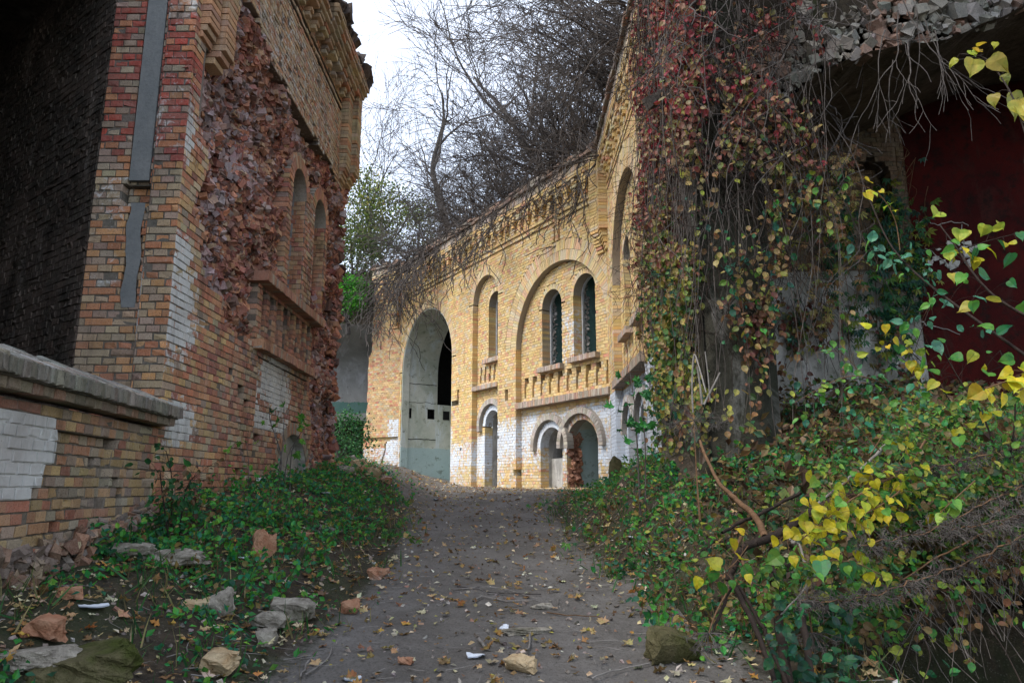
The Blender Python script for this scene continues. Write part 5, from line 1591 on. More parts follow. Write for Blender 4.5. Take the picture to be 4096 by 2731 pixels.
for (px, py, ln) in ((903, 0, 1.6), (915, 5, 1.2), (898, 10, 1.9), (925, 20, 1.0), (885, 30, 0.9), (908, 40, 1.3), (935, 30, 0.8), (893, 60, 0.9)):
    T = Tubes(); p = at(px, py, 7.15)
    grow(T, RNG, p, (RNG.normal(0, 0.15), -0.05, -1), ln, 0.008, 0, 2, 0.10, 0.13, -0.07, (2, 3), 0.5, 0.4, rmin=0.0025)
    V, F = T.arrays(4); part('root', V, [F], M['vine'], RT)

# ------------------------------------------------------------------ trees and thicket above the walls
def tree(label, base, height, seed, r, kids=(4, 6), maxd=4, lean=(0, 0), up=0.05, group=None, leaf=None, name='bare_tree', ang=0.65, seglen=0.5, wander=0.12, rmin=0.008):
    rng = np.random.default_rng(seed)
    t = thing(name, label, 'tree', tuple(float(v) for v in base), group)
    T = Tubes(); W = Tubes(); tips = []
    grow(T, rng, base, (lean[0], lean[1], 1), height, r, 0, maxd, seglen, wander, up, kids, 0.58, ang, tips, rmin, W)
    V, F = T.arrays(6); part('trunk', V, [F], M['bark'], t, None, True)
    V, F = W.arrays(3); part('crown', V, [F], M['twig'], t)
    if leaf:
        n, size, pc = leaf
        k = RNG.integers(0, len(tips), n); P = np.array([tips[i][0] for i in k]) + RNG.normal(0, 0.25, (n, 3))
        V, F, c = leaves('tiny', P, rdir(n, -0.3), rdir(n), RNG.uniform(*size, n), cols(*pc, n))
        part('foliage', V, [F], M['leaf'], t, c, kind='stuff')
    return t
G1 = 'bare trees above the fort'
tree('forked bare tree against the white sky, trunk rising from the middle of the thicket', (-2.4, 31, 8.6), 10.5, 11, 0.22, kids=(5, 7), maxd=4, lean=(-0.10, 0), group=G1, seglen=0.6, ang=0.6)
tree('slender bare tree leaning left over the end of the thicket', (-5.0, 31, 8.6), 8.0, 23, 0.14, kids=(5, 7), maxd=4, lean=(-0.35, 0), group=G1, seglen=0.5)
tree('tall bare tree with dense crown right of the forked one', (1.2, 29, 9), 12.0, 35, 0.20, kids=(6, 8), maxd=4, lean=(0.02, 0), group=G1, seglen=0.55)
tree('thin bare tree low beside the ruined cornice', (-7.2, 33, 8), 6.0, 41, 0.08, kids=(4, 6), maxd=3, lean=(0.0, 0), group=G1, seglen=0.4)
tree('dark bare tree leaning right above the corner of the fort', (3.0, 24, 9.5), 10.0, 57, 0.20, kids=(6, 8), maxd=4, lean=(0.25, -0.1), group=G1, seglen=0.5)
tree('dark bare tree above the wing, crossing the top of the picture', (4.6, 19, 9.8), 8.5, 63, 0.16, kids=(6, 8), maxd=4, lean=(-0.1, -0.15), group=G1, seglen=0.45)

def shrub_mesh(seed, n, h, spread, droop):
    rng = np.random.default_rng(seed); T = Tubes()
    for _ in range(n):
        a = rng.uniform(0, 2 * pi)
        grow(T, rng, (rng.normal(0, 0.2), rng.normal(0, 0.2), 0), (cos(a) * spread, sin(a) * spread, 1), h * rng.uniform(0.6, 1.15), 0.03, 0, 3, 0.26, 0.13, droop, (4, 6), 0.52, 0.6, rmin=0.0052)
    V, F = T.arrays(3)
    me = mesh_of('shrub', V, [F]); me.materials.append(M['twig'])
    return me
SM = [shrub_mesh(500 + k, 8, 3.1, 0.8, 0.0) for k in range(5)]
lab_x = ['at the left end of the fort roof', 'above the great arch', 'above the narrow blind window', 'above the wide double window', 'above the inner corner of the fort', 'on top of the wing']
GS = 'leafless bushes on the fort roof'
k = 0
cnt = {}
ORD = 'first second third fourth fifth sixth seventh eighth ninth tenth eleventh twelfth thirteenth fourteenth fifteenth sixteenth seventeenth eighteenth nineteenth twentieth'.split()
spots = []
for s in np.arange(-2.0, 12.5, 0.85):
    for d in (0.8, 2.2, 4.4):
        spots.append((s + RNG.uniform(-0.4, 0.4), d + RNG.uniform(-0.4, 0.4)))
for s, d in spots:
    p = fA.p(s, 0, d); z = 7.9 + 0.23 * d
    o = bpy.data.objects.new('bare_bush', SM[k % 5]); COL.objects.link(o); k += 1
    o.location = (p[0], p[1], z); a = RNG.uniform(0, 6.28)
    # bushes at the brink lean out over the wall
    ln = 0.75 if d < 1.3 else 0.45 if d < 3 else 0.15
    o.rotation_euler = Euler((ln * RNG.uniform(0.6, 1.2), 0, math.atan2(-fA.n[0], fA.n[1]) * 0 + math.atan2(fA.n[1], fA.n[0]) + pi / 2 + RNG.normal(0, 0.35)))
    sc = RNG.uniform(0.75, 1.25) * (1.35 if d > 3 else 1.15 if d > 1.4 else 1.0) * (0.8 if s > 9 else 0.85 if s > 6.5 else 1.1)
    o.scale = (sc, sc, sc)
    w = lab_x[0] if s > 11 else lab_x[1] if s > 8 else lab_x[2] if s > 4.8 else lab_x[3] if s > 1 else lab_x[4]
    rw = min(range(3), key=lambda q: abs((0.8, 2.2, 4.4)[q] - d)); row = ('brink row', 'middle row', 'back row')[rw]
    cnt[rw] = cnt.get(rw, 0) + 1
    tag(o, f'{ORD[cnt[rw] - 1]} leafless bush from the inner corner, {row} on the fort roof', 'bush', GS)
for y in np.arange(8.0, 16, 0.9):
    for d in (0.6, 1.8, 3.4):
        o = bpy.data.objects.new('bare_bush', SM[k % 5]); COL.objects.link(o); k += 1
        o.location = (2.45 + d + RNG.uniform(-0.3, 0.3), y + RNG.uniform(-0.3, 0.3), 8.0 + 0.5 * d)
        o.rotation_euler = Euler((0, -RNG.uniform(0.3, 0.9), RNG.normal(0, 0.5))); sc = RNG.uniform(0.9, 1.4); o.scale = (sc, sc, sc)
        tag(o, f'{ORD[int(round((y - 8.0) / 0.9))]} dark leafless bush from the creeper, {"front row" if d < 1 else "middle row" if d < 2 else "back row"} on the wing', 'bush', GS)
# long branches drooping over the yellow front
GD = 'branches drooping over the fort cornice'
for (s, ln, n, lab) in ((12.2, 2.6, 9, 'bare branches spreading over the end bay cornice'), (11.0, 2.2, 8, 'bare branches drooping beside the corbel of the end bay'), (8.2, 2.0, 9, 'thick bare branches drooping right of the great arch top'), (9.6, 2.6, 12, 'bundle of bare branches drooping before the top of the great arch'), (6.2, 1.7, 6, 'bare branches drooping above the narrow blind window'),
                        (4.0, 2.2, 5, 'bare branches drooping between the narrow and the wide blind arch'), (2.4, 1.5, 5, 'few bare twigs drooping left of the frame line'), (0.3, 2.4, 7, 'bare branches drooping into the inner corner of the fort')):
    t = thing('drooping_branches', lab, 'branches', tuple(fA.p(s, 7.9, 0.3)), GD)
    rng = np.random.default_rng(int(s * 10) + 3); T = Tubes()
    for _ in range(n):
        p = fA.p(s + rng.normal(0, 0.3), 7.95, 0.4)
        d = np.array(fA.n) * 1.0 + fA.u * rng.normal(0, 0.5) + np.array((0, 0, rng.uniform(-0.1, 0.3)))
        grow(T, rng, p, d, ln * rng.uniform(0.8, 1.2), 0.034, 0, 2, 0.16, 0.22, -0.12, (4, 6), 0.55, 0.6, rmin=0.0095)
    V, F = T.arrays(4); part('branch', V, [F], M['twig'], t)
T = Tubes()
for _ in range(4):
    y = RNG.uniform(10.5, 13.0); p = (2.3, y, 8.1)
    grow(T, RNG, p, (-1, -0.3, 0.1), 2.2, 0.022, 0, 2, 0.16, 0.2, -0.16, (3, 5), 0.55, 0.6, rmin=0.006)
for _ in range(26):
    p = (2.0 + RNG.uniform(-0.1, 2.0), 7.5 + RNG.uniform(-0.1, 1.2), RNG.uniform(5.0, 7.6))
    grow(T, RNG, p, (RNG.normal(0, 0.8), -1, 0.1), 1.3, 0.014, 0, 2, 0.12, 0.25, -0.10, (3, 5), 0.6, 0.7, rmin=0.004)
V, F = T.arrays(4)
t = thing('drooping_branches', 'dark tangle of bare branches drooping over the creeper and wing top', 'branches', (2.3, 10, 8), GD)
part('branch', V, [F], M['twig'], t)

# leafy trees at the far left end
def crown_tree(label, px, py, Y, rx, rz, n, pc, size, seed, group, h):
    c = at(px, py, Y); zb = float(h)
    t = thing('leafy_tree', label, 'tree', (float(c[0]), float(c[1]), zb), group)
    rng = np.random.default_rng(seed); T = Tubes(); tips = []
    grow(T, rng, (c[0], c[1], zb), (0, 0, 1), c[2] - zb + rz * 0.6, 0.10, 0, 3, 0.4, 0.12, 0.05, (5, 8), 0.5, 0.8, tips, 0.012)
    V, F = T.arrays(4); part('trunk', V, [F], M['bark'], t)
    nb = 40; cc = rng.normal(0, 1, (nb, 3)); cc /= np.linalg.norm(cc, axis=1, keepdims=True); cc *= rng.uniform(0.35, 1.0, (nb, 1)) ** 0.6
    cc = c + cc * np.array((rx, rx * 0.8, rz)); k = rng.integers(0, nb, n)
    P = cc[k] + rng.normal(0, 0.24, (n, 3)) * np.array((rx, rx, rz)) * 0.75
    tone = rng.uniform(0.55, 1.3, nb)[k][:, None]
    V, F, col = leaves('tiny', P, rdir(n, -0.2), rdir(n, 0.8), rng.uniform(*size, n), cols(*pc, n) * tone)
    part('crown', V, [F], M['leaf'], t, col, kind='stuff')
OLIVE = ([(0.22, 0.26, 0.045), (0.14, 0.20, 0.04), (0.34, 0.30, 0.07), (0.08, 0.13, 0.03)], [3, 3, 1.5, 2])
G2 = 'leafy trees beyond the ruined wall end'
crown_tree('olive green leafy tree rising beside the ruined cornice', 372, 215, 29.5, 1.7, 2.1, 5200, OLIVE, (0.09, 0.16), 5, G2, 7.0)
crown_tree('dusky green tree below the olive one, behind the broken wall', 352, 262, 28.0, 1.5, 1.6, 4200, ([(0.08, 0.14, 0.03), (0.13, 0.18, 0.04), (0.05, 0.09, 0.03), (0.2, 0.2, 0.06)], [3, 2, 2, 1]), (0.08, 0.15), 6, G2, 6.5)
crown_tree('vivid green bush hanging at the top left of the end bay', 350, 292, 26.2, 0.75, 0.7, 1500, ([(0.08, 0.34, 0.02), (0.14, 0.42, 0.03), (0.04, 0.2, 0.02)], [3, 2, 2]), (0.08, 0.14), 7, G2, 5.5)
crown_tree('pale leafy shrub low between broken wall and end bay', 345, 440, 23.5, 0.85, 0.9, 1700, ([(0.04, 0.20, 0.06), (0.08, 0.28, 0.06), (0.12, 0.3, 0.1), (0.02, 0.1, 0.03)], [3, 2, 1, 2]), (0.07, 0.12), 8, G2, 0.4)
crown_tree('olive treetop behind the thicket left of the forked tree', 410, 235, 33.5, 2.0, 1.5, 3000, OLIVE, (0.09, 0.15), 9, G2, 8.0)

# ------------------------------------------------------------------ ground cover, litter, stones
def on_ground(px, py, y0=3.0, y1=32):
    r, z = ray(px, py)
    ys_ = np.linspace(y0, y1, 3000)
    g_ = gz(r * ys_, ys_, False, False)
    k = np.argmax(z * ys_ < g_) if (z * ys_ < g_).any() else -1
    # first place where the ray is below the ground
    Y = ys_[k]
    return np.array((r * Y, Y, float(gz(r * Y, Y))))

def stuff(name, label, cat, V, F, mat, C=None):
    o = link(name, mesh_of(name, V, [F] if isinstance(F, np.ndarray) else F, C), mat)
    tag(o, label, cat, kind='stuff')
    return o

def scatter(n, fx, fy, dens):
    X = RNG.uniform(*fx, n); Y = fy[0] + (fy[1] - fy[0]) * RNG.random(n) ** 1.35
    k = RNG.random(n) < dens(X, Y)
    return X[k], Y[k]
def in_pit(x, y): return (x > 1.95) & (y < 4.6)

# fallen leaves
X, Y = scatter(52000, (-5.5, 6.5), (3.0, 22), lambda x, y: np.where(in_pit(x, y) | (x < -3.25 + 0.0 * y) | ((x > 1.8) & (y > 7.5) & (y < 10.5)) | (y > 21.5 - 0.0 * x) & (x > 1), 0, 0.24 + 0.75 * (1 - path_w(x, y)) * fbm(x * 1.1, y * 1.1, 610) ** 1.2))
n = len(X); Z = gz(X, Y) + RNG.uniform(0.004, 0.03, n)
Nr = RNG.normal(0, 0.42, (n, 3)) + np.array((0, 0, 1)); Ax = rdir(n); Ax[:, 2] *= 0.25
half = n // 3
V1, F1, C1 = leaves('maple', np.stack([X, Y, Z], -1)[:half], Ax[:half], Nr[:half], RNG.uniform(0.03, 0.085, half), cols(*DRY, half, 0.28))
V2, F2, C2 = leaves('tiny', np.stack([X, Y, Z], -1)[half:], Ax[half:], Nr[half:], RNG.uniform(0.015, 0.06, n - half), cols([(0.30, 0.17, 0.08), (0.50, 0.38, 0.24), (0.20, 0.12, 0.07), (0.66, 0.58, 0.46), (0.42, 0.38, 0.07)], [3, 3, 2.5, 2.4, 0.8], n - half, 0.28))
stuff('leaf_litter', 'curled brown and tan fallen leaves scattered over the trodden path and banks', 'leaf litter', np.concatenate([V1, V2]), np.concatenate([F1, F2 + len(V1)]), M['dry_leaf'], np.concatenate([C1, C2]))

LIMEG = ([(0.06, 0.28, 0.04), (0.03, 0.20, 0.06), (0.16, 0.34, 0.05), (0.30, 0.30, 0.06)], [3, 2, 2, 1])
# low green growth on both banks
def ground_green(name, label, n, fx, fy, dens, kind, size, pc, hh, seed):
    X, Y = scatter(n, fx, fy, dens); n = len(X)
    H = RNG.uniform(0.01, 1, n) ** 1.5 * hh * (0.5 + fbm(X * 1.6, Y * 1.6, seed))
    Z = gz(X, Y) + H
    Nr = RNG.normal(0, 0.5, (n, 3)) + np.array((0, -0.35, 1.0)); Ax = rdir(n, -0.2)
    tone = (0.55 + 0.8 * fbm(X * 2.5, Y * 2.5, seed + 3))[:, None]
    V, F, C = leaves(kind, np.stack([X, Y, Z], -1), Ax, Nr, RNG.uniform(*size, n), np.clip(cols(*pc, n) * tone, 0, 0.8))
    return stuff(name, label, 'undergrowth', V, F, M['leaf'], C)
NETTLE = ([(0.03, 0.26, 0.04), (0.08, 0.38, 0.05), (0.02, 0.17, 0.07), (0.20, 0.42, 0.05), (0.03, 0.28, 0.13), (0.30, 0.20, 0.08)], [3, 3, 2, 1.8, 1.2, 1.0])
ground_green('undergrowth', 'low bright green ground plants along the foot of the ruined brick wall', 22000, (-3.3, -0.8), (5.4, 15.5),
             lambda x, y: np.where(x < -3.26, 0, sst(-1.0, -2.0, x * 1.0) * 0 + (1 - sst(-2.75, -1.55, x + 0.9 * (fbm(x * 1.5, y * 1.5, 620) - 0.5))) * (0.10 + 1.0 * sst(0.46, 0.60, fbm(x * 1.6, y * 1.2, 621)))), 'ovate', (0.025, 0.075), NETTLE, 0.14, 622)
ground_green('undergrowth', 'sparse ivy and moss sprigs in the near left corner among stones', 6500, (-3.1, -0.6), (3.2, 6.2),
             lambda x, y: np.where(x < -3.0, 0, (1 - sst(-2.4, -0.9, x)) * sst(0.48, 0.66, fbm(x * 2.0, y * 2.0, 631))), 'tiny', (0.025, 0.07), NETTLE, 0.06, 632)
ground_green('undergrowth', 'green creeping plants along the right edge of the path up to the fort', 36000, (0.4, 6.0), (4.6, 15.5),
             lambda x, y: np.where(in_pit(x, y) | ((x > 1.85) & (y > 7.5)), 0, sst(0.85, 1.9, x + 1.2 * (fbm(x * 1.4, y * 1.4, 640) - 0.5)) * (0.18 + 1.0 * sst(0.45, 0.6, fbm(x * 1.5, y * 1.5, 641)))), 'ovate', (0.025, 0.08), NETTLE, 0.18, 642)
ground_green('undergrowth', 'withered brown and green weeds on the bank below the dark casemate', 16000, (1.8, 7.0), (4.5, 10.1),
             lambda x, y: np.where(in_pit(x, y) | ((x < 2.8) & (y > 7.5)), 0, 0.35 + 0.5 * fbm(x * 1.5, y * 1.5, 651)), 'tiny', (0.05, 0.13),
             ([(0.14, 0.08, 0.04), (0.24, 0.16, 0.08), (0.05, 0.14, 0.05), (0.09, 0.05, 0.035), (0.16, 0.22, 0.05)], [3, 2, 2.4, 3, 1.2]), 0.42, 652)
ground_green('undergrowth', 'lobed leaves of ground ivy and nettle scattered through both banks', 7000, (-3.25, 5.0), (4.0, 14),
             lambda x, y: np.where(in_pit(x, y) | (x < -3.25) | ((x < 0) & (y < 6.0)) | ((x > 1.85) & (y > 7.5)), 0, (1 - path_w(x, y)) * sst(0.44, 0.6, fbm(x * 1.4, y * 1.4, 655))), 'hand', (0.05, 0.11), LIMEG, 0.16, 656)
# grass and straw blades
X, Y = scatter(30000, (-3.3, 6.0), (3.2, 20), lambda x, y: np.where(in_pit(x, y) | (x < -3.2) | ((x > 1.85) & (y > 7.5) & (y < 11)), 0, (1 - path_w(x, y)) * sst(0.4, 0.6, fbm(x * 1.7, y * 1.7, 660))))
n = len(X)
V, F, C = leaves('blade', np.stack([X, Y, gz(X, Y) - 0.01], -1), RNG.normal(0, 0.5, (n, 3)) + np.array((0, 0, 0.8)), rdir(n), RNG.uniform(0.06, 0.24, n), cols([(0.03, 0.16, 0.03), (0.08, 0.2, 0.04), (0.34, 0.28, 0.14), (0.22, 0.18, 0.09)], [3, 2, 1.6, 1.5], n))
stuff('grass', 'thin grass tufts and straw on both banks', 'grass', V, F, M['leaf'], C)
# twigs and crumbs
T = Tubes()
X, Y = scatter(1900, (-3.0, 3.2), (3.2, 17), lambda x, y: np.where(in_pit(x, y), 0, 0.35 + 0.6 * sst(0.2, 1.3, x)))
for x, y in zip(X, Y):
    a = RNG.uniform(0, pi); L = RNG.uniform(0.03, 0.24); p = np.array((x, y)); q = p + L * np.array((cos(a), sin(a) * 0.7)); m_ = (p + q) / 2 + RNG.normal(0, 0.1 * L, 2); r_ = RNG.uniform(0.0012, 0.0045)
    P3 = [np.array((v[0], v[1], float(gz(v[0], v[1])) + 0.006 + r_ + RNG.uniform(0, 0.02))) for v in (p, m_, q)]
    T.line(P3, r_, r_ * 0.6)
V, F = T.arrays(4)
stuff('fallen_twigs', 'pale broken twigs and straws strewn over the dark path', 'twigs', V, F, M['pale_twig'])
X, Y = scatter(5200, (-3.2, 3.5), (3.0, 21), lambda x, y: np.where(in_pit(x, y), 0, 0.3 + 0.5 * fbm(x * 2, y * 2, 670)))
n = len(X)
P, F, C = chunks(np.stack([X, Y, gz(X, Y) + 0.002], -1), RNG.uniform(0.006, 0.032, n) ** 1.0, np.concatenate([cols([(0.20, 0.18, 0.16), (0.34, 0.30, 0.26), (0.30, 0.14, 0.09), (0.10, 0.09, 0.08), (0.6, 0.58, 0.54)], [3, 2, 1, 3, 0.5], n), np.zeros((n, 1))], 1), 0.6, 0.35)
o = stuff('gravel', 'small stones, brick crumbs and grit trodden into the path', 'gravel', P, F, M['rubble'], C)

# single stones and brick lumps
def rock(name, label, cat, px, py, w, mat, asp=(1, 0.8, 0.6), seed=0, rz=0.0, rx=0.0, group=None, smooth=False, rough=0.19, sink=0.15, boxy=0.6, sub=3):
    c = on_ground(px, py); w = w * 0.95
    import bmesh
    bm = bmesh.new()
    bmesh.ops.create_cube(bm, size=1.0)
    bmesh.ops.subdivide_edges(bm, edges=bm.edges[:], cuts=sub * 2 - 1, use_grid_fill=True)
    rng = np.random.default_rng(seed + 900)
    me = bpy.data.meshes.new(name); bm.to_mesh(me); bm.free()
    n = len(me.vertices); co = np.zeros(n * 3, np.float32); me.vertices.foreach_get('co', co); co = co.reshape(-1, 3).astype(float)
    sph = co / np.linalg.norm(co, axis=1, keepdims=True) * 0.6
    co = co * boxy + sph * (1 - boxy)
    sh = rng.uniform(0, 50, 3)
    nv = np.stack([fbm(co[:, 0] * 2.4 + sh[k] + co[:, 2] * 1.7, co[:, 1] * 2.4 + sh[k] - co[:, 2], seed + k, 3) - 0.5 for k in range(3)], -1)
    n2 = np.stack([fbm(co[:, 0] * 8 + sh[k] + co[:, 2] * 6, co[:, 1] * 8 + co[:, 2] * 5, seed + 7 + k, 2) - 0.5 for k in range(3)], -1)
    co = co + nv * rough * 3 + n2 * rough * 0.7
    for _ in range(3):        # knocked off corners
        d = rng.normal(0, 1, 3); d /= np.linalg.norm(d); h = co @ d; t = np.quantile(h, rng.uniform(0.80, 0.93))
        co = co - np.clip(h - t, 0, None)[:, None] * d * 0.9
    co = co * np.array(asp) * w
    R = np.array(Matrix.Rotation(rz, 3, 'Z') @ Matrix.Rotation(rx, 3, 'X')); co = co @ R.T
    co[:, 2] -= co[:, 2].min() + w * sink * asp[2]
    me.vertices.foreach_set('co', co.astype(np.float32).ravel())
    if smooth: me.polygons.foreach_set('use_smooth', np.ones(len(me.polygons), bool))
    me.update()
    o = link(name, me, M[mat], None, tuple(c))
    tag(o, label, cat, group)
    return o
GB = 'broken brick lumps on the path'
GR = 'loose stones on the path'
rock('brick_lump', 'upright orange lump of two mortared bricks beside the green bank', 'brick', 264, 561, 0.24, 'brick_bit', (0.75, 0.6, 1.05), 1, 0.4, 0, GB)
rock('brick_lump', 'small orange broken brick lying alone in the middle of the path', 'brick', 378, 578, 0.17, 'brick_bit', (1.1, 0.7, 0.6), 2, -0.3, 0.2, GB)
rock('brick_lump', 'squarish pink brick end right of the long grey slab', 'brick', 350, 614, 0.145, 'brick_bit', (1, 0.9, 0.75), 3, 0.5, 0.1, GB, boxy=0.8)
rock('brick_lump', 'flat tan brick piece left of the white topped stone', 'brick', 198, 608, 0.15, 'brick_yellow', (1.1, 0.7, 0.4), 4, 0.3, 0.3, GB)
rock('stone', 'white topped dark stone between tan brick piece and long slab', 'stone', 220, 613, 0.19, 'stone_grey', (1, 0.8, 0.85), 5, 0.2, 0.1, GR)
rock('stone', 'long pale grey slab lying slantwise on the path', 'stone', 287, 617, 0.29, 'stone_grey', (1.2, 0.5, 0.45), 6, -0.35, 0.2, GR, boxy=0.85)
rock('stone', 'dark low stone tucked against the front of the long slab', 'stone', 268, 628, 0.21, 'stone_grey', (1.15, 0.6, 0.5), 7, -0.2, 0.0, GR, boxy=0.8)
rock('stone', 'small dark cube shaped stone nearest below the long slab', 'stone', 266, 645, 0.125, 'stone_grey', (1.05, 0.9, 0.8), 8, 0.3, 0.1, GR, boxy=0.8)
rock('brick_lump', 'ochre pitted brick half in the near foreground', 'brick', 219, 675, 0.19, 'brick_yellow', (1.1, 0.75, 0.5), 9, -0.4, 0.5, GB, boxy=0.85)
rock('boulder', 'large mossy olive boulder in the near left corner', 'boulder', 85, 683, 0.38, 'stone_moss', (1.05, 0.8, 0.5), 10, 0.3, 0, None, False, 0.2, sub=9)
rock('boulder', 'flat grey boulder beside the large mossy one', 'boulder', 32, 668, 0.26, 'stone_grey', (1.25, 0.7, 0.35), 11, 0.1, 0, None, False, 0.2, sub=6)
rock('boulder', 'low slab of grey rock with moss beside the brick bank', 'boulder', 170, 562, 0.38, 'stone_grey', (1.3, 0.6, 0.32), 12, -0.2, 0, None, False, 0.2, sub=8)
rock('boulder', 'smaller grey rock half sunk left of the low slab', 'boulder', 128, 558, 0.26, 'stone_grey', (1.2, 0.7, 0.34), 13, 0.3, 0, None, False, 0.2, sub=7)
rock('boulder', 'mossy brown block of masonry at the right edge of the path', 'boulder', 676, 662, 0.27, 'stone_moss', (1.1, 0.8, 0.75), 14, 0.2, 0, None, False, 0.14, boxy=0.8)
rock('brick_lump', 'small red brick end among leaves near the coping wall', 'brick', 73, 598, 0.12, 'brick_bit', (1.2, 0.7, 0.6), 15, 0.2, 0, GB, boxy=0.85)
rock('brick_lump', 'dull red brick end above the mossy boulder', 'brick', 44, 642, 0.15, 'brick_bit', (1.1, 0.7, 0.8), 16, -0.1, 0, GB, boxy=0.85)
rock('brick_lump', 'tiny orange brick crumb near the bottom centre of the path', 'brick', 406, 663, 0.075, 'brick_bit', (1.2, 0.8, 0.6), 17, 0, 0, GB)
rock('brick_lump', 'flat orange brick lying at the edge of the green bank', 'brick', 298, 538, 0.20, 'brick_bit', (1.3, 0.6, 0.25), 18, 0.1, 0, GB, boxy=0.85)
rock('brick_lump', 'brick fragment cut by the lower picture edge, with a pale top', 'brick', 520, 676, 0.15, 'brick_yellow', (1.2, 0.7, 0.55), 19, -0.6, 0.2, GB, boxy=0.8)
rock('stone', 'pale flat stone by the bundle of sticks', 'stone', 543, 606, 0.14, 'stone_grey', (1.2, 0.7, 0.3), 20, 0.1, 0, GR)
rock('stone', 'grey flake of stone flush with the path right of centre', 'stone', 525, 631, 0.26, 'stone_grey', (1.3, 0.6, 0.12), 21, 0.15, 0, GR)
rock('stone', 'brown stone leaning on the inner corner of the fort', 'stone', 616, 483, 0.30, 'stone_moss', (0.8, 0.6, 1.3), 22, 0.3, 0, GR, sink=0.05)
for k, (px, py, w, mt, lb) in enumerate(((357, 470, 0.5, 'brick_yellow', 'top tan block of the rubble heap behind the broken wall'), (345, 474, 0.42, 'stone_grey', 'grey block low on the rubble heap behind the broken wall'),
                         (372, 479, 0.45, 'brick_yellow', 'tan block at the right foot of the rubble heap'), (334, 468, 0.38, 'brick_bit', 'red block at the left of the rubble heap'), (365, 474, 0.35, 'brick_bit', 'small red block in the middle of the rubble heap'),
                         (352, 464, 0.36, 'stone_grey', 'pale block crowning the rubble heap'), (387, 483, 0.30, 'brick_bit', 'red block lying right of the rubble heap'))):
    rock('rubble_block', lb, 'rubble', px, py, w * 0.62, mt, (1.1, 0.8, 0.6), 30 + k, k, 0.3, 'rubble heap beyond the broken wall', boxy=0.8)
# charred heap by the fort
n = 130
cen = np.array([on_ground(486 + RNG.normal(0, 9), 484 + RNG.uniform(-1.0, 0.5)) for _ in range(n)]) + np.array([(0, 0, RNG.uniform(0, 0.10)) for _ in range(n)])
P, F, C = chunks(cen, RNG.uniform(0.06, 0.2, n), np.concatenate([cols([(0.02, 0.02, 0.025), (0.10, 0.13, 0.18), (0.3, 0.25, 0.2), (0.05, 0.05, 0.05)], [3, 1.4, 0.6, 2], n), np.zeros((n, 1))], 1), 0.5)
stuff('ash_heap', 'dark heap of ash and charred scraps before the narrow doorway of the fort', 'ash heap', P, F, M['rubble'], C)
# litter
GT = 'white scraps of litter'
for k, (px, py, w, lb) in enumerate(((241, 560, 0.13, 'crumpled white scrap left of the upright brick lump'), (200, 579, 0.14, 'torn white and blue wrapper below the low grey rock'), (370, 520, 0.15, 'white scrap on the green bank high up the path'),
                                     (93, 609, 0.15, 'flat white strip of litter near the coping wall'), (325, 495, 0.16, 'pale scrap in the grass below the plastered arch'), (476, 659, 0.11, 'bent white shard in the near foreground'),
                                     (504, 627, 0.11, 'white oblong scrap on the trodden path'), (631, 540, 0.13, 'pale folded scrap at the right edge of the path'), (262, 483, 0.3, 'white block of litter at the foot of the brick wall'), (436, 500, 0.14, 'small white scrap far up the path'),
                                     (353, 683 - 6, 0.1, 'white chip near the lower edge left of centre'))):
    c = on_ground(px, py)
    xs_, ys_ = np.meshgrid(np.linspace(-0.5, 0.5, 6), np.linspace(-0.3, 0.3, 4))
    zz = 0.35 * (fbm(xs_ * 2.2 + k * 3, ys_ * 3.1 + k, 700 + k) - 0.2); a = k * 1.3
    P = np.stack([xs_ * cos(a) - ys_ * sin(a) * 1.0, xs_ * sin(a) + ys_ * cos(a), zz + 0.06], -1).reshape(-1, 3) * w
    i = (np.arange(5)[None, :] + np.arange(3)[:, None] * 6).reshape(-1); F = np.stack([i, i + 1, i + 7, i + 6], -1)
    Pb = P - np.array((0, 0, 0.006)); F2 = F[:, ::-1] + len(P)
    o = link('paper_scrap', mesh_of('paper_scrap', np.concatenate([P, Pb]), [F, F2]), M['trash'], None, tuple(c)); tag(o, lb, 'litter', GT)
# sticks lying on the path
GK = 'sticks lying on the path'
def stick(label, pts, r0, r1, mat='pale_twig', up=0.02, group=GK, name='stick'):
    P = [on_ground(x, y) + np.array((0, 0, up + (d if len(q) > 2 else 0))) for q in pts for x, y, d in [(q[0], q[1], q[2] if len(q) > 2 else 0)]]
    T = Tubes(); L = smooth_line(P, 4, 0.003); c = L[0].copy(); T.line([p - c for p in L], r0, r1)
    V, F = T.arrays(6)
    o = link(name, mesh_of(name, V, [F], None, True), M[mat], None, tuple(c)); tag(o, label, 'stick', group)
    return o
stick('upper long grey stick of the bundle lying across the path', [(457, 589), (490, 592), (520, 595), (541, 596)], 0.007, 0.005, 'twig')
stick('second long stick of the bundle, slightly lower', [(462, 591), (500, 590), (538, 600)], 0.006, 0.004)
stick('lowest thin stick of the bundle, curved', [(480, 598), (505, 602), (538, 601)], 0.005, 0.004)
stick('short stub crossing below the stick bundle', [(473, 607), (482, 599)], 0.009, 0.007)
stick('thin stick poking left out of the bundle', [(453, 592), (475, 590), (496, 589)], 0.005, 0.003, 'twig')
stick('flat pale splinter of wood near the lower edge', [(479, 639), (484, 645), (489, 651)], 0.011, 0.008)
stick('upright pale splinter right of the flat one', [(530, 636), (529, 646), (526, 655)], 0.008, 0.006)
stick('long thin brown stick arching right of centre', [(547, 616), (575, 620), (600, 620)], 0.005, 0.003, 'brown_stem')
stick('dark stick lying flat at the right bank edge', [(646, 554), (660, 555), (676, 556)], 0.012, 0.010, 'brown_stem')
stick('thin long stick in front of the mossy block', [(592, 682), (620, 672), (650, 666)], 0.005, 0.004)
stick('pale plank piece by the green bank', [(318, 529), (330, 531), (341, 532)], 0.03, 0.025, 'pale_twig')
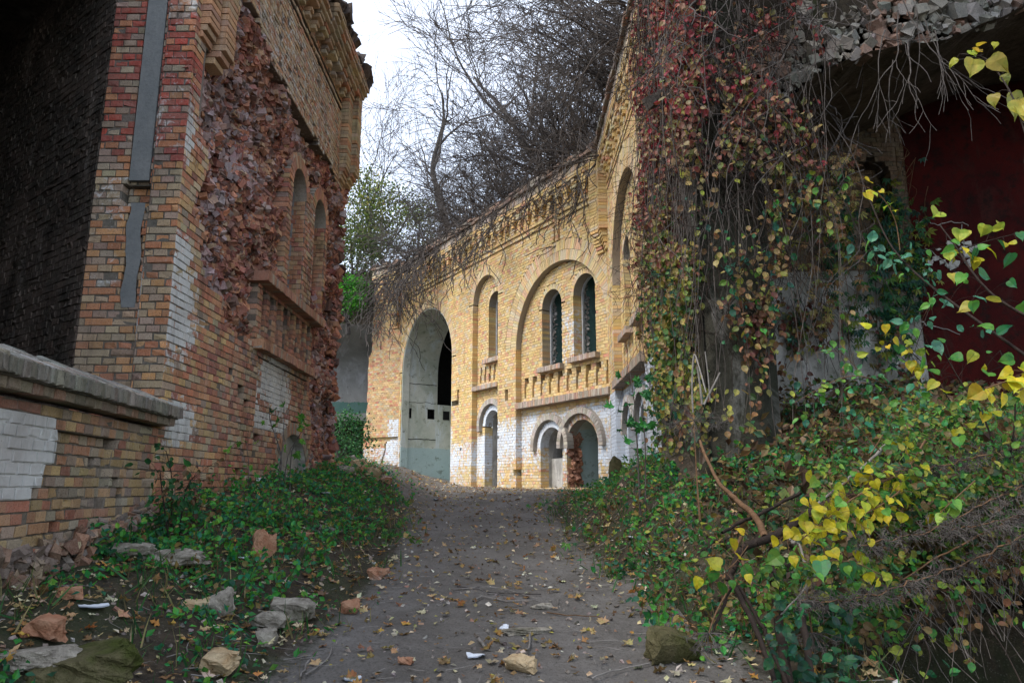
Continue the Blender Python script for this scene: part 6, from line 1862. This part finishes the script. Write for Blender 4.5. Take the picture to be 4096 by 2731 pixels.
stick('curled dry stalk near the lower edge left of centre', [(300, 678), (308, 665), (318, 660)], 0.006, 0.004)
stick('thin straw lying left of the ochre brick half', [(283, 662), (310, 657)], 0.003, 0.002)
stick('short grey twig with a fork near the bottom centre', [(305, 676), (325, 664), (332, 650)], 0.006, 0.004)

# ------------------------------------------------------------------ saplings, weeds and branches
def leafy(name, label, cat, stems, leafspec, stem_mat='brown_stem', group=None, lmat='leaf'):
    """stems: list of (points, r0, r1); leafspec: list of (kind, n, size range, palette, stem index, t0, t1, spread, hang)"""
    b = stems[0][0][0]
    t = thing(name, label, cat, tuple(float(v) for v in b), group)
    lines = []
    for pts, r0, r1 in stems:
        L = smooth_line(pts, 5, 0.0); lines.append(L)
        T = Tubes(); T.line(L, r0, r1); V, F = T.arrays(5); part('stem', V, [F], M[stem_mat], t, None, True)
    pool = {}
    T = Tubes()
    for kind, n, sz, pc, si, t0, t1, spread, hang in leafspec:
        idx = range(len(lines)) if si is None else [si]
        for q in range(n):
            L = lines[random.choice(list(idx))]
            u = random.uniform(t0, t1) * (len(L) - 1); k = min(int(u), len(L) - 2); p = L[k] + (L[k + 1] - L[k]) * (u - k)
            off = RNG.normal(0, spread, 3) * np.array((1, 0.8, 0.8)); pp = p + off
            T.line([p, p + off * 0.5 + np.array((0, 0, 0.01)), pp], 0.0012, 0.0010)
            key = (kind, random.randrange(5), id(pc))
            if key not in pool:
                V, F = LT[kind]
                W = V.copy(); W[:, 2] += 0.16 * np.sin(V[:, 1] * 3 + key[1]) * (0.5 + key[1] * 0.2) - 0.15 * V[:, 1] ** 2 + (key[1] - 1.5) * 0.35 * V[:, 0] ** 2 + 0.18 * V[:, 0] * np.sin(key[1] * 2.0)
                W[:, 0] *= 0.82 + 0.08 * key[1]
                c = cols(*pc, 1, 0.15)
                me = mesh_of('leaf', W, [F], np.repeat(c, len(V), 0)); me.materials.append(M[lmat]); pool[key] = me
            o = bpy.data.objects.new('leaf', pool[key]); COL.objects.link(o); o.parent = t
            o.location = Vector(pp) - world_of(t)
            ax = Vector(RNG.normal(0, 0.6, 3)) + Vector(off / (np.linalg.norm(off) + 1e-6)) * 0.6 + Vector((0, -0.2, -hang))
            nr = Vector(RNG.normal(0, 0.45, 3)) + Vector((0, -0.8, 0.7))
            ax.normalize(); nr = (nr - nr.dot(ax) * ax).normalized(); x = ax.cross(nr)
            o.rotation_euler = Matrix((x, ax, nr)).transposed().to_euler()
            s_ = random.uniform(sz[0] * 0.62, sz[1]) * (0.84 if kind != 'maple' else 1); o.scale = (s_, s_, s_)
    if T.a:
        V, F = T.arrays(3); part('leaf_stalks', V, [F], M[stem_mat], t, kind='stuff')
    return t
LIME = ([(0.10, 0.30, 0.04), (0.16, 0.36, 0.05), (0.05, 0.22, 0.06), (0.28, 0.42, 0.06), (0.42, 0.44, 0.05)], [3, 3, 2, 2, 1.5])
TEAL = ([(0.05, 0.28, 0.13), (0.10, 0.36, 0.20), (0.03, 0.2, 0.07), (0.35, 0.5, 0.38), (0.14, 0.36, 0.06)], [3, 2.5, 3, 0.8, 2])
YEL2 = YELLOW
DARKG = ([(0.012, 0.09, 0.04), (0.02, 0.13, 0.05), (0.01, 0.06, 0.035)], [1, 1, 1])  # shade of the hollow put into the leaf colour
def A4(*p): return [at(x, y, Y) for x, y, Y in p]
# fallen dark branch and its broken stems at the right
FB = thing('fallen_branch', 'dark fallen branch arching over the bank with broken stems below it', 'branch', tuple(at(742, 548, 4.3)))
for nm, mt, pts, r0, r1 in (('limb', 'dark_stem', A4((728, 580, 4.25), (742, 549, 4.3), (764, 540, 4.4), (788, 528, 4.5), (816, 509, 4.7), (853, 493, 4.9)), 0.020, 0.030),
                        ('broken_stem', 'dark_stem', A4((730, 575, 4.25), (748, 612, 4.0), (762, 645, 3.8), (778, 690, 3.6)), 0.016, 0.012),
                        ('broken_stem', 'dark_stem', A4((733, 582, 4.2), (722, 608, 4.1), (712, 632, 4.0)), 0.011, 0.006),
                        ('broken_stem', 'dark_stem', A4((738, 585, 4.2), (760, 622, 4.05), (772, 650, 3.9), (790, 692, 3.6)), 0.011, 0.010),
                        ('broken_stem', 'dark_stem', A4((772, 555, 4.4), (776, 600, 4.2), (782, 640, 4.0), (790, 692, 3.7)), 0.024, 0.028),
                        ('twig', 'pale_twig', A4((787, 530, 4.4), (792, 540, 4.3), (800, 545, 4.3), (805, 562, 4.2), (808, 578, 4.2), (798, 597, 4.15), (777, 618, 4.1)), 0.009, 0.004),
                        ('broken_stem', 'brown_stem', A4((700, 440, 6.4), (714, 475, 5.9), (727, 490, 5.6), (740, 502, 5.3), (756, 517, 4.9), (765, 537, 4.5)), 0.012, 0.024),
                        ('broken_stem', 'pale_twig', A4((783, 535, 4.5), (815, 506, 4.9), (850, 477, 5.3), (872, 458, 5.6), (890, 441, 5.8)), 0.008, 0.014),
                        ('broken_stem', 'brown_stem', A4((770, 545, 4.6), (800, 522, 4.8), (850, 480, 5.2), (905, 466, 5.3)), 0.005, 0.004),
                        ('broken_stem', 'dark_stem', A4((722, 532, 4.9), (745, 520, 5.1), (770, 508, 5.2), (800, 492, 5.4)), 0.010, 0.013),
                        ('broken_stem', 'brown_stem', A4((742, 535, 4.4), (736, 550, 4.35), (748, 570, 4.2)), 0.012, 0.008),
                        ('broken_stem', 'dark_stem', A4((800, 600, 4.0), (806, 640, 3.8), (812, 690, 3.6)), 0.018, 0.018),
                        ('broken_stem', 'brown_stem', A4((1024, 512, 4.2), (980, 535, 4.3), (940, 555, 4.3), (900, 580, 4.2)), 0.008, 0.004)):
    T = Tubes(); T.line(smooth_line(pts, 5, 0.003), r0, r1); V, F = T.arrays(7); part(nm, V, [F], M[mt], FB, None, True)
GBR = 'leafy lime branches on the right bank'
leafy('lime_branch', 'drooping branch with a thick cluster of yellow heart shaped leaves over the bank', 'branch',
      [(A4((925, 440, 4.8), (905, 470, 4.5), (880, 482, 4.3), (850, 500, 4.1), (825, 520, 4.0), (800, 540, 3.95)), 0.008, 0.003), (A4((900, 490, 4.3), (880, 505, 4.2), (850, 520, 4.1), (830, 528, 4.05)), 0.004, 0.002)],
      [('heart', 80, (0.055, 0.092), YEL2, 0, 0.30, 1.0, 0.085, 0.9), ('heart', 36, (0.055, 0.09), YEL2, 1, 0.0, 1.0, 0.08, 0.9), ('heart', 26, (0.055, 0.085), LIME, 0, 0.2, 0.7, 0.10, 0.9)], group=GBR)
leafy('lime_branch', 'short upright sprig of narrow yellow leaves above the yellow cluster', 'branch', [(A4((916, 478, 4.5), (908, 455, 4.6), (900, 436, 4.7)), 0.004, 0.002)], [('heart', 14, (0.06, 0.09), YEL2, 0, 0.1, 1.0, 0.035, 0.7)], group=GBR)
leafy('lime_branch', 'group of three yellow green leaves hanging right of the yellow cluster', 'branch', [(A4((975, 480, 4.2), (955, 498, 4.1), (940, 512, 4.0)), 0.004, 0.002)], [('heart', 7, (0.08, 0.10), LIME, 0, 0.6, 1.0, 0.04, 1.0)], group=GBR)
leafy('lime_branch', 'row of broad yellow leaves entering at the right picture edge', 'branch', [(A4((1045, 372, 3.6), (1010, 380, 3.6), (985, 388, 3.6)), 0.006, 0.003)], [('heart', 17, (0.075, 0.11), YEL2, 0, 0.1, 1.0, 0.04, 0.8)], group=GBR)
leafy('lime_branch', 'long dark branch with pale teal green leaves before the dark casemate', 'branch',
      [(A4((862, 180, 5.6), (885, 235, 5.2), (905, 262, 5.0), (930, 285, 4.7), (970, 315, 4.4), (1040, 365, 4.0)), 0.005, 0.010), (A4((905, 262, 5.0), (880, 250, 4.9), (860, 252, 4.9)), 0.003, 0.002), (A4((935, 290, 4.7), (925, 320, 4.6), (915, 350, 4.6)), 0.003, 0.002)],
      [('ovate', 30, (0.07, 0.11), TEAL, 0, 0.25, 0.9, 0.07, 0.4), ('ovate', 14, (0.07, 0.11), TEAL, 1, 0.2, 1.0, 0.05, 0.4), ('ovate', 20, (0.08, 0.13), TEAL, 2, 0.0, 1.0, 0.07, 0.8)], 'dark_stem', group=GBR)
leafy('lime_branch', 'sparse twig with a few large yellow leaves crossing the plastered back wall', 'branch', [(A4((900, 250, 5.2), (895, 220, 5.2), (880, 195, 5.2), (855, 182, 5.2)), 0.004, 0.002)], [('heart', 8, (0.07, 0.11), YEL2, 0, 0.35, 1.0, 0.04, 0.4)], group=GBR)
leafy('lime_branch', 'branch with green and golden round leaves before the red wall', 'branch',
      [(A4((940, 225, 4.0), (955, 245, 3.9), (975, 275, 3.7), (1000, 300, 3.6), (1045, 325, 3.4)), 0.004, 0.008), (A4((960, 250, 3.9), (990, 240, 3.9), (1030, 230, 3.8)), 0.003, 0.002)],
      [('heart', 16, (0.08, 0.115), LIME, 0, 0.0, 1.0, 0.07, 0.8), ('heart', 9, (0.08, 0.11), YEL2, 1, 0, 1, 0.06, 0.8), ('heart', 9, (0.08, 0.10), LIME, 1, 0, 1, 0.09, 0.8)], 'dark_stem', group=GBR)
leafy('lime_branch', 'hanging spray of large ochre leaves high against the dark vault', 'branch', [(A4((962, 54, 2.9), (985, 58, 2.8), (1003, 80, 2.65), (1016, 105, 2.5), (1030, 150, 2.4)), 0.003, 0.003)],
      [('heart', 7, (0.055, 0.075), YEL2, 0, 0.0, 0.35, 0.03, 0.9), ('heart', 9, (0.085, 0.115), ([(0.42, 0.36, 0.06), (0.34, 0.32, 0.06)], [1, 1]), 0, 0.35, 1.0, 0.035, 1.0)], 'dark_stem', group=GBR)
leafy('lime_branch', 'light green arching spray on the bank left of the pale wall foot', 'branch', [(A4((905, 395, 5.2), (870, 378, 5.1), (840, 378, 5.1), (795, 402, 5.0)), 0.004, 0.002)], [('ovate', 26, (0.06, 0.10), LIME, 0, 0.2, 1.0, 0.05, 0.3)], group=GBR)
leafy('lime_branch', 'second light green spray above the arching one', 'branch', [(A4((860, 372, 5.4), (840, 352, 5.4), (815, 352, 5.4)), 0.003, 0.002)], [('ovate', 12, (0.06, 0.10), LIME, 0, 0.2, 1.0, 0.04, 0.3)], group=GBR)
leafy('lime_branch', 'yellow and green leaved sprig at the foot of the pale pillar', 'branch', [(A4((950, 400, 4.8), (925, 365, 4.8), (900, 345, 4.8), (870, 340, 4.8)), 0.004, 0.002)], [('heart', 14, (0.06, 0.09), YEL2, 0, 0.3, 1.0, 0.05, 0.6), ('heart', 12, (0.06, 0.09), LIME, 0, 0.0, 0.7, 0.06, 0.6)], 'dark_stem', group=GBR)
leafy('lime_branch', 'bushy lime shoot with mixed green leaves low before the red wall', 'branch',
      [(A4((1000, 470, 4.6), (985, 420, 4.6), (960, 380, 4.6), (940, 345, 4.6)), 0.007, 0.003), (A4((1010, 460, 4.4), (1015, 400, 4.4), (1000, 350, 4.4)), 0.006, 0.003)],
      [('heart', 34, (0.06, 0.10), LIME, None, 0.1, 1.0, 0.15, 0.6), ('heart', 10, (0.06, 0.10), YEL2, None, 0.1, 1.0, 0.15, 0.6)], 'dark_stem', group=GBR)
leafy('lime_branch', 'low green shoot spreading over the bank below the arching spray', 'branch',
      [(A4((880, 450, 5.2), (850, 420, 5.2), (820, 415, 5.2)), 0.005, 0.002), (A4((870, 455, 5.0), (900, 410, 5.0), (925, 395, 5.0)), 0.005, 0.002)],
      [('ovate', 44, (0.06, 0.10), TEAL, None, 0.1, 1.0, 0.12, 0.4)], group=GBR)
leafy('lime_branch', 'string of yellow and green leaves below the dark fallen branch', 'branch',
      [(A4((890, 580, 4.0), (865, 566, 3.95), (840, 560, 3.9), (800, 562, 3.9)), 0.003, 0.002)], [('heart', 12, (0.06, 0.085), YEL2, 0, 0.0, 1.0, 0.04, 0.9), ('heart', 8, (0.07, 0.11), LIME, 0, 0.3, 1.0, 0.05, 0.9)], group=GBR)
leafy('lime_branch', 'few yellow and green leaves at the elbow of the fallen branch', 'branch',
      [(A4((748, 545, 4.2), (735, 562, 4.1), (722, 572, 4.1)), 0.003, 0.002)], [('heart', 6, (0.07, 0.10), YEL2, 0, 0.2, 1.0, 0.07, 0.9), ('heart', 5, (0.08, 0.11), LIME, 0, 0.4, 1.0, 0.05, 0.9)], group=GBR)
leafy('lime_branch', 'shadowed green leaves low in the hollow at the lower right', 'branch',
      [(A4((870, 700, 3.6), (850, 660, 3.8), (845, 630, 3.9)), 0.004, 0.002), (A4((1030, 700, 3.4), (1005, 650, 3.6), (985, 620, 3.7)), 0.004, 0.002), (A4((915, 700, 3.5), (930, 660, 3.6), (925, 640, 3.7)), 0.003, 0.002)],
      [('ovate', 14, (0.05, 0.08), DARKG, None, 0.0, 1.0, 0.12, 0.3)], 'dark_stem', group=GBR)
# fine weed and foliage mass of the right bank
def mass(name, label, boxes, kind, size, pc, mat='leaf'):
    P = []
    for (x0, x1, y0, y1, Ya, Yb, n) in boxes:
        for _ in range(n):
            P.append(at(RNG.uniform(x0, x1), RNG.uniform(y0, y1), RNG.uniform(Ya, Yb)))
    P = np.array(P); g_ = gz(P[:, 0], P[:, 1], False, False); k = P[:, 2] > g_ - 0.03; P = P[k]
    q = fbm(P[:, 0] * 4, P[:, 2] * 4 + P[:, 1], 800); P = P[q > 0.42]; n = len(P)
    V, F, C = leaves(kind, P, rdir(n, -0.4), RNG.normal(0, 0.5, (n, 3)) + np.array((0, -0.7, 0.8)), RNG.uniform(*size, n), np.clip(cols(*pc, n) * (0.5 + fbm(P[:, 0] * 5, P[:, 2] * 5, 801))[:, None], 0, 0.8))
    return stuff(name, label, 'foliage', V, F, M[mat], C)
mass('undergrowth', 'dense small leaved green and yellow scrub on top of the right bank', [(880, 1040, 400, 500, 4.2, 6.5, 2600), (820, 1030, 460, 560, 4.2, 5.2, 2600), (760, 900, 560, 640, 4.0, 4.5, 700)], 'ovate', (0.03, 0.065), ([(0.06, 0.20, 0.03), (0.16, 0.28, 0.04), (0.30, 0.30, 0.05), (0.02, 0.10, 0.03), (0.14, 0.09, 0.04)], [3, 2, 1.5, 2, 2]))
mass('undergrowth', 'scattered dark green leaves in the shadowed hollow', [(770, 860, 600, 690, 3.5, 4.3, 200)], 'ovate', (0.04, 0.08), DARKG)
# dead grey weed plumes hanging over the hollow
GW = 'dead grey weed plumes over the hollow'
for k, (lb, pts) in enumerate((('lowest dead grey weed plume hanging over the hollow', A4((1040, 530, 4.2), (970, 560, 4.1), (900, 585, 4.0), (850, 600, 3.95), (800, 600, 3.9))),
                               ('middle dead grey weed plume right of the yellow cluster', A4((1040, 480, 4.3), (990, 500, 4.2), (930, 530, 4.1), (860, 545, 4.0))),
                               ('upper dead grey weed plume before the green scrub', A4((1040, 440, 4.6), (985, 455, 4.5), (920, 470, 4.5), (870, 470, 4.4))),
                               ('short dead grey plume at the right picture edge', A4((1040, 505, 4.0), (1000, 520, 4.0), (950, 530, 3.95))))):
    t = thing('dead_weed', lb, 'weed', tuple(pts[0]), GW); T = Tubes(); L = smooth_line(pts, 8, 0.006); T.line(L, 0.006, 0.003)
    V, F = T.arrays(4); part('stem', V, [F], M['brown_stem'], t); T = Tubes()
    for p in L:
        for _ in range(13):
            d = rdir(1, -0.5)[0] * RNG.uniform(0.03, 0.10); m_ = p + d; T.line([p, m_], 0.0016, 0.0012)
            for _ in range(5):
                e = rdir(1)[0] * RNG.uniform(0.012, 0.035); T.seg(m_ - d * RNG.uniform(0, 0.5), m_ + e, 0.0018, 0.0010)
    V, F = T.arrays(3); part('plume', V, [F], M['vine'], t, kind='stuff')
# dried umbels
GU = 'dried umbel heads'
for lb, px, py, Y, R_, stem, mt in (('large brown dried umbel head before the ivy hung pier', 694, 420, 6.6, 0.27, A4((700, 520, 6.4), (697, 480, 6.5), (694, 425, 6.6)), 'vine'),
                                ('upside down dried umbel hanging left of the broken stems', 709, 632, 4.0, 0.13, A4((729, 588, 4.15), (716, 612, 4.05), (709, 632, 4.0)), 'vine'),
                                ('upside down dried umbel hanging right of the broken stems', 812, 632, 4.0, 0.13, A4((806, 590, 4.0), (809, 612, 4.0), (812, 632, 4.0)), 'vine')):
    t = thing('dried_umbel', lb, 'weed', tuple(stem[0]), GU); T = Tubes(); T.line(smooth_line(stem, 4), 0.010 if R_ > 0.2 else 0.005, 0.005); V, F = T.arrays(5); part('stem', V, [F], M['brown_stem'], t)
    c = at(px, py, Y); T = Tubes(); down = -1 if R_ < 0.2 else -0.15
    for _ in range(46 if R_ > 0.2 else 30):
        d = rdir(1, down)[0]; d[2] = d[2] if R_ > 0.2 else -abs(d[2]); e = c + d * R_ * RNG.uniform(0.7, 1.0) * np.array((1.25, 1, 0.8)); T.line([c, (c + e) / 2 + np.array((0, 0, 0.01)), e], 0.0022, 0.0015)
        for _ in range(12 if R_ > 0.2 else 5): T.seg(e, e + rdir(1)[0] * R_ * 0.22, 0.0016, 0.001)
    V, F = T.arrays(3); part('head', V, [F], M[mt], t)
GST = 'broken dry stalks before the pier'
for lb, a, r in (('bent pale stalk with a snapped top before the pier', A4((693, 412, 6.6), (692, 385, 6.6), (694, 354, 6.6), (700, 370, 6.5), (706, 392, 6.4)), 0.009), ('tan upright stalk before the pier', A4((702, 404, 6.6), (700, 385, 6.6), (697, 366, 6.6)), 0.011),
                 ('whitish slanting stalk right of the tan one', A4((704, 404, 6.5), (712, 388, 6.5), (720, 372, 6.5)), 0.010), ('thin grey stalk between the slanting and tan stalks', A4((710, 400, 6.6), (708, 375, 6.6), (705, 351, 6.6)), 0.007)):
    T = Tubes(); L = smooth_line(a, 3); c = L[0].copy(); T.line([p - c for p in L], r, r * 0.7); V, F = T.arrays(6)
    o = link('dry_stalk', mesh_of('dry_stalk', V, [F], None, True), M['pale_twig'], None, tuple(c)); tag(o, lb, 'stalk', GST)
# maple-like saplings
def G(px, py, Y):
    p = at(px, py, Y); p[2] = float(gz(p[0], p[1])); return p
leafy('sapling', 'tall thin green sapling with broad leaves before the white wing base', 'sapling',
      [([G(640, 500, 8.2), at(637, 440, 8.2), at(634, 400, 8.2), at(630, 372, 8.2)], 0.012, 0.004), ([G(645, 500, 8.1), at(645, 440, 8.1), at(640, 400, 8.1)], 0.010, 0.004)],
      [('maple', 30, (0.10, 0.15), ([(0.03, 0.24, 0.04), (0.05, 0.30, 0.05), (0.02, 0.16, 0.05)], [2, 2, 1]), None, 0.45, 1.0, 0.12, 0.4)], 'vine')
leafy('sapling', 'twiggy sapling with few pale leaves before the plastered arch', 'sapling',
      [([G(278, 490, 9.2), at(281, 455, 9.2), at(270, 420, 9.2), at(270, 405, 9.2)], 0.010, 0.004), ([G(284, 490, 9.2), at(288, 455, 9.2), at(300, 435, 9.2)], 0.009, 0.003), ([G(290, 490, 9.3), at(292, 450, 9.3), at(306, 425, 9.3)], 0.009, 0.003), ([G(276, 490, 9.2), at(283, 440, 9.2), at(284, 400, 9.2)], 0.008, 0.003)],
      [('maple', 16, (0.09, 0.16), LIME, None, 0.5, 1.0, 0.10, 0.3)], 'vine')
leafy('sapling', 'small sprig of yellow green leaves at the left wall foot', 'sapling',
      [([G(246, 495, 8.6), at(249, 470, 8.6), at(246, 440, 8.6)], 0.006, 0.003)], [('maple', 12, (0.09, 0.14), LIME, None, 0.2, 1.0, 0.12, 0.3)], 'vine')
leafy('shrub', 'dark green shrub with brown withered leaves against the brick corner', 'shrub',
      [([G(172, 520, 6.4), at(172, 480, 6.5), at(166, 450, 6.6)], 0.008, 0.003), ([G(180, 520, 6.4), at(186, 490, 6.4), at(195, 475, 6.4)], 0.008, 0.003), ([G(170, 520, 6.3), at(162, 490, 6.3), at(160, 470, 6.4)], 0.008, 0.003)],
      [('ovate', 80, (0.06, 0.11), ([(0.02, 0.13, 0.03), (0.04, 0.20, 0.04), (0.015, 0.09, 0.035)], [2, 2, 1]), None, 0.1, 1.0, 0.10, 0.8), ('ovate', 50, (0.05, 0.09), ([(0.14, 0.08, 0.04), (0.20, 0.13, 0.07), (0.09, 0.04, 0.03)], [1, 1, 1]), 1, 0.0, 1.0, 0.14, 1.0)], 'dark_stem')
# weeds with stems on both banks, and the fringe over the hollow
def weeds(name, label, spots, h, pc, leaf_n, lsz, sm='brown_stem'):
    T = Tubes(); P = []; A = []
    for x, y, z in spots:
        hh = h * RNG.uniform(0.4, 1.2); d = RNG.normal(0, 0.28, 2)
        p = np.array((x, y, z - 0.01)); pts = [p, p + np.array((d[0] * 0.4, d[1] * 0.4, 0.55)) * hh, p + np.array((d[0] * 1.3, d[1] * 1.3, 0.95)) * hh]
        L = smooth_line(pts, 2); T.line(L, 0.003, 0.0015)
        for _ in range(leaf_n):
            k = RNG.integers(1, len(L)); P.append(L[k] + RNG.normal(0, 0.012, 3)); A.append(rdir(1, 0.1)[0])
    V, F = T.arrays(3)
    n = len(P); Vl, Fl, C = leaves('ovate', P, A, RNG.normal(0, 0.4, (n, 3)) + np.array((0, -0.4, 1)), RNG.uniform(*lsz, n), cols(*pc, n))
    t = thing(name, label, 'weeds', tuple(float(v) for v in spots[0])); t['kind'] = 'stuff'
    part('stems', V, [F], M[sm], t, kind='stuff'); part('foliage', Vl, [Fl], M['leaf'], t, C, kind='stuff')
X, Y = scatter(1500, (0.9, 5.5), (4.7, 9.6), lambda x, y: np.where(in_pit(x, y) | ((x > 1.85) & (x < 2.9) & (y > 7.5)), 0, 0.5))
weeds('bank_weeds', 'knee high green and rusty weeds with stalks on the right bank', list(zip(X, Y, gz(X, Y))), 0.34, ([(0.03, 0.22, 0.04), (0.10, 0.30, 0.04), (0.26, 0.16, 0.06), (0.14, 0.08, 0.04), (0.34, 0.36, 0.05), (0.04, 0.22, 0.12)], [3, 2.5, 2, 1.6, 1.2, 1.2]), 7, (0.03, 0.075))
X, Y = scatter(420, (-3.2, -1.7), (5.6, 13), lambda x, y: np.where(x < -3.2, 0, 0.6))
weeds('wall_weeds', 'small upright green weeds with stalks along the brick wall foot', list(zip(X, Y, gz(X, Y))), 0.24, NETTLE, 7, (0.03, 0.07))
T = Tubes(); P = []
for _ in range(420):
    x = RNG.uniform(1.9, 4.6); y = 4.5 - 0.1 * (x - 1.9) + RNG.uniform(-0.1, 0.35); z = float(gz(x, y)) + 0.02
    d = np.array((RNG.normal(-0.2, 0.35), -RNG.uniform(0.3, 0.8), -RNG.uniform(0.2, 1.0))); L_ = RNG.uniform(0.15, 0.6)
    pts = smooth_line([np.array((x, y, z)), np.array((x, y - 0.12, z + 0.05)), np.array((x, y - 0.12, z + 0.05)) + d * L_], 3, 0.008); T.line(pts, 0.0032, 0.0014)
    for _ in range(3): P.append(pts[RNG.integers(1, len(pts))] + RNG.normal(0, 0.02, 3))
V, F = T.arrays(3); n = len(P)
Vl, Fl, C = leaves('ovate', P, rdir(n, -0.6), RNG.normal(0, 0.5, (n, 3)) + np.array((0, -1, 0.4)), RNG.uniform(0.03, 0.075, n), cols([(0.05, 0.2, 0.04), (0.2, 0.26, 0.04), (0.16, 0.09, 0.05), (0.10, 0.05, 0.03)], [2, 2, 3, 2], n))
t = thing('lip_fringe', 'ragged fringe of roots and dead leaves over the edge of the hollow', 'weeds', (3, 4.4, -0.2)); t['kind'] = 'stuff'
part('stems', V, [F], M['vine'], t, kind='stuff'); part('foliage', Vl, [Fl], M['dry_leaf'], t, C, kind='stuff')
